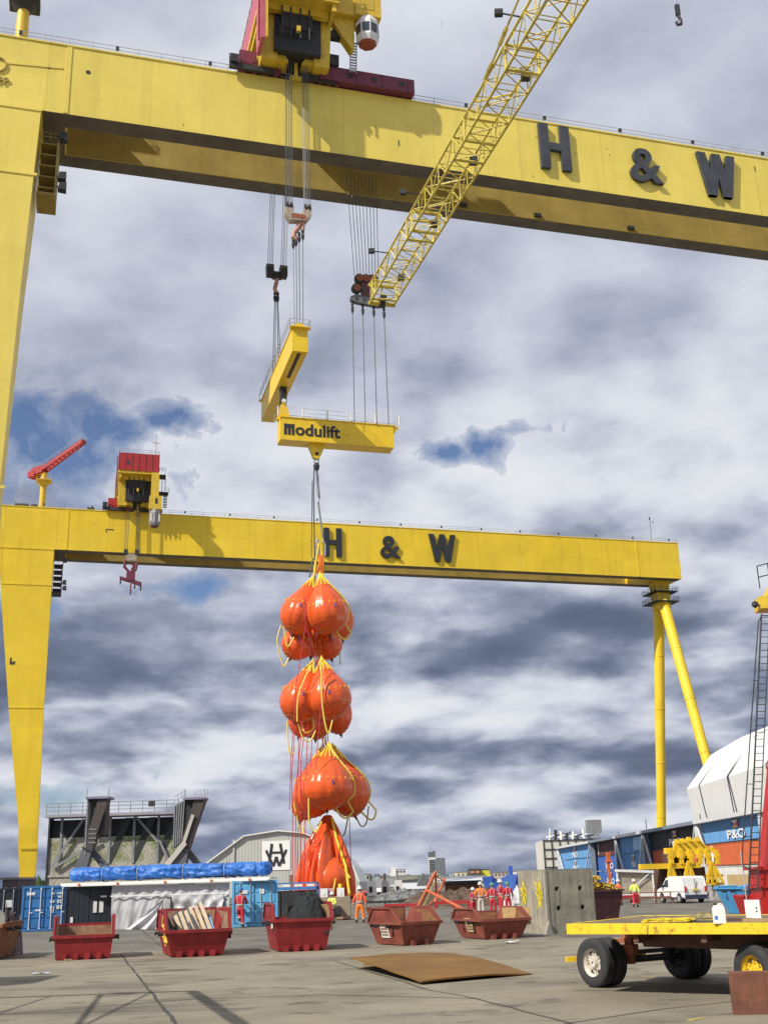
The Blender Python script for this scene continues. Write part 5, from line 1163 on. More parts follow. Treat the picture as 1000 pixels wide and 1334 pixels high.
# ---------------------------------------------------------------- white van
def van(loc, rz):
    t = thing('van', 'small white panel van parked in front of the yellow frames', 'van', loc, rz)
    # local +x = front of the van; profile in xz
    prof = [(-2.2, .35), (-2.22, .95), (-2.12, 1.72), (-1.95, 1.82), (.15, 1.84), (.55, 1.74), (1.25, 1.12), (2.0, .95), (2.16, .70), (2.15, .35)]
    b = MB(); n = len(prof); secs = [(-.84, .90), (-.88, .97), (0, 1.0), (.88, .97), (.84, .90)]
    for q, s in ((-.86, 1), ): pass
    vs = []; ys = [(-.78, 1), (-.88, 0), (.88, 0), (.78, 1)]
    for j, (y, ins) in enumerate(((-.88, 0), (-.78, 1), (.78, 1), (.88, 0))):
        for (x, z) in prof: vs.append((x*(1-.015*ins), y if z < 1.2 or ins else y*.97, z+(.03 if ins and z > 1.5 else 0)))
    fs = [(j*n+i, j*n+(i+1) % n, (j+1)*n+(i+1) % n, (j+1)*n+i) for j in range(3) for i in range(n)]+[tuple(range(n)), tuple(range(3*n, 4*n))]
    bo_ = b.add(vs, fs).build('van_body', mat('van_white', (.80, .80, .80), .25, .02, 1), t)
    MB().box(-2.30, -2.05, -.87, .87, .28, .58).box(1.95, 2.24, -.86, .86, .28, .55).box(-2.1, 2.0, -.895, -.86, .3, .42).box(-2.1, 2.0, .86, .895, .3, .42).build('bumper', mat('dark_blue_plastic', (.03, .035, .08), .5), t)
    for x in (-1.35, 1.35):
        for y in (-.82, .82):
            w_ = MB().lathe([(.20, -.11), (.32, -.10), (.335, -.05), (.335, .05), (.32, .1), (.20, .11)], (x, y, .335), 22, 'y').build('wheel', TY, t, True)
            MB().lathe([(.19, -.03), (.19, .03)], (x, y+(.09 if y > 0 else -.09), .335), 14, 'y').build('rim', GV, w_)
            MB().lathe([(.37, -.03), (.37, .03)], (x, y*1.055, .36), 22, 'y').build('wheel_arch', DK, t)
    for s in (-1, 1):
        MB().hexa([(.25, s*.885, 1.12), (1.12, s*.885, 1.12), (1.12, s*.875, 1.13), (.25, s*.875, 1.13)], [(.20, s*.865, 1.62), (.58, s*.865, 1.62), (.58, s*.85, 1.62), (.2, s*.85, 1.62)]).build('side_window', GLS, t)
        MB().box(-2.27, -2.2, s*.80-.07, s*.80+.07, .8, 1.15).build('tail_light', mat('lamp_red', (.5, .02, .02), .3), t)
        MB().box(.95, 1.1, s*1.0-.1, s*1.0+.1, 1.1, 1.28).build('mirror', DK, t)
        MB().box(2.08, 2.17, s*.65-.15, s*.65+.15, .72, .88).build('headlight', GLS, t)
        MB().box(-2.24, .2, s*.895-.006, s*.895+.006, .78, .83).build('rub_strip', mat('strip_grey', (.35, .36, .4), .5), t)
    MB().hexa([(1.22, -.70, 1.17), (1.22, .70, 1.17), (1.18, .70, 1.19), (1.18, -.70, 1.19)], [(.66, -.66, 1.70), (.66, .66, 1.70), (.62, .66, 1.72), (.62, -.66, 1.72)]).build('windscreen', GLS, t)
    MB().box(-2.26, -2.2, -.01, .01, .6, 1.7).build('door_seam', DK, t)
    MB().box(-2.27, -2.2, -.25, .25, .86, .98).build('number_plate', mat('plate_yellow', (.75, .55, .08), .4), t)
    MB().lathe([(.012, 0), (.012, .4)], (-.2, 0, 1.86), 5).build('aerial', DK, t)
p = G(888, 1176); van((p.x, p.y, 0), radians(104))

# ---------------------------------------------------------------- yellow lifting frames and machinery behind the van
def yfr():
    Y = 104; o = PY(905, 1168, Y); t = thing('lifting_frame', 'stack of yellow triangular lifting frames and lugs behind the van', 'lifting frame', (o.x, Y, 0), radians(12))
    YM = mat('bright_machine_yellow', (.78, .50, .02), .45, .12, 1.5, rust=.1)
    def q(x, y): p = PY(x, y, Y); return p.x-o.x, p.z
    b = MB(); (x0, z0) = q(828, 1131); (x1, z1) = q(932, 1121); zz = (z0+z1)/2
    MB().box(x0, x1-1.5, -.3, .3, zz-.35, zz+.1).box(x1-4.5, x1, -.2, .5, zz+.9, zz+1.4).build('cross_girder', YM, t)
    for (tx_, ty, bl, br, by) in ((868, 1123, 862, 884, 1168), (893, 1122, 884, 906, 1158), (925, 1122, 919, 942, 1150)):
        T_ = q(tx_, ty); L_ = q(bl, by); Rr = q(br, by)
        m_ = MB()
        for f in (0, .33, .66, 1): m_.bar((T_[0], -.4+.1*f, T_[1]), (L_[0]+(Rr[0]-L_[0])*f, -.4, max(.1, L_[1])), .18, .24)
        m_.build('trestle', YM, t)
    for (cx_, cy, w_) in ((879, 1101, 1.3), (887.5, 1100, 1.3), (896, 1098, 1.3), (907, 1098, 2.6)):
        c_ = q(cx_, cy); m_ = MB().prism([(-w_*.4, -1.0), (w_*.4, -1.0), (w_*.38, -.5), (.24, .3), (.15, .5), (-.15, .5), (-.24, .3), (-w_*.38, -.5)], lambda p, k: V((c_[0]+p[0], -.3+.25*k+.02*(cx_ % 3), c_[1]+p[1])))
        m_.lathe([(.12, -.4), (.12, .05)], (c_[0], -.2, c_[1]+.2), 10, 'y'); m_.build('lug_plate', YM, t)
    for xx in (870, 884, 897, 910, 921, 934):
        c_ = q(xx, 1121); m_ = MB().box(c_[0]-.16, c_[0]+.16, -.45, .0, c_[1]-.3, c_[1]+.45).prism([(-.36, .2), (.36, .2), (.12, .95), (-.12, .95)], lambda p, k: V((c_[0]+p[0], -.4+.12*k, c_[1]+p[1]))); m_.build('lug_bracket', YM, t)
    for (a, b_, c_, d_) in ((872, 1110, 900, 1124), (858, 1131, 925, 1162), (918, 1146, 944, 1166)):
        A = q(a, b_); B_ = q(c_, d_); MB().box(A[0], B_[0], .35, 2.0, max(.05, B_[1]), A[1]).build('rusty_ballast', mat('brown_ballast', (.085, .045, .03), .85, .4, 1.2, rust=.2), t)
    A = q(920, 1150); B_ = q(945, 1153)
    for i in range(3): MB().box(A[0], B_[0]+.2, .2, 1.9, .25+i*.7, .45+i*.7).build('yellow_skid', YM, t)
yfr()
Y = 97; o_ = PY(822, 1172, Y)
t = thing('frame_shelter', 'open white framed shelter with a beige sheet behind the yellow jacketed worker', 'shelter', (o_.x-1, Y, 0), radians(8))
a = PY(817, 1130, Y); b_ = PY(862, 1133, Y); W_ = b_.x-a.x+.2; H_ = a.z-.3
MB().bar((0, 0, 0), (0, 0, H_), .12, .12).bar((W_, 0, 0), (W_, 0, H_), .12, .12).bar((-.1, 0, H_+.08), (W_+.1, 0, H_-.1), .25, .2).bar((0, 0, .5), (W_, 0, .45), .1, .25).bar((W_*.35, -.02, .9), (W_-.1, -.02, H_-.1), .06, .08).build('frame', WH, t)
MB().grid(lambda u, v: V((u*W_, .15+.08*noise.noise(V((u*3, v*3, 1))), .6+v*(H_-.6))), 14, 8).build('sheet', mat('beige_sheet', (.38, .33, .26), .8, .12, 1.2), t)
MB().box(-.7, -.55, 0, .3, 0, 3.1).box(-.85, -.35, -.1, .3, 3.1, 3.25).box(-.72, -.45, -.1, .3, 3.25, 3.9).build('orange_motor', COR, t)
Y = 92; o_ = PY(922, 1166, Y); o = heap('stone_sack_heap', 'pile of grey stone filled cages beside the van', 'stone pile', (o_.x, Y, 0), 1.1, .8, 1.15, mat('grey_rubble', (.26, .25, .235), .9, .6, 5, bump=.6), 8, 4.0)
o = MB().box(-4.5, 1.5, -.1, .1, .35, .5).box(-4.5, 1.5, -.1, .1, .75, .82); 
for x in (-4.4, -3.2, -1.8, -.5, .8): o.box(x, x+.08, -.1, .1, 0, 1.1)
p = G(862, 1177); o = o.build('low_barrier', mat('rust_rail', (.22, .10, .07), .8, .3, 3)); o.location = (p.x, p.y, 0); o.rotation_euler = (0, 0, radians(12)); tag(o, 'low rusty red pipe barrier in front of the van', 'barrier')
o = MB().box(-3.2, 2.8, -.5, .6, .25, .55).box(-3, -2.8, -.4, .5, 0, .25).box(2.4, 2.6, -.4, .5, 0, .25); p = G(792, 1178); o = o.build('red_beam', RD); o.location = (p.x, p.y+2, 0); o.rotation_euler = (0, 0, radians(12)); tag(o, 'long red steel beam lying on the ground left of the shelter', 'steel beam')

# ---------------------------------------------------------------- stacked container wall with steel bracing
gR = 'stacked containers in the braced frame'
Yp = [104, 121, 146, 176, 197, 221, 262]
def rx(Y): return 39.0 - (Y-104)*.012
def flag_logo(b4, x, y, z, s):
    pass
POW = mat('logo_white', (.82, .82, .82), .5); POY = mat('logo_yellow', (.75, .42, .03), .5); POR = mat('logo_red', (.5, .04, .04), .5); POB = mat('logo_blue', (.03, .08, .35), .5)
specs = [(0, [('CWH', 0), ('COR', 0), ('CPO', 1)]), (1, [('CWH', 0), ('COR', 0), ('CLB2', 1)]), (2, [('CDK', 0), ('COR', 0), ('CDK', 1)]), (3, [('CLB2', 0), ('CLB2', 1), ('CLB2', 2)]), (4, [('CPO', 1), ('CPO', 1), ('CBR', 0)]), (5, [('CPO', 0), ('CLB2', 1), ('CLB2', 1)])]
CM = dict(CWH=CWH, COR=COR, CPO=CPO, CLB2=CLB2, CDK=CDK, CBR=CBR)
nmc = dict(CWH='white', COR='orange', CPO='dark blue', CLB2='pale blue', CDK='black blue', CBR='maroon')
bayn = ['the bay cut off by the right edge', 'the bay just left of the red mast', 'the bay behind the yellow frames', 'the bay left of the yellow frames', 'the bay with the maroon container', 'the far left bay']
for bi, tiers in specs:
    y0, y1 = Yp[bi], Yp[bi+1]; rec = .75 if bi in (2, 4) else .25
    for k, (cm, logo) in enumerate(tiers):
        lvl = ['bottom', 'middle', 'top'][k]
        L = y1-y0-1.6; X = rx((y0+y1)/2)+rec+1.25
        t = container('%s container, %s tier of %s' % (nmc[cm], lvl, bayn[bi]), (X, y0+.8, .15+k*2.58), radians(.7), L, 2.5, 2.5, CM[cm], gR, None)
        if logo == 1:
            yc = L*.50 if bi != 1 else L*.42; s = 1.0 if L > 20 else .85; xf_ = -1.25-.09
            w = text_mb('P&O', 1.35*s, .01, .03).xf(Matrix(((0, 1, 0, xf_), (-1.55*(1 if L < 20 else 1.7), 0, 0, yc), (0, 0, 1, .72), (0, 0, 0, 1)))); w.build('lettering', POW, t)
            ws = 1.2*(1 if L < 20 else 1.7)
            tri = [((0, 0), (-1, .5), (1, .5)), ((0, 0), (1, .5), (1, -.5)), ((0, 0), (1, -.5), (-1, -.5)), ((0, 0), (-1, -.5), (-1, .5))]
            for tr_, mm in zip(tri, (POW, POR, POY, POB)):
                MB().prism([(u*ws*.6, v_*.8) for u, v_ in tr_], lambda p, q_: V((xf_-.005*q_, yc-p[0], 1.85+p[1]))).build('flag_emblem', mm, t)
        if logo == 2: MB().box(-1.36, -1.33, L*.1, L*.45, .3, 2.2).build('pale_panel', mat('pale_blue_panel', (.25, .50, .80), .5), t)
        if cm == 'COR' and bi < 2:
            MB().box(-1.36, -1.33, L*.84, L*.88, .25, 2.3).build('white_bar', POW, t)
        if cm == 'CBR':
            b = MB()
            for j in range(9): b.box(-1.36, -1.33, L*.9, L*.93, .3+j*.23, .45+j*.23)
            b.build('white_code', POW, t)
t = thing('bracing_frame', 'grey blue steel frame with white diagonal braces holding the container stacks', 'steel frame', (0, 0, 0))
SB = mat('frame_blue_grey', (.20, .25, .32), .5, .15, .6, streak=.2); SW = mat('frame_white', (.66, .68, .70), .5, .08, .6, streak=.25)
for i, Y in enumerate(Yp):
    X = rx(Y); MB().box(X-.6, X+.3, Y-.45, Y+.45, 0, 7.75).build('post', SB if i in (3, 4, 5) else SW, t)
    MB().box(X-.55, X+.2, Y+.5, Y+.8, 0, 7.75).build('post', SB, t)
for i in range(len(Yp)-1):
    y0, y1 = Yp[i], Yp[i+1]; X0, X1 = rx(y0), rx(y1)
    MB().bar((X0-.4, y0, 8.0), (X1-.4, y1-.003, 8.0), .9, .42).build('top_beam', SW if i in (0, 1, 3, 5) else SB, t)
    MB().bar((X0+1.5, y0, 8.05), (X1+1.5, y1-.003, 8.05), 2.9, .12).build('roof_plate', SB, t)
    if i in (1, 2, 3, 5):
        d = 5.0 if i != 5 else 8
        MB().bar((X0-.5, y0+.3, 7.6), (X0-.5, y0+d+.3, 2.0), .22, .28).build('diagonal_brace', SW, t) if i != 1 else None
        MB().bar((X1-.5, y1-.3, 7.6), (X1-.5, y1-d-.3, 2.0), .22, .28).build('diagonal_brace', SW, t)
rb = MB(); X = rx(150)
for i in range(5): rb.tube((rx(Yp[i])+.2, Yp[i], 8.2), (rx(Yp[i])+.2, Yp[i], 9.0+(.8 if i == 3 else 0)), .06, 5)
rb.build('top_pipe', DK, t)
# plywood hoarding at the foot
o = MB().box(-.1, .1, -9, 9, 0, 1.7).build('plywood_hoarding', PLY); o.location = (37.6, 124, 0); tag(o, 'low plywood hoarding at the foot of the container stacks', 'hoarding')
# shrink-wrapped ship module behind the container wall
t = thing('wrapped_module', 'huge faceted block wrapped in white sheeting behind the container wall', 'wrapped structure', (42, 100, 0))
prof = [(0.9, 6.5), (0, 13.3), (3.9, 17.9), (8.4, 20.2), (13.5, 21.4), (20, 21.4), (24, 18), (28, 13.3), (27, 6.5)]
L = 64.0
MB().prism(prof, lambda p, k: V((p[0]+(.0 if k == 0 else (0 if p[1] < 14 else -.3)), -20 if k == 0 else (L if p[1] < 14 else L-2.5*(p[1]-13)/8), p[1]))).build('white_wrap', WWR, t)
for y in (6, 17, 27, 28, 43, 44.5, 57):
    pts = [(p[0]-.05, y+(1.5*noise.noise(V((y, i, 0))) if i in (0, 1) else 0), p[1]+.04) for i, p in enumerate(prof[:6])]; MB().path(pts, .09, 5).build('lashing_strap', mat('dark_strap', (.05, .055, .08), .7), t)
MB().box(3, 24, -18, 58, 0, 6.5).build('support_block', GS, t)
# white scaffold clad building at the far left end of the row
t = thing('scaffold_building', 'white sheeted scaffold building with pipes on its roof beyond the container wall', 'building', (38, 285, 0), radians(0))
q0 = PY(707, 1095, 285); q1 = PY(790, 1083, 285)
MB().box(q0.x-38, q1.x-38, 0, 16, 0, q0.z).build('wall', mat('cream_cladding', (.62, .60, .55), .7, .1, .2), t)
f = MB()
for i in range(9): x = q0.x-38+i*(q1.x-q0.x)/8; f.box(x-.1, x+.1, -.3, -.1, 0, q0.z+.3)
for i in range(5): z = 2+i*(q0.z-2)/4; f.box(q0.x-38, q1.x-38, -.3, -.1, z-.09, z+.09)
f.build('scaffold_grid', DK, t)
r = random.Random(2); 
for i in range(9):
    x = q0.x-38+2+i*(q1.x-q0.x-3)/9; MB().tube((x, 3, q0.z), (x+r.uniform(-.3, .3), 3, q0.z+r.uniform(.6, 3.2)), r.uniform(.15, .5), 7).tube((x-.8, 3, q0.z+.8), (x+1.2, 3, q0.z+1+r.random()), .2, 6).build('roof_pipework', DK if i % 2 else WH, t)
MB().box(q1.x-38-4.5, q1.x-38-1, 1, 4, q0.z+1.5, q0.z+4.6).build('roof_plant', GS, t)

# ---------------------------------------------------------------- red mast crane and skips at the right edge
RB = mat('mast_red', (.46, .016, .014), .4, .1, 1.0, streak=.15)
Ym = 57.0; a0 = PY(985, 1141, Ym); a1 = PY(1000, 950, Ym); o0 = PY(1012, 1192, Ym)
t = thing('red_crane', 'red tapered crane mast with black ladder at the right edge', 'crane', (o0.x, Ym, 0))
dz = a1.z-a0.z; dx = (a1.x-a0.x)/dz
xl = a0.x-o0.x+.28; H_ = 15.5
def ex(z): return xl+dx*(z-a0.z)
MB().hexa([(ex(2.2), -.6, 2.2), (ex(2.2)+2.0, -.6, 2.2), (ex(2.2)+2.0, .9, 2.2), (ex(2.2), .9, 2.2)], [(ex(H_)+.15, -.3, H_), (ex(H_)+1.3, -.3, H_), (ex(H_)+1.3, .6, H_), (ex(H_)+.15, .6, H_)]).build('mast', RB, t)
MB().box(-.95, 1.6, -.8, 1.2, 0, .9).box(-.8, 1.6, -.7, 1.1, .9, 2.2).box(-1.0, 1.6, -.85, 1.2, 2.15, 2.3).box(-.95, 1.6, -.82, 1.2, 1.35, 1.42).build('base', RB, t)
l0_ = PY(974, 1168, Ym-1); l1_ = PY(991, 800, Ym-1); L0 = V((l0_.x-o0.x, -1.0, l0_.z)); L1 = V((l1_.x-o0.x, -1.0, l1_.z)); b = MB()
u_ = (L1-L0); 
b.tube(L0, L1, .045, 6); s2_ = V((.42, 0, 0)); b.tube(L0+s2_+u_*.02, L1+s2_, .03, 6)
for i in range(40): p_a = L0+u_*((i+.5)/40); b.tube(p_a, p_a+s2_, .02, 5)
b.build('ladder', DK, t)
b = MB(); s3_ = V((-.42, -.1, 0)); b.path([L0+u_*.09+V((.05, 0, 0)), L0+u_*.10+s3_*.8, L0+u_*.14+s3_, L0+u_*.55+s3_*.7, L1+s3_*.35-u_*.03, L1-u_*.005, L1+V((.35, 0, -.1))], .03, 6)
for q in (.2, .38, .57, .75): b.tube(L0+u_*q+s3_*(1-.5*q), L0+u_*q, .02, 5)
b.build('cable_conduit', DK, t)
pt = PY(990, 792, Ym); x_ = pt.x-o0.x; z_ = pt.z
MB().box(x_-.15, x_+1.6, -.6, .6, z_-.15, z_+.5).hexa([(x_+.2, -.5, z_+.5), (x_+1.6, -.5, z_+.5), (x_+1.6, .5, z_+.5), (x_+.2, .5, z_+.5)], [(x_+.8, -.4, z_+1.4), (x_+1.6, -.4, z_+1.4), (x_+1.6, .4, z_+1.4), (x_+.8, .4, z_+1.4)]).build('yellow_head', YP, t)
MB().lathe([(.001, -.2), (.17, -.08), (.17, .1), (.001, .2)], (x_-.4, -.4, z_+.1), 10).tube((x_-.3, -.3, z_+.1), (x_, -.2, z_+.1), .05).build('floodlight', DK, t)
rail([(x_-.1, -.6, z_+.9), (x_+1.6, -.6, z_+1.3)], 1.2, 1, .5, .03).build('head_rail', DK, t)
sk = skip('light blue skip at the foot of the red mast', (18.35, 60.8, 0), radians(22), 1.6, 1.6, 1.38, 1.3, .45, mat('skip_blue', (.07, .30, .58), .5, .1, 2, rust=.06), DK, None, 2, 1.3, .6)
t = thing('red_hopper', 'red steel hopper box overlapping the light blue skip', 'hopper', (17.9, 58.6, 0), radians(5))
MB().hexa([(-.6, -.4, 0), (1.6, -.4, 0), (1.6, .9, 0), (-.6, .9, 0)], [(-.9, -.4, .95), (1.6, -.4, .95), (1.6, .9, .95), (-.9, .9, .95)]).box(-.9, 1.6, -.45, .9, .9, 1.0).build('box_shell', RB, t)
for x in (-.75, .55): MB().tube((x, -.5, .7), (x, -.5, 3.1), .035, 6).box(x-.1, x+.1, -.6, -.4, .6, .8).build('grey_prop', GV, t)
MB().tube((-.9, -.5, 1.25), (1.2, -.5, 1.25), .03, 6).build('grey_prop', GV, t)
MB().bar((-.5, -.55, 0.02), (1.7, -.55, 1.1), .1, .16).build('rusty_strut', ORU, t)

# ---------------------------------------------------------------- flatbed trailer
ZD = 1.3; c0 = G(737, 1203.5, ZD); c1_ = G(1000, 1202, ZD); d = (c1_-c0); d.z = 0; d.normalize(); n_ = V((-d.y, d.x, 0)); ya = atan2(d.y, d.x)
tr = thing('flatbed_trailer', 'low flatbed trailer with yellow edges and a worn wooden deck', 'trailer', (c0.x, c0.y, 0), ya)
WT = 3.9; LT = 9.5
DECK = mat('worn_deck', (.17, .135, .10), .9, .3, 1.6, streak=.3, rust=.2, bump=.4, rustcol=(.26, .20, .14))
YE = mat('trailer_yellow', (.80, .55, .02), .5, .1, 2.0, rust=.30, rustcol=(.20, .09, .05), streak=.2)
db = MB()
for i in range(13): y = .1+i*(WT-.2)/13; db.box(.1, LT-.1, y+.008, y+(WT-.2)/13-.004, ZD-.10, ZD-.012-.004*(i % 3))
db.build('deck', DECK, tr)
MB().box(0, LT, 0, .1, ZD-.19, ZD).box(0, LT, WT-.1, WT, ZD-.19, ZD).box(0, .1, .1, WT-.1, ZD-.188, ZD-.002).box(LT-.1, LT, .1, WT-.1, ZD-.188, ZD-.002).build('edge_frame', YE, tr)
sg = MB()
for y in (.85, WT-1.0): sg.prism([(1.1, ZD-.19), (LT, ZD-.19), (LT, ZD-.4), (4.6, ZD-.40), (3.9, ZD-.52), (1.2, ZD-.46)], lambda p, k: V((p[0], y+.14*k, p[1])))
for x in (1.3, 2.6, 3.9, 5.5, 7): sg.box(x, x+.1, .1, WT-.1, ZD-.34, ZD-.11)
sg.build('chassis', mat('rusty_chassis', (.11, .055, .035), .8, .4, 1.5, rust=.3), tr)
inv = Matrix.Rotation(-ya, 4, 'Z')
def tl(p): return inv @ (V((p[0], p[1], 0))-V((c0.x, c0.y, 0)))
RW = .475
def tyre(par, cx_, cy, az, m_r, out):
    u_ = V((cos(az), sin(az), 0))
    prof = [(.27, -.12), (.33, -.135), (.43, -.14), (.462, -.11), (.472, -.09), (.455, -.078), (.474, -.066), (.474, -.02), (.456, -.01), (.456, .01), (.474, .02), (.474, .066), (.455, .078), (.472, .09), (.462, .11), (.43, .14), (.33, .135), (.27, .12)]
    w_ = MB().lathe([(r_, h_) for r_, h_ in prof], n=40, axis='x', cap=False).xf(T(cx_, cy, RW) @ RZ(az)); o_ = w_.build('tyre', TY, par, True)
    rm = MB().lathe([(.285, -.125), (.285, -.09), (.25, -.07), (.235, 0), (.12, -.02), (.10, -.07), (.09, -.10), (.02, -.10)] if out else [(.285, .125), (.27, .0), (.1, .02), (.02, .02)], n=28, axis='x', cap=False)
    for k in range(8): a = k*pi/4; rm.tube((-.05, .165*cos(a), .165*sin(a)), (-.075, .165*cos(a), .165*sin(a)), .018, 6)
    rm.xf(T(cx_, cy, RW) @ RZ(az)).build('rim', m_r, o_, True)
    if out:
        h = MB()
        for k in range(6): a = k*pi/3; h.lathe([(.035, -.004), (.035, 0)], (-.035, .195*cos(a), .195*sin(a)), 8, 'x')
        h.xf(T(cx_, cy, RW) @ RZ(az)).build('hand_hole', DK, o_)
W1c = tl(G(786, 1285.5)); W2c = tl(G(897, 1274.5)); azl = atan2((W2c-W1c).y, (W2c-W1c).x)
ud = (W2c-W1c).normalized(); PALEW = mat('cream_rim', (.58, .54, .48), .5, .2, 5, rust=.2); YRIM = mat('yellow_rim', (.72, .50, .03), .45, .15, 4, rust=.1)
g1 = thing('wheel_axle_tmp', None, None) if False else None
tyre(tr, W1c.x-.16*ud.x, W1c.y-.16*ud.y, azl, PALEW, True); tyre(tr, W1c.x+.16*ud.x, W1c.y+.16*ud.y, azl, DK, False)
tyre(tr, W2c.x-.16*ud.x, W2c.y-.16*ud.y, azl, DK, True); tyre(tr, W2c.x+.16*ud.x, W2c.y+.16*ud.y, azl, DK, False)
MB().tube((W1c.x, W1c.y, RW), (W2c.x, W2c.y, RW), .07, 10).bar((W1c.x+ud.x*.4, W1c.y+ud.y*.4, RW+.14), (W2c.x-ud.x*.4, W2c.y-ud.y*.4, RW+.14), .1, .08).build('axle', DK, tr)
mid = (W1c+W2c)/2
MB().box(mid.x-.5, mid.x+.5, mid.y-.45, mid.y+.45, ZD-.50, ZD-.42).lathe([(.45, ZD-.42), (.45, ZD-.34)], (mid.x, mid.y, 0), 20).box(W1c.x+.45, W1c.x+.6, W1c.y+.2, W1c.y+.35, RW-.05, ZD-.38).box(W1c.x+.40, W1c.x+.66, W1c.y+.12, W1c.y+.42, .62, .80).build('turntable', ORU, tr)
MB().bar((mid.x, mid.y, .55), (W1c.x-.75, W1c.y-.1, .52), .1, .1).build('drawbar', YE, tr)
W3 = tl(G(990, 1303)); W3.y = max(W3.y, .12)
tyre(tr, W3.x, W3.y, azl-.1, YRIM, True); tyre(tr, W3.x+.32*ud.x, W3.y+.32*ud.y, azl-.1, DK, False)
tyre(tr, W3.x+ud.x*2.4, W3.y+ud.y*2.4, azl-.1, YRIM, True)
MB().tube((W3.x, W3.y, RW), (W3.x+2.4*ud.x, W3.y+2.4*ud.y, RW), .07, 8).box(W3.x+.2, W3.x+.7, W3.y+.5, W3.y+1.1, .5, ZD-.3).build('axle', DK, tr)
# load on the deck
def dk(x, y): p = G(x, y, ZD); return p
p = dk(943, 1203); t = thing('jerrycan', 'white plastic jerrycan with blue label standing on the trailer deck', 'jerrycan', (p.x, p.y+.3, ZD-.01), ya+.35)
S_ = .36
MB().hexa([(-.11, -.08, 0), (.11, -.08, 0), (.11, .08, 0), (-.11, .08, 0)], [(-.11, -.08, .25), (.11, -.08, .25), (.11, .08, .25), (-.11, .08, .25)]).hexa([(-.11, -.08, .25), (.11, -.08, .25), (.11, .08, .25), (-.11, .08, .25)], [(-.07, -.05, .31), (.04, -.05, .31), (.04, .05, .31), (-.07, .05, .31)]).build('can_body', mat('white_plastic', (.80, .80, .78), .35, .03, 2), t)
MB().lathe([(.03, .30), (.03, .345)], (-.05, 0, 0), 10).build('cap', DK, t); MB().path([(.0, 0, .31), (.03, 0, .335), (.07, 0, .32), (.10, 0, .26)], .014, 6).build('handle', WH, t)
MB().box(-.08, -.03, -.086, -.081, .07, .13).build('label', CB, t)
p = dk(981, 1196); t = thing('white_box', 'white electrical box with two dark switches on the trailer deck', 'box', (p.x, p.y, ZD-.01), ya+.2)
MB().box(-.14, .14, 0, .16, 0, .34).build('box_body', mat('white_plastic', (0, 0, 0)), t)
for z in (.12, .18): MB().box(.06, .085, -.006, 0, z, z+.03).build('switch', DK, t)
rr = random.Random(4)
p = dk(873, 1203); rope = MB(); q0 = MB()
for i in range(6):
    P = []; ph = rr.random()*6
    for k in range(26):
        a = k/25*2*pi; P.append(V((.42*cos(a+ph)*(1+.15*sin(ph+3*a))+.10*i/9, .16*sin(a+ph)+.05*rr.random()+.1*sin(i), .02+.01*i+.02*rr.random())))
    rope.path(P, .009, 5)
rope.path([V((-.35, -.2, .03)), V((-.42, -.30, -.02)), V((-.44, -.36, -.14)), V((-.36, -.37, -.17)), V((-.30, -.33, -.03))], .012, 5).path([V((.3, .1, .03)), V((.7, .35, .03)), V((.95, .55, .03))], .012, 5)
o = rope.build('rope_coil', mat('bright_rope', (.68, .54, .03), .7, .15, 4)); o.location = (p.x, p.y+.35, ZD-.01); o.rotation_euler = (0, 0, ya+.2); tag(o, 'bright yellow rope coiled on the trailer deck and hanging over its edge', 'rope')
def plank(label, x, y, L_, w_, h_, rz_, m_):
    p = dk(x, y); o = MB().box(-L_/2, L_/2, 0, w_, 0, h_).build('plank', m_); o.location = (p.x, p.y, ZD-.012); o.rotation_euler = (0, 0, rz_); tag(o, label, 'plank')
plank('dark grey plank at the front of the trailer deck', 905, 1201.5, 1.05, .14, .045, ya+.02, mat('grey_plank', (.075, .075, .08), .8, .3, 3))
plank('brown plank behind the white jerrycan', 945, 1199, .9, .12, .05, ya+.0, mat('brown_plank', (.10, .055, .04), .8, .3, 3))
plank('pale wooden block at the right of the trailer deck', 984, 1200, .5, .1, .06, ya+.0, WD)
p = dk(922, 1196); o = heap('strap_bundle', 'bundle of dirty yellow and black ratchet straps on the trailer deck', 'straps', (p.x, p.y+.2, ZD), .24, .14, .10, mat('dirty_straps', (.22, .18, .08), .8, .8, 12), 3, 3.5, ya)
p = G(983, 1321); t = thing('timber_block', 'brown stained timber block standing beside the yellow wheel at lower right', 'timber block', (p.x, p.y-.1, 0), ya+.35)
MB().box(-.36, .40, 0, .38, 0, .62).build('block_body', mat('red_brown_timber', (.17, .065, .040), .8, .4, 2.5, streak=.4, bump=.4), t)

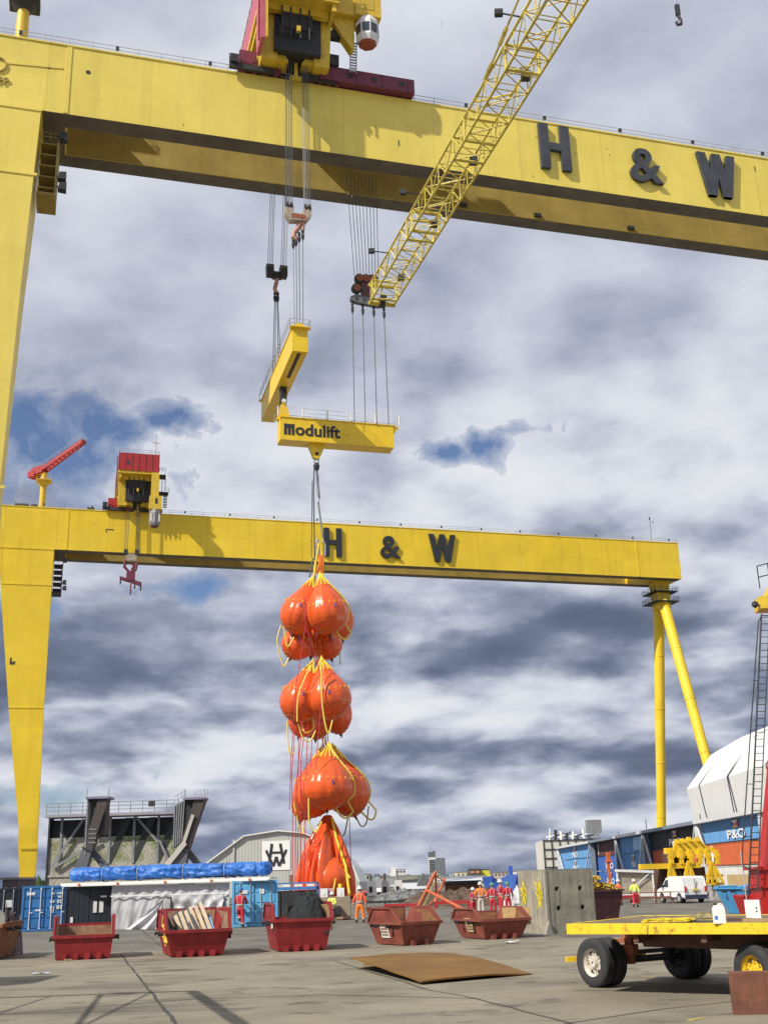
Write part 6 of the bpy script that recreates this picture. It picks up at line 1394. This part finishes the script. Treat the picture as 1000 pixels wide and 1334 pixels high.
# ================================================================== left background: ruined concrete wall and steel bow legs
Yw = 112.0
a = PY(67, 1063, Yw); b_ = PY(226, 1058, Yw); zt0 = (a.z+b_.z)/2
w0 = thing('concrete_wall', 'tall pebbly concrete wall with a steel walkway along its top, behind the blue tarpaulin', 'wall', (a.x, Yw, 0))
WL = b_.x-a.x+.8
PEB = mat('pebble_concrete', (.34, .32, .27), .95, .30, 1.2, streak=.35, bump=1.0, bscale=7)
def gmoss():
    m = PEB; t = m.node_tree; global N, LK; N = t.nodes; LK = t.links.new; b = N['Principled BSDF']; src = b.inputs['Base Color'].links[0].from_socket
    o = nd('ShaderNodeTexCoord').outputs['Object']; s = nd('ShaderNodeSeparateXYZ'); LK(o, s.inputs[0])
    n = nd('ShaderNodeTexNoise'); n.inputs['Scale'].default_value = .55; n.inputs['Detail'].default_value = 7; LK(o, n.inputs['Vector'])
    band = ramp(mth('DIVIDE', s.outputs[2], 10), [(.42, 0), (.52, 1), (.68, 1), (.74, 0)])
    c = mixc(mth('MULTIPLY', band, ramp(n.outputs[0], [(.46, 0.), (.60, .9)])), src, (.13, .17, .04))
    sp = nd('ShaderNodeTexNoise'); sp.inputs['Scale'].default_value = 5; sp.inputs['Detail'].default_value = 5; LK(o, sp.inputs['Vector'])
    c = mixc(ramp(sp.outputs[0], [(.48, 0.), (.62, .55)]), c, (.50, .49, .45)); LK(c, b.inputs['Base Color'])
gmoss()
MB().box(0, WL, 0, 1.0, 0, zt0-2.1).box(-.15, WL, -.12, .0, 3.4, 3.6).build('wall_panel', PEB, w0)
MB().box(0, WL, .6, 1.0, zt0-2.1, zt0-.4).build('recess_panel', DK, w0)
MB().box(-.15, 0, -.2, 1.1, 0, zt0).build('end_post', DK, w0)
MB().box(-.1, WL, -1.7, 1.2, zt0-.25, zt0).build('walkway', mat('walkway_grey', (.30, .29, .33), .6, .15, 1), w0)
for x in [1.0+i*2.35 for i in range(5)]: MB().box(x, x+.22, -.1, .12, zt0-4.6, zt0-.25).build('wall_post', GS, w0)
for xa_, za, xb_, zb_ in ((.4, zt0-4.7, 3.3, zt0-.4), (.6, zt0-4.9, 4.9, zt0-2.4), (8.4, zt0-.4, 10.6, zt0-2.8), (10.7, zt0-2.6, 11.8, zt0-4.8)):
    MB().bar((xa_, -.35, za), (xb_, -.35, zb_), .14, .22).build('diagonal_strut', GS, w0)
for i in range(4): x = 3.4+i*2.35; MB().prism([(x, zt0-4.6), (x+.25, zt0-4.6), (x+2.2, zt0-.4), (x+1.5, zt0-.4), (x, zt0-3.8)], lambda p, k: V((p[0], -.04-.03*k, p[1]))).build('dark_brace', DK, w0)
r = rail([(0, -1.6, zt0), (WL, -1.6, zt0)], 1.05, 2, 1.2, .035); r.build('walkway_rail', mat('dull_rail', (.25, .25, .28), .6), w0)
MB().box(9.8, 10.4, -1.7, -1.5, zt0+.5, zt0+1.0).build('walkway_lamp', DK, w0)
# inclined steel legs
def bowleg(label, xs, Y, side):
    """xs: dict of picture sightings"""
    o = PY(xs['b'][0], xs['b'][1], Y); t = thing('steel_leg_frame', label, 'steel frame', (o.x, Y, 0), 0, 'leaning steel frames behind the blue tarpaulin')
    q = lambda x, y: (PY(x, y, Y).x-o.x, PY(x, y, Y).z)
    STL = mat('blue_grey_steel', (.09, .10, .125), .5, .2, 1.0, rust=.12); 
    T1, T2 = q(*xs['t1']), q(*xs['t2']); B1, B2 = q(*xs['b1']), q(*xs['b2']); K1, K2 = q(*xs['k1']), q(*xs['k2'])
    MB().prism([B1, B2, K2, K1], lambda p, k: V((p[0], -.5+1.0*k, p[1]))).build('lower_leg', mat('pale_steel_leg', (.11, .12, .14), .5, .15, 1), t)
    MB().prism([K1, K2, T2, (T2[0]-.85, T2[1])], lambda p, k: V((p[0], -.51+1.02*k, p[1]))).build('upper_leg', mat('rust_brown_steel', (.065, .055, .052), .6, .25, 1.2, rust=.2), t)
    MB().box(T1[0], T2[0]-.3, -.2, 1.2, K1[1]+1.0, T1[1]-.12).build('dark_box', DK, t) if side == 0 else MB().prism([(T1[0], T1[1]), (T2[0], T2[1]), (K2[0], K2[1]+.3), (K1[0]-.2, K1[1]+.5)], lambda p, k: V((p[0], .1+.8*k, p[1]))).build('dark_box', DK, t)
    MB().box(T1[0]-.1, T2[0]+.05, -.7, 1.3, T1[1]-.1, T1[1]+.08).build('top_plate', mat('lilac_edge', (.22, .20, .30), .5), t)
    F1, F2 = q(*xs['f1']), q(*xs['f2']); m_ = MB()
    m_.bar((K2[0]-.2, .3, K2[1]-.1), (F1[0], .3, F1[1]), .5, .5); m_.build('brace_leg', STL, t)
    MB().bar((K1[0]-.1, -.6, K1[1]), (K2[0]+.1, -.6, K2[1]-.2), .1, .12).build('joint_plate', DK, t)
    for x in (T1[0], T2[0]): MB().tube((x, -.6, T1[1]), (x, -.6, T1[1]+.75), .05, 5).build('end_stanchion', GV, t)
    return t, q, (T1, T2, B1, B2, K1, K2)
t, q, _ = bowleg('left leaning steel leg with box head in front of the concrete wall', dict(b=(115, 1135), t1=(116, 1040), t2=(144, 1039), k1=(111, 1104), k2=(122, 1106), b1=(98, 1133), b2=(114, 1134), f1=(140, 1134), f2=(132, 1134)), 96, 0)
A = q(116, 1040); MB().box(A[0], A[0]+.12, -.55, -.4, A[1]-4.6, A[1]).build('edge_post', GS, t)
for i in range(4): MB().box(A[0]+.3, A[0]+.9, -.55, -.5, A[1]-2.6-i*.35, A[1]-2.5-i*.35).build('rung', GS, t)
t, q, (T1, T2, B1, B2, K1, K2) = bowleg('right leaning steel leg with ribbed side and pale flank, above the blue tarpaulin', dict(b=(240, 1133), t1=(242, 1041), t2=(268, 1041), k1=(235, 1104), k2=(247, 1107), b1=(220, 1131), b2=(242, 1132), f1=(262, 1132), f2=(250, 1132)), 96, 1)
S0 = q(228, 1050); S1 = q(242, 1041); S2 = q(238, 1096); S3 = q(226, 1105)
MB().prism([S0, S1, S2, S3], lambda p, k: V((p[0], .1+.5*k, p[1]))).build('side_plate', mat('dark_grey_plate', (.085, .09, .10), .6, .2, 1), t)  # ribbed side plate in one dark grey
for f in (0, .22, .44, .66, .88):
    a = (S0[0]+(S1[0]-S0[0])*f, S0[1]+(S1[1]-S0[1])*f); b_ = (S3[0]+(S2[0]-S3[0])*f, S3[1]+(S2[1]-S3[1])*f); MB().bar((a[0], .02, a[1]), (b_[0], .02, b_[1]), .1, .12).build('stiffener', GS, t)
P0 = q(217, 1130); P1 = q(243, 1098); P2 = q(258, 1062); MB().bar((P0[0], -.65, P0[1]), (P1[0], -.65, P1[1]), .16, .42).bar((P1[0]-.1, -.66, P1[1]), (P2[0]-.3, -.66, P2[1]), .12, .26).build('pale_flank', mat('pale_flank_paint', (.50, .48, .43), .7, .15, 1.4), t)
rail([(S0[0]-.1, .0, S0[1]), (S1[0], .0, S1[1])], .75, 1, .4, .025).build('stair_rail', GV, t); rail([(T2[0]-.9, 0, T2[1]), (T2[0]+.15, 0, T2[1]+.1)], .7, 1, .5, .025).build('stair_rail', GV, t)

# ---------------------------------------------------------------- pale shed with the black monogram
Ysd = 215.0
def ps(x, y): p = PY(x, y, Ysd); return p
o = ps(365, 1150); t = thing('shed', 'pale grey clad shed with a black lettered emblem on a white board', 'shed', (o.x, Ysd, 0))
q = lambda x, y: (ps(x, y).x-o.x, ps(x, y).z)
ol = [q(255, 1140), q(262, 1131), q(318, 1090), q(362, 1083), q(395, 1086), q(432, 1100), q(460, 1130), q(468, 1150)]
ol = [(ol[0][0], 0)]+ol+[(ol[-1][0], 0)]
MB().prism(ol, lambda p, k: V((p[0], 60*k, p[1]))).build('clad_walls', CLAD, t)
rf_ = MB()
for i in range(1, len(ol)-2): a, b_ = ol[i], ol[i+1]; rf_.bar((a[0], 29.6, a[1]+.12), (b_[0], 29.6, b_[1]+.12), 60.4, .22, (0, 1, 0))
rf_.build('roof_edge', WH, t)
sm = MB()
for i in range(52):
    x = ol[1][0]+.4+i*(ol[-2][0]-ol[1][0]-.8)/51; zt2 = 0
    for a, b_ in zip(ol[1:-1], ol[2:-1]):
        if a[0] <= x <= b_[0]: zt2 = a[1]+(b_[1]-a[1])*(x-a[0])/(b_[0]-a[0]+1e-6)
    if zt2 > 1: sm.box(x, x+.06, -.05, 0.0, .1, zt2-.2)
sm.build('cladding_ribs', CLAD, t)['kind'] = 'stuff'
b1_, b2_ = q(341.5, 1096), q(378, 1133)
lb = MB().box(b1_[0], b2_[0], -.12, -.06, b2_[1], b1_[1]).build('logo_board', mat('board_white', (.85, .85, .85), .5, .03, 1), t)
W_ = b2_[0]-b1_[0]; Hh = b1_[1]-b2_[1]; X0, Z0 = b1_[0], b2_[1]
lg = MB()
def st(x0, z0, x1, z1, w=.085, dy=0): 
    a = (X0+W_*x0, Z0+Hh*z0); b_ = (X0+W_*x1, Z0+Hh*z1); d = V((b_[0]-a[0], 0, b_[1]-a[1])).normalized(); s = V((-d.z, 0, d.x))
    lg.bar((a[0], -.16-dy, a[1]), (b_[0], -.16-dy, b_[1]), W_*w, .06, s)
st(.35, .88, .25, .22, .095); st(.65, .88, .78, .22, .095, .004); st(.32, .60, .68, .60, .075, .008); st(.13, .67, .20, .67, .05, .01); st(.15, .66, .40, .14, .085, .012); st(.85, .66, .61, .14, .085, .016); st(.81, .67, .89, .67, .05, .01)
st(.40, .14, .50, .42, .085, .02); st(.61, .14, .51, .42, .085, .024); st(.45, .42, .56, .42, .08, .028); st(.29, .88, .38, .88, .05, .03); st(.62, .88, .70, .88, .05, .03)
lg.build('logo_letters', BK, lb)
MB().box(q(318, 1)[0], q(318, 1)[0]+.3, -.3, -.05, 0, ol[3][1]-.5).build('downpipe', CLAD, t)

# ---------------------------------------------------------------- background buildings
def bldg(name, label, x0, x1, yt, Y, m, depth=12, roof=None, wins=None, wm=GLS, gable=None, cat='building', yaw_=0, group=None, roofm=None):
    a = PY(x0, yt, Y); b_ = PY(x1, yt, Y); H = (a.z+b_.z)/2; W = b_.x-a.x
    t = thing(name, label, cat, (a.x, Y, 0), yaw_, group)
    MB().box(0, W, 0, depth, 0, H).build('wall', m, t)
    if roof == 'flat': MB().box(-.2, W+.2, -.2, depth+.2, H, H+.02*H+.15).build('roof', roofm or GS, t)
    if roof == 'gable': MB().prism([(-.4, H), (W+.4, H), (W*.5, H+gable)], lambda p, k: V((p[0], -.3+(depth+.6)*k, p[1]))).build('roof', roofm or GS, t)
    if roof == 'shed': MB().add([(-.3, -.5, H), (W+.3, -.5, H), (W+.3, depth, H+gable), (-.3, depth, H+gable), (-.3, depth, H), (W+.3, depth, H)], [(0, 1, 2, 3), (0, 3, 4), (1, 5, 2), (4, 3, 2, 5), (0, 4, 5, 1)]).build('roof', roofm or WH, t)
    if wins:
        nx, nz, fx, fz = wins
        for j in range(nz):
            for i in range(nx):
                cx = W*(i+.5)/nx; cz = H*(j+.55)/nz; MB().box(cx-W/nx*fx/2, cx+W/nx*fx/2, -.12, .0, cz-H/nz*fz/2, cz+H/nz*fz/2).build('window', wm, t)
    return t
CRM = mat('cream_render', (.62, .56, .40), .8, .1, .2); BRK = mat('red_brick', (.30, .12, .08), .9, .2, .5, bump=.3); SLT = mat('slate_roof', (.10, .105, .11), .8, .2, .3); PGW = mat('pale_wall', (.60, .60, .58), .8, .1, .1)
DGW = mat('grey_wall', (.22, .235, .26), .8, .15, .1); GRN = mat('green_brown_roof', (.15, .15, .11), .9, .3, .2)
# far tower block: two slabs, banded
Yt = 1500; a = PY(558, 1117, Yt); b_ = PY(567, 1113, Yt); c_ = PY(579, 1116, Yt)
t = thing('tower_block', 'tall grey tower block with a pale banded face standing out on the skyline', 'tower', (a.x, Yt, 0))
w1 = b_.x-a.x; w2_ = c_.x-b_.x
MB().box(0, w1, 0, 20, 0, b_.z-3).build('pale_slab', PGW, t); MB().box(w1, w1+w2_, -3, 20, 0, c_.z-1.5).build('dark_slab', mat('tower_grey', (.12, .13, .15), .6, .1, .01), t); MB().box(0, w1, -.3, 20, b_.z-3, b_.z+3).box(w1*.3, w1*.36, 5, 6, b_.z+3, b_.z+12).box(w1*.6, w1*1.0, 5, 9, b_.z+3, b_.z+4.5).build('plant_room', mat('tower_grey', (0, 0, 0)), t)
for k in range(9): z = 6+k*(b_.z-12)/9; MB().box(.6, w1-.6, -.3, 0, z, z+1.6).build('window_band', GLS, t); MB().box(w1+1, w1+w2_-1, -3.3, -3, z, z+1.3).build('window_band', mat('band_grey', (.22, .24, .27), .5), t)
r = random.Random(12)
t = bldg('office_block', 'white flat roofed office block on the skyline, left of the tower', 507, 528, 1133, 900, PGW, 20, 'flat', (5, 3, .6, .4)); MB().box(1, 5, -.5, 14, 0, PY(510, 1131, 900).z+.3).build('white_end', WH, t)
bldg('office_block', 'small cream building with dark openings beside the shed end', 473, 480.5, 1139, 420, CRM, 12, 'flat', (2, 2, .6, .5))
bldg('office_block', 'pale narrow block rising beside the grey roof', 487, 494, 1139, 620, mat('bluish_wall', (.35, .40, .46), .7), 12, 'flat', (2, 3, .6, .4))
cols = [PGW, DGW, CRM, BRK, mat('bluish_wall', (0, 0, 0)), WH, DGW, PGW]
nm_ = ['pale', 'grey', 'cream', 'brick', 'bluish', 'white', 'dark grey', 'off white']
i = 0; x = 466
desc = ['with a flat roof', 'with a small plant room', 'partly hidden by its neighbour', 'with square windows', 'low and wide', 'with a pale parapet']
for Yb, xs_, ylo in ((1150, list(range(466, 720, 12)), 1140.5), (760, list(range(470, 700, 19)), 1144)):
    for x in xs_:
        w_ = r.uniform(5, 14); m_i = r.randrange(len(cols)); yt = ylo-.0306*(x-560)-r.uniform(-1.5, 3)
        bldg('city_building', '%s city building %s on the skyline' % (nm_[m_i], desc[i % 6]), x, x+w_, yt, Yb+r.uniform(-60, 60), cols[m_i], 15, 'flat', (3, 2, .5, .35) if w_ > 8 else None, group='small buildings along the city skyline'); i += 1
bldg('apartment_block', 'cream apartment building with a flat roof right of the tower', 594, 611, 1136, 520, CRM, 14, 'flat', (3, 2, .3, .3))
bldg('apartment_block', 'dark and orange block beside the yellow stair tower', 611, 625, 1132, 500, mat('dark_cladding', (.07, .07, .09), .6), 14, 'flat', (2, 2, .7, .3), mat('orange_window', (.55, .25, .08), .5))
bldg('stair_tower', 'bright yellow stair tower with a dark top among the city buildings', 625.5, 637, 1133, 505, mat('yellow_green_cladding', (.62, .60, .06), .6, .05, .3), 10, 'flat', None, roofm=mat('navy_cladding', (.03, .04, .12), .6))
bldg('apartment_block', 'cream and pink terrace right of the yellow tower', 638, 662, 1137, 560, mat('pinkish_render', (.52, .42, .36), .8), 14, 'flat', (5, 2, .4, .4))
bldg('office_block', 'white roofed building left of the concrete block', 672, 692, 1134.5, 480, PGW, 14, 'flat', (4, 2, .7, .3))
# sheds and workshops in the middle distance
def roofb(label, x0, x1, ye, yr, Y, wm_, rm_, d=25, wins=None):
    a = PY(x0, ye, Y); b_ = PY(x1, ye, Y); H = (a.z+b_.z)/2; R_ = (PY(x0, yr, Y+d).z+PY(x1, yr, Y+d).z)/2; W = b_.x-a.x
    t = thing('workshop', label, 'building', (a.x, Y, 0)); MB().box(0, W, 0, d*2, 0, H).build('wall', wm_, t)
    MB().add([(-.4, -.6, H), (W+.4, -.6, H), (W+.4, d, R_), (-.4, d, R_), (-.4, 2*d, H), (W+.4, 2*d, H)], [(0, 1, 2, 3), (3, 2, 5, 4), (0, 3, 4), (1, 5, 2)]).build('roof', rm_, t)
    if wins:
        for i in range(wins): x = W*(i+.3)/wins; MB().box(x, x+W/wins*.45, -.15, 0, H*.35, H*.7).build('window', WH if i % 2 else GLS, t)
    return t
roofb('long grey roofed workshop behind the orange coverall worker', 466, 512, 1158, 1145, 300, DGW, mat('grey_sheet_roof', (.20, .205, .21), .7, .1, .2))
roofb('workshop with a mossy dark roof in the middle distance', 500, 545, 1153, 1141, 340, DGW, GRN)
roofb('red brick workshop with a pale pitched roof behind the leaning frame', 520, 558, 1158, 1150, 210, BRK, mat('pale_sheet_roof', (.55, .57, .60), .6, .08, .3), 12, 5)
t = bldg('gable_house', 'dark brick gabled workshop end right of the pale roof', 545, 560, 1154, 215, mat('dark_brick', (.12, .07, .06), .9), 16, 'gable', None, gable=2.2, roofm=SLT)
roofb('low shed with a red fascia behind the orange coverall worker', 473, 484, 1163, 1160, 180, DGW, RD, 6)
roofb('low white roofed shed right of the red fascia', 484, 500, 1162, 1157, 185, DGW, WH, 7)
bldg('white_cabin', 'cream white cabin standing before the sheds', 499, 512, 1155, 170, mat('cream_cabin', (.66, .64, .58), .6), 5, 'flat', (2, 1, .4, .4), roofm=WH)
roofb('long white roofed warehouse behind the rusty barge wall', 583, 636, 1148, 1141, 330, PGW, mat('pale_sheet_roof', (0, 0, 0)), 20)
# vans and parked machines, pipes
for i, (x, w_, Y, m_, lb) in enumerate([(478, 13, 150, WH, 'white tank left of the white cabin'), (496, 14, 140, mat('cream_cabin', (0, 0, 0)), 'cream machine housing with sloping side'), (513, 12, 145, PGW, 'small pale machine housing right of the cream one')]):
    a = PY(x, 1172, Y); b_ = PY(x+w_, 1163, Y); W = b_.x-a.x
    t = thing('machine_housing', lb, 'machine', (a.x, Y, 0)); MB().hexa([(0, 0, .4), (W, 0, .4), (W, 2.5, .4), (0, 2.5, .4)], [(W*.15, .2, 2.2), (W*(.6 if i == 1 else .9), .2, 2.2), (W*.8, 2.2, 2.2), (W*.15, 2.2, 2.2)]).box(0, W, .3, 2.2, 0, .4).build('housing', m_, t)
    MB().box(W*.25, W*.55, -.05, .1, .8, 1.5).build('opening', DK, t); MB().tube((W*.4, 1, 2.2), (W*.4, 1, 3.0), .15).build('vent_pipe', GS, t)
# rusty corrugated barge wall
Yb = 150; a = PY(580, 1148, Yb); b_ = PY(626, 1146, Yb); t = thing('rusty_barge_section', 'rust brown ribbed steel hull section standing behind the skips', 'hull section', (a.x, Yb, 0))
W = b_.x-a.x; zt2 = a.z; zb2 = PY(600, 1165, Yb).z
MB().box(0, W, 0, 3, zb2, zt2-.4).box(-.2, W+.2, -.1, 3.1, zb2-.35, zb2).build('hull_plate', mat('brown_hull', (.32, .14, .055), .85, .35, .8, rust=.3, streak=.5), t)
for i in range(12): x = W*i/11; MB().box(x-.08, x+.08, -.16, 0, zb2, zt2-.4).build('hull_rib', mat('dark_rust', (.12, .06, .035), .85, .3, 1), t)
MB().box(-.1, W, -.2, 3.1, zt2-.4, zt2).build('hull_top', DK, t); MB().box(.5, W-.5, .4, 2.5, 0, zb2-.35).build('hull_base', RU, t)
# blue machine with tilted blades
Yb = 118; a = PY(628, 1168, Yb); t = thing('blue_machine', 'deep blue steel machine with angled arms behind the standing workers', 'machine', (a.x, Yb, 0))
BLM = mat('machine_blue', (.03, .10, .42), .5, .2, .8, rust=.08); q = lambda x, y: (PY(x, y, Yb).x-a.x, PY(x, y, Yb).z)
c1 = [q(629, 1143), q(642, 1141), q(652, 1152), q(655, 1168), q(636, 1168)]; MB().prism(c1, lambda p, k: V((p[0], 1.6*k, p[1]))).build('left_arm', BLM, t)
c1 = [q(652, 1145), q(664, 1139), q(674, 1139), q(668, 1166), q(655, 1164)]; MB().prism(c1, lambda p, k: V((p[0], .2+1.6*k, p[1]))).build('right_arm', mat('machine_blue_pale', (.07, .17, .55), .5, .2, .8), t)
A, B_ = q(664, 1141), q(680, 1168); MB().box(A[0], B_[0], .5, 4, 0, A[1]).build('hull', BLM, t); A, B_ = q(664, 1128), q(669, 1140); MB().box(A[0], B_[0], 1, 2, B_[1], A[1]).build('top_post', BLM, t)
A, B_ = q(641, 1145), q(644, 1148); MB().box(A[0], B_[0], -.05, 0, B_[1], A[1]).build('opening', DK, t)
# leaning orange tube frame
Yf = 72; a = PY(560, 1196, Yf); t = thing('tube_frame', 'leaning orange red tubular frame standing behind the rusty skips', 'tube frame', (a.x, Yf, 0))
def qq(x, y, dy=0): p = PY(x, y, Yf+dy); return V((p.x-a.x, dy, p.z))
TF = mat('primer_orange', (.52, .12, .05), .55, .15, 2, rust=.1)
for p0, p1, r_ in ((qq(567, 1136), qq(540, 1190), .10), (qq(556, 1160), qq(604, 1185, -3), .085), (qq(567, 1136), qq(568, 1170, 2), .07), (qq(579, 1144, 2), qq(566, 1176, 1), .08), (qq(568, 1170, 2), qq(556, 1182, 1), .06), (qq(567, 1140), qq(580, 1150, 2), .03)):
    MB().tube(p0, p1, r_, 10).build('frame_tube', TF, t)
for p0, p1 in ((qq(566, 1142), qq(541, 1196)), (qq(569, 1142, 1), qq(548, 1188, 1))): MB().tube(p0, p1, .03, 6).build('thin_rod', mat('dark_yellow_rod', (.45, .38, .06), .6), t)
# long low red beams, pipes and scrap lying on the yard beyond the workers
DRK = mat('scrap_brown', (.09, .065, .05), .85, .8, 2.5, rust=.4)
for i, (x0, x1, y, h, m_, lb) in enumerate([(500, 545, 1186, .45, RD, 'long red steel beam on the ground behind the rusty skips'), (566, 612, 1184, .55, RD, 'red steel frame lying behind the gap between the rusty skips'), (470, 530, 1182, .5, DK, 'dark low trailer bed behind the orange worker'), (520, 600, 1178, .5, DRK, 'brown pile of steel plates beyond the red beams'), (670, 720, 1183, .3, GS, 'grey pipe lying left of the concrete block')]):
    a = G(x0, y); b_ = G(x1, y-.0306*(x1-x0)); L_ = (b_-a).length; o = MB().box(0, L_, 0, .5, h*.6, h).box(0, .2, 0, .5, 0, h*.6).box(L_-.2, L_, 0, .5, 0, h*.6).box(L_*.5, L_*.5+.2, 0, .5, 0, h*.6).build('steel_beam', m_); o.location = (a.x, a.y, 0); o.rotation_euler = (0, 0, atan2((b_-a).y, (b_-a).x)); tag(o, lb, 'steel beam')
for i, (x, y, rx_, ry_, h, m_, lb) in enumerate([(600, 1180, 5, 2.5, 1.3, DRK, 'brown heap of scrap steel below the rusty hull section'), (535, 1176, 4, 2, 1.2, mat('grey_scrap', (.15, .155, .16), .8, .8, 3), 'grey heap of mixed machinery parts near the leaning frame'), (692, 1181, 2.2, 1.2, 1.4, mat('white_heap', (.6, .6, .6), .6, .3, 2), 'white sheeted boat shaped heap at the left of the concrete block'), (575, 1172, 6, 2, 1.0, DRK, 'dark low heap of steel beyond the frame'), (650, 1178, 3, 2, .9, DRK, 'dark brown heap behind the standing workers')]):
    p = G(x, y); heap('scrap_heap', lb, 'scrap heap', (p.x, p.y, 0), rx_, ry_, h, m_, i*3+1, 3.2)
# equipment round the foot of the bags
p = G(455, 1199); t = thing('equipment_skid', 'open equipment skid with a yellow hose reel beside the orange worker', 'equipment skid', (p.x-3.9, p.y+1.2, 0))
MB().box(0, 3.9, 0, 1.5, .05, .22).build('skid_base', WD, t); MB().box(2.1, 3.9, .3, 1.4, .22, 1.35).build('timber_case', mat('case_wood', (.30, .24, .17), .8, .2, 2), t)
MB().lathe([(.55, -.12), (.62, -.10), (.62, .10), (.55, .12)], (1.45, .1, .85), 22, 'y', cap=False).lathe([(.3, -.1), (.3, .1)], (1.45, .1, .85), 14, 'y').build('hose_reel', DK, t)
MB().lathe([(.38, -.13), (.52, -.15), (.38, -.16)], (1.45, .1, .85), 18, 'y').box(.85, 1.05, -.1, .4, .25, 1.15).build('yellow_drum', mat('bright_machine_yellow', (0, 0, 0)), t)
MB().box(2.6, 3.3, -.1, .28, .3, .8).lathe([(.18, -.05), (.18, 0)], (2.8, -.12, .55), 10, 'y').build('pump', DK, t)
MB().box(.1, .7, .2, .8, .25, 1.7).build('dark_crate', DK, t)
for i, (x, c_) in enumerate([(419, WH), (426, mat('pale_pink', (.65, .35, .40), .6)), (441, WH)]):
    p = PY(x, 1180, 68.2); o = MB().box(-.22, .22, 0, .4, 0, .5).box(-.06, .06, -.02, 0, .1, .3).build('sack', c_); o.location = (p.x, 70.4+.2*i, 1.35); tag(o, ['white sack on the skid under the bags', 'pink and white sack on the skid under the bags', 'second white sack, right hand one under the bags'][i], 'sack')
p = G(372, 1196); t = thing('bottle_rack', 'blue rack with black bins between the light blue container and the netting', 'rack', (p.x-1.6, p.y+3, 0))
MB().box(0, 3.6, 0, .1, 1.75, 1.95).box(0, .12, 0, 1.2, 0, 2.2).box(3.5, 3.6, 0, 1.2, 0, 2.2).box(0, 3.6, 0, .1, 2.15, 2.25).build('rack_frame', CB, t)
for i in range(4): MB().box(.2+i*.85, .95+i*.85, .1, 1.1, 0, 1.7).build('black_bin', DK, t)
for i in range(4): MB().box(.25+i*.85, .8+i*.85, -.02, .0, 1.97, 2.13).build('white_tag', WH, t)
p = G(386, 1185); o = MB().box(0, .35, 0, .35, 0, 2.9).build('brick_pier', BRK); o.location = (p.x-.6, p.y, 0); tag(o, 'narrow brown pier beside the red ropes', 'post')
# houses and trees beyond the left containers
t = bldg('terrace_house', 'dark cabin with two cream windows above the left edge container', 4, 24, 1146, 120, mat('dark_cabin', (.10, .09, .11), .7), 6, 'flat', (2, 1, .45, .45), CRM)  # window boxes in plain cream
t = bldg('low_hut', 'dark flat hut right of the distant crane leg', 52, 66, 1147, 300, mat('dark_cabin', (0, 0, 0)), 6, 'flat', None)
o = heap('hedge', 'green bushes at the foot of the distant crane leg', 'bushes', (PY(57, 1150, 260).x, 255, 0), 3.5, 2, 4.5, mat('hedge_green', (.05, .10, .03), .9, .5, 1.5, bump=1), 6, 3)
# red and brown cabinet at the foot of the distant crane
p = PY(33, 1148, 200); t = thing('rusty_cabinet', 'rust red cabinet at the foot of the distant crane leg', 'cabinet', (p.x-1.5, 200, 0))
MB().hexa([(0, 0, 0), (2.4, 0, 0), (2.4, 2, 0), (0, 2, 0)], [(.2, 0, p.z+.6), (2.2, 0, p.z+.6), (2.2, 2, p.z+.6), (.2, 2, p.z+.6)]).build('cabinet_body', ORU, t); MB().box(-.3, 3.4, -.2, 2.2, 0, 1.0).build('plinth', RD, t)

# ================================================================== unseen frame and box put in to cast shadows across the foreground
sv = V((S.x/-S.z, S.y/-S.z, 0))
def caster(x, y, h): g = G(x, y); return V((g.x, g.y, 0))-sv*h+V((0, 0, h))
t = thing('lattice_caster', 'unseen lattice frame left of the view, added to cast its shadow', 'shadow caster'); hg = 6.2
A = caster(250, 1291, hg); B_ = caster(330, 1345, hg); d1 = (A-caster(0, 1300, hg)).normalized(); Lx = 9.0
cs = [A, A-d1*Lx, B_-d1*Lx, B_]
t.location = (A.x, A.y, 0); o3 = V((A.x, A.y, 0))
g_ = MB()
for i in range(4): g_.bar(cs[i]-o3, cs[(i+1) % 4]-o3, .14, .16)
g_.build('caster_frame', GS, t)
for k, f in enumerate((.22, .5, .78)): MB().tube(cs[0].lerp(cs[1], f)-o3, cs[3].lerp(cs[2], f+.1)-o3, .05, 6).build('cross_bar', GS, t)
for f in (.25, .55): MB().tube(cs[0].lerp(cs[3], f)-o3, cs[1].lerp(cs[2], f*.6)-o3, .03, 6).build('cross_bar', GS, t)
for f, f2 in ((.10, .34), (.34, .6)): MB().tube(cs[0].lerp(cs[1], f)-o3, cs[3].lerp(cs[2], f2)-o3, .035, 6).build('cross_bar', GS, t)
for c_ in cs: c2 = c_-o3; MB().bar((c2.x, c2.y, 0), (c2.x, c2.y, c2.z), .16, .16).build('caster_post', GS, t) if c_.x/c_.y < -.5 else None
t = thing('box_caster', 'unseen grey box on stilts left of the view, added to cast a shadow', 'shadow casting box'); A = caster(84, 1270, 3.6); B_ = caster(70, 1286, 3.6)  # box out of view, put in for the dark ground patch at lower left
t.location = (A.x-3.2, A.y-2.6, 0)
MB().box(-2.5, 3.2, 0, 2.5, 1.1, 3.6).build('caster_box', DGW, t); MB().box(.5, 1.4, -.03, 0, 1.2, 3.2).build('caster_door', WH, t); MB().box(-1.6, -.3, -.03, 0, 2, 3).build('caster_window', GLS, t)
for x in (-2.4, 3.0):
    for y in (.1, 2.3): MB().box(x, x+.15, y, y+.15, 0, 1.1).build('stilt', GS, t)
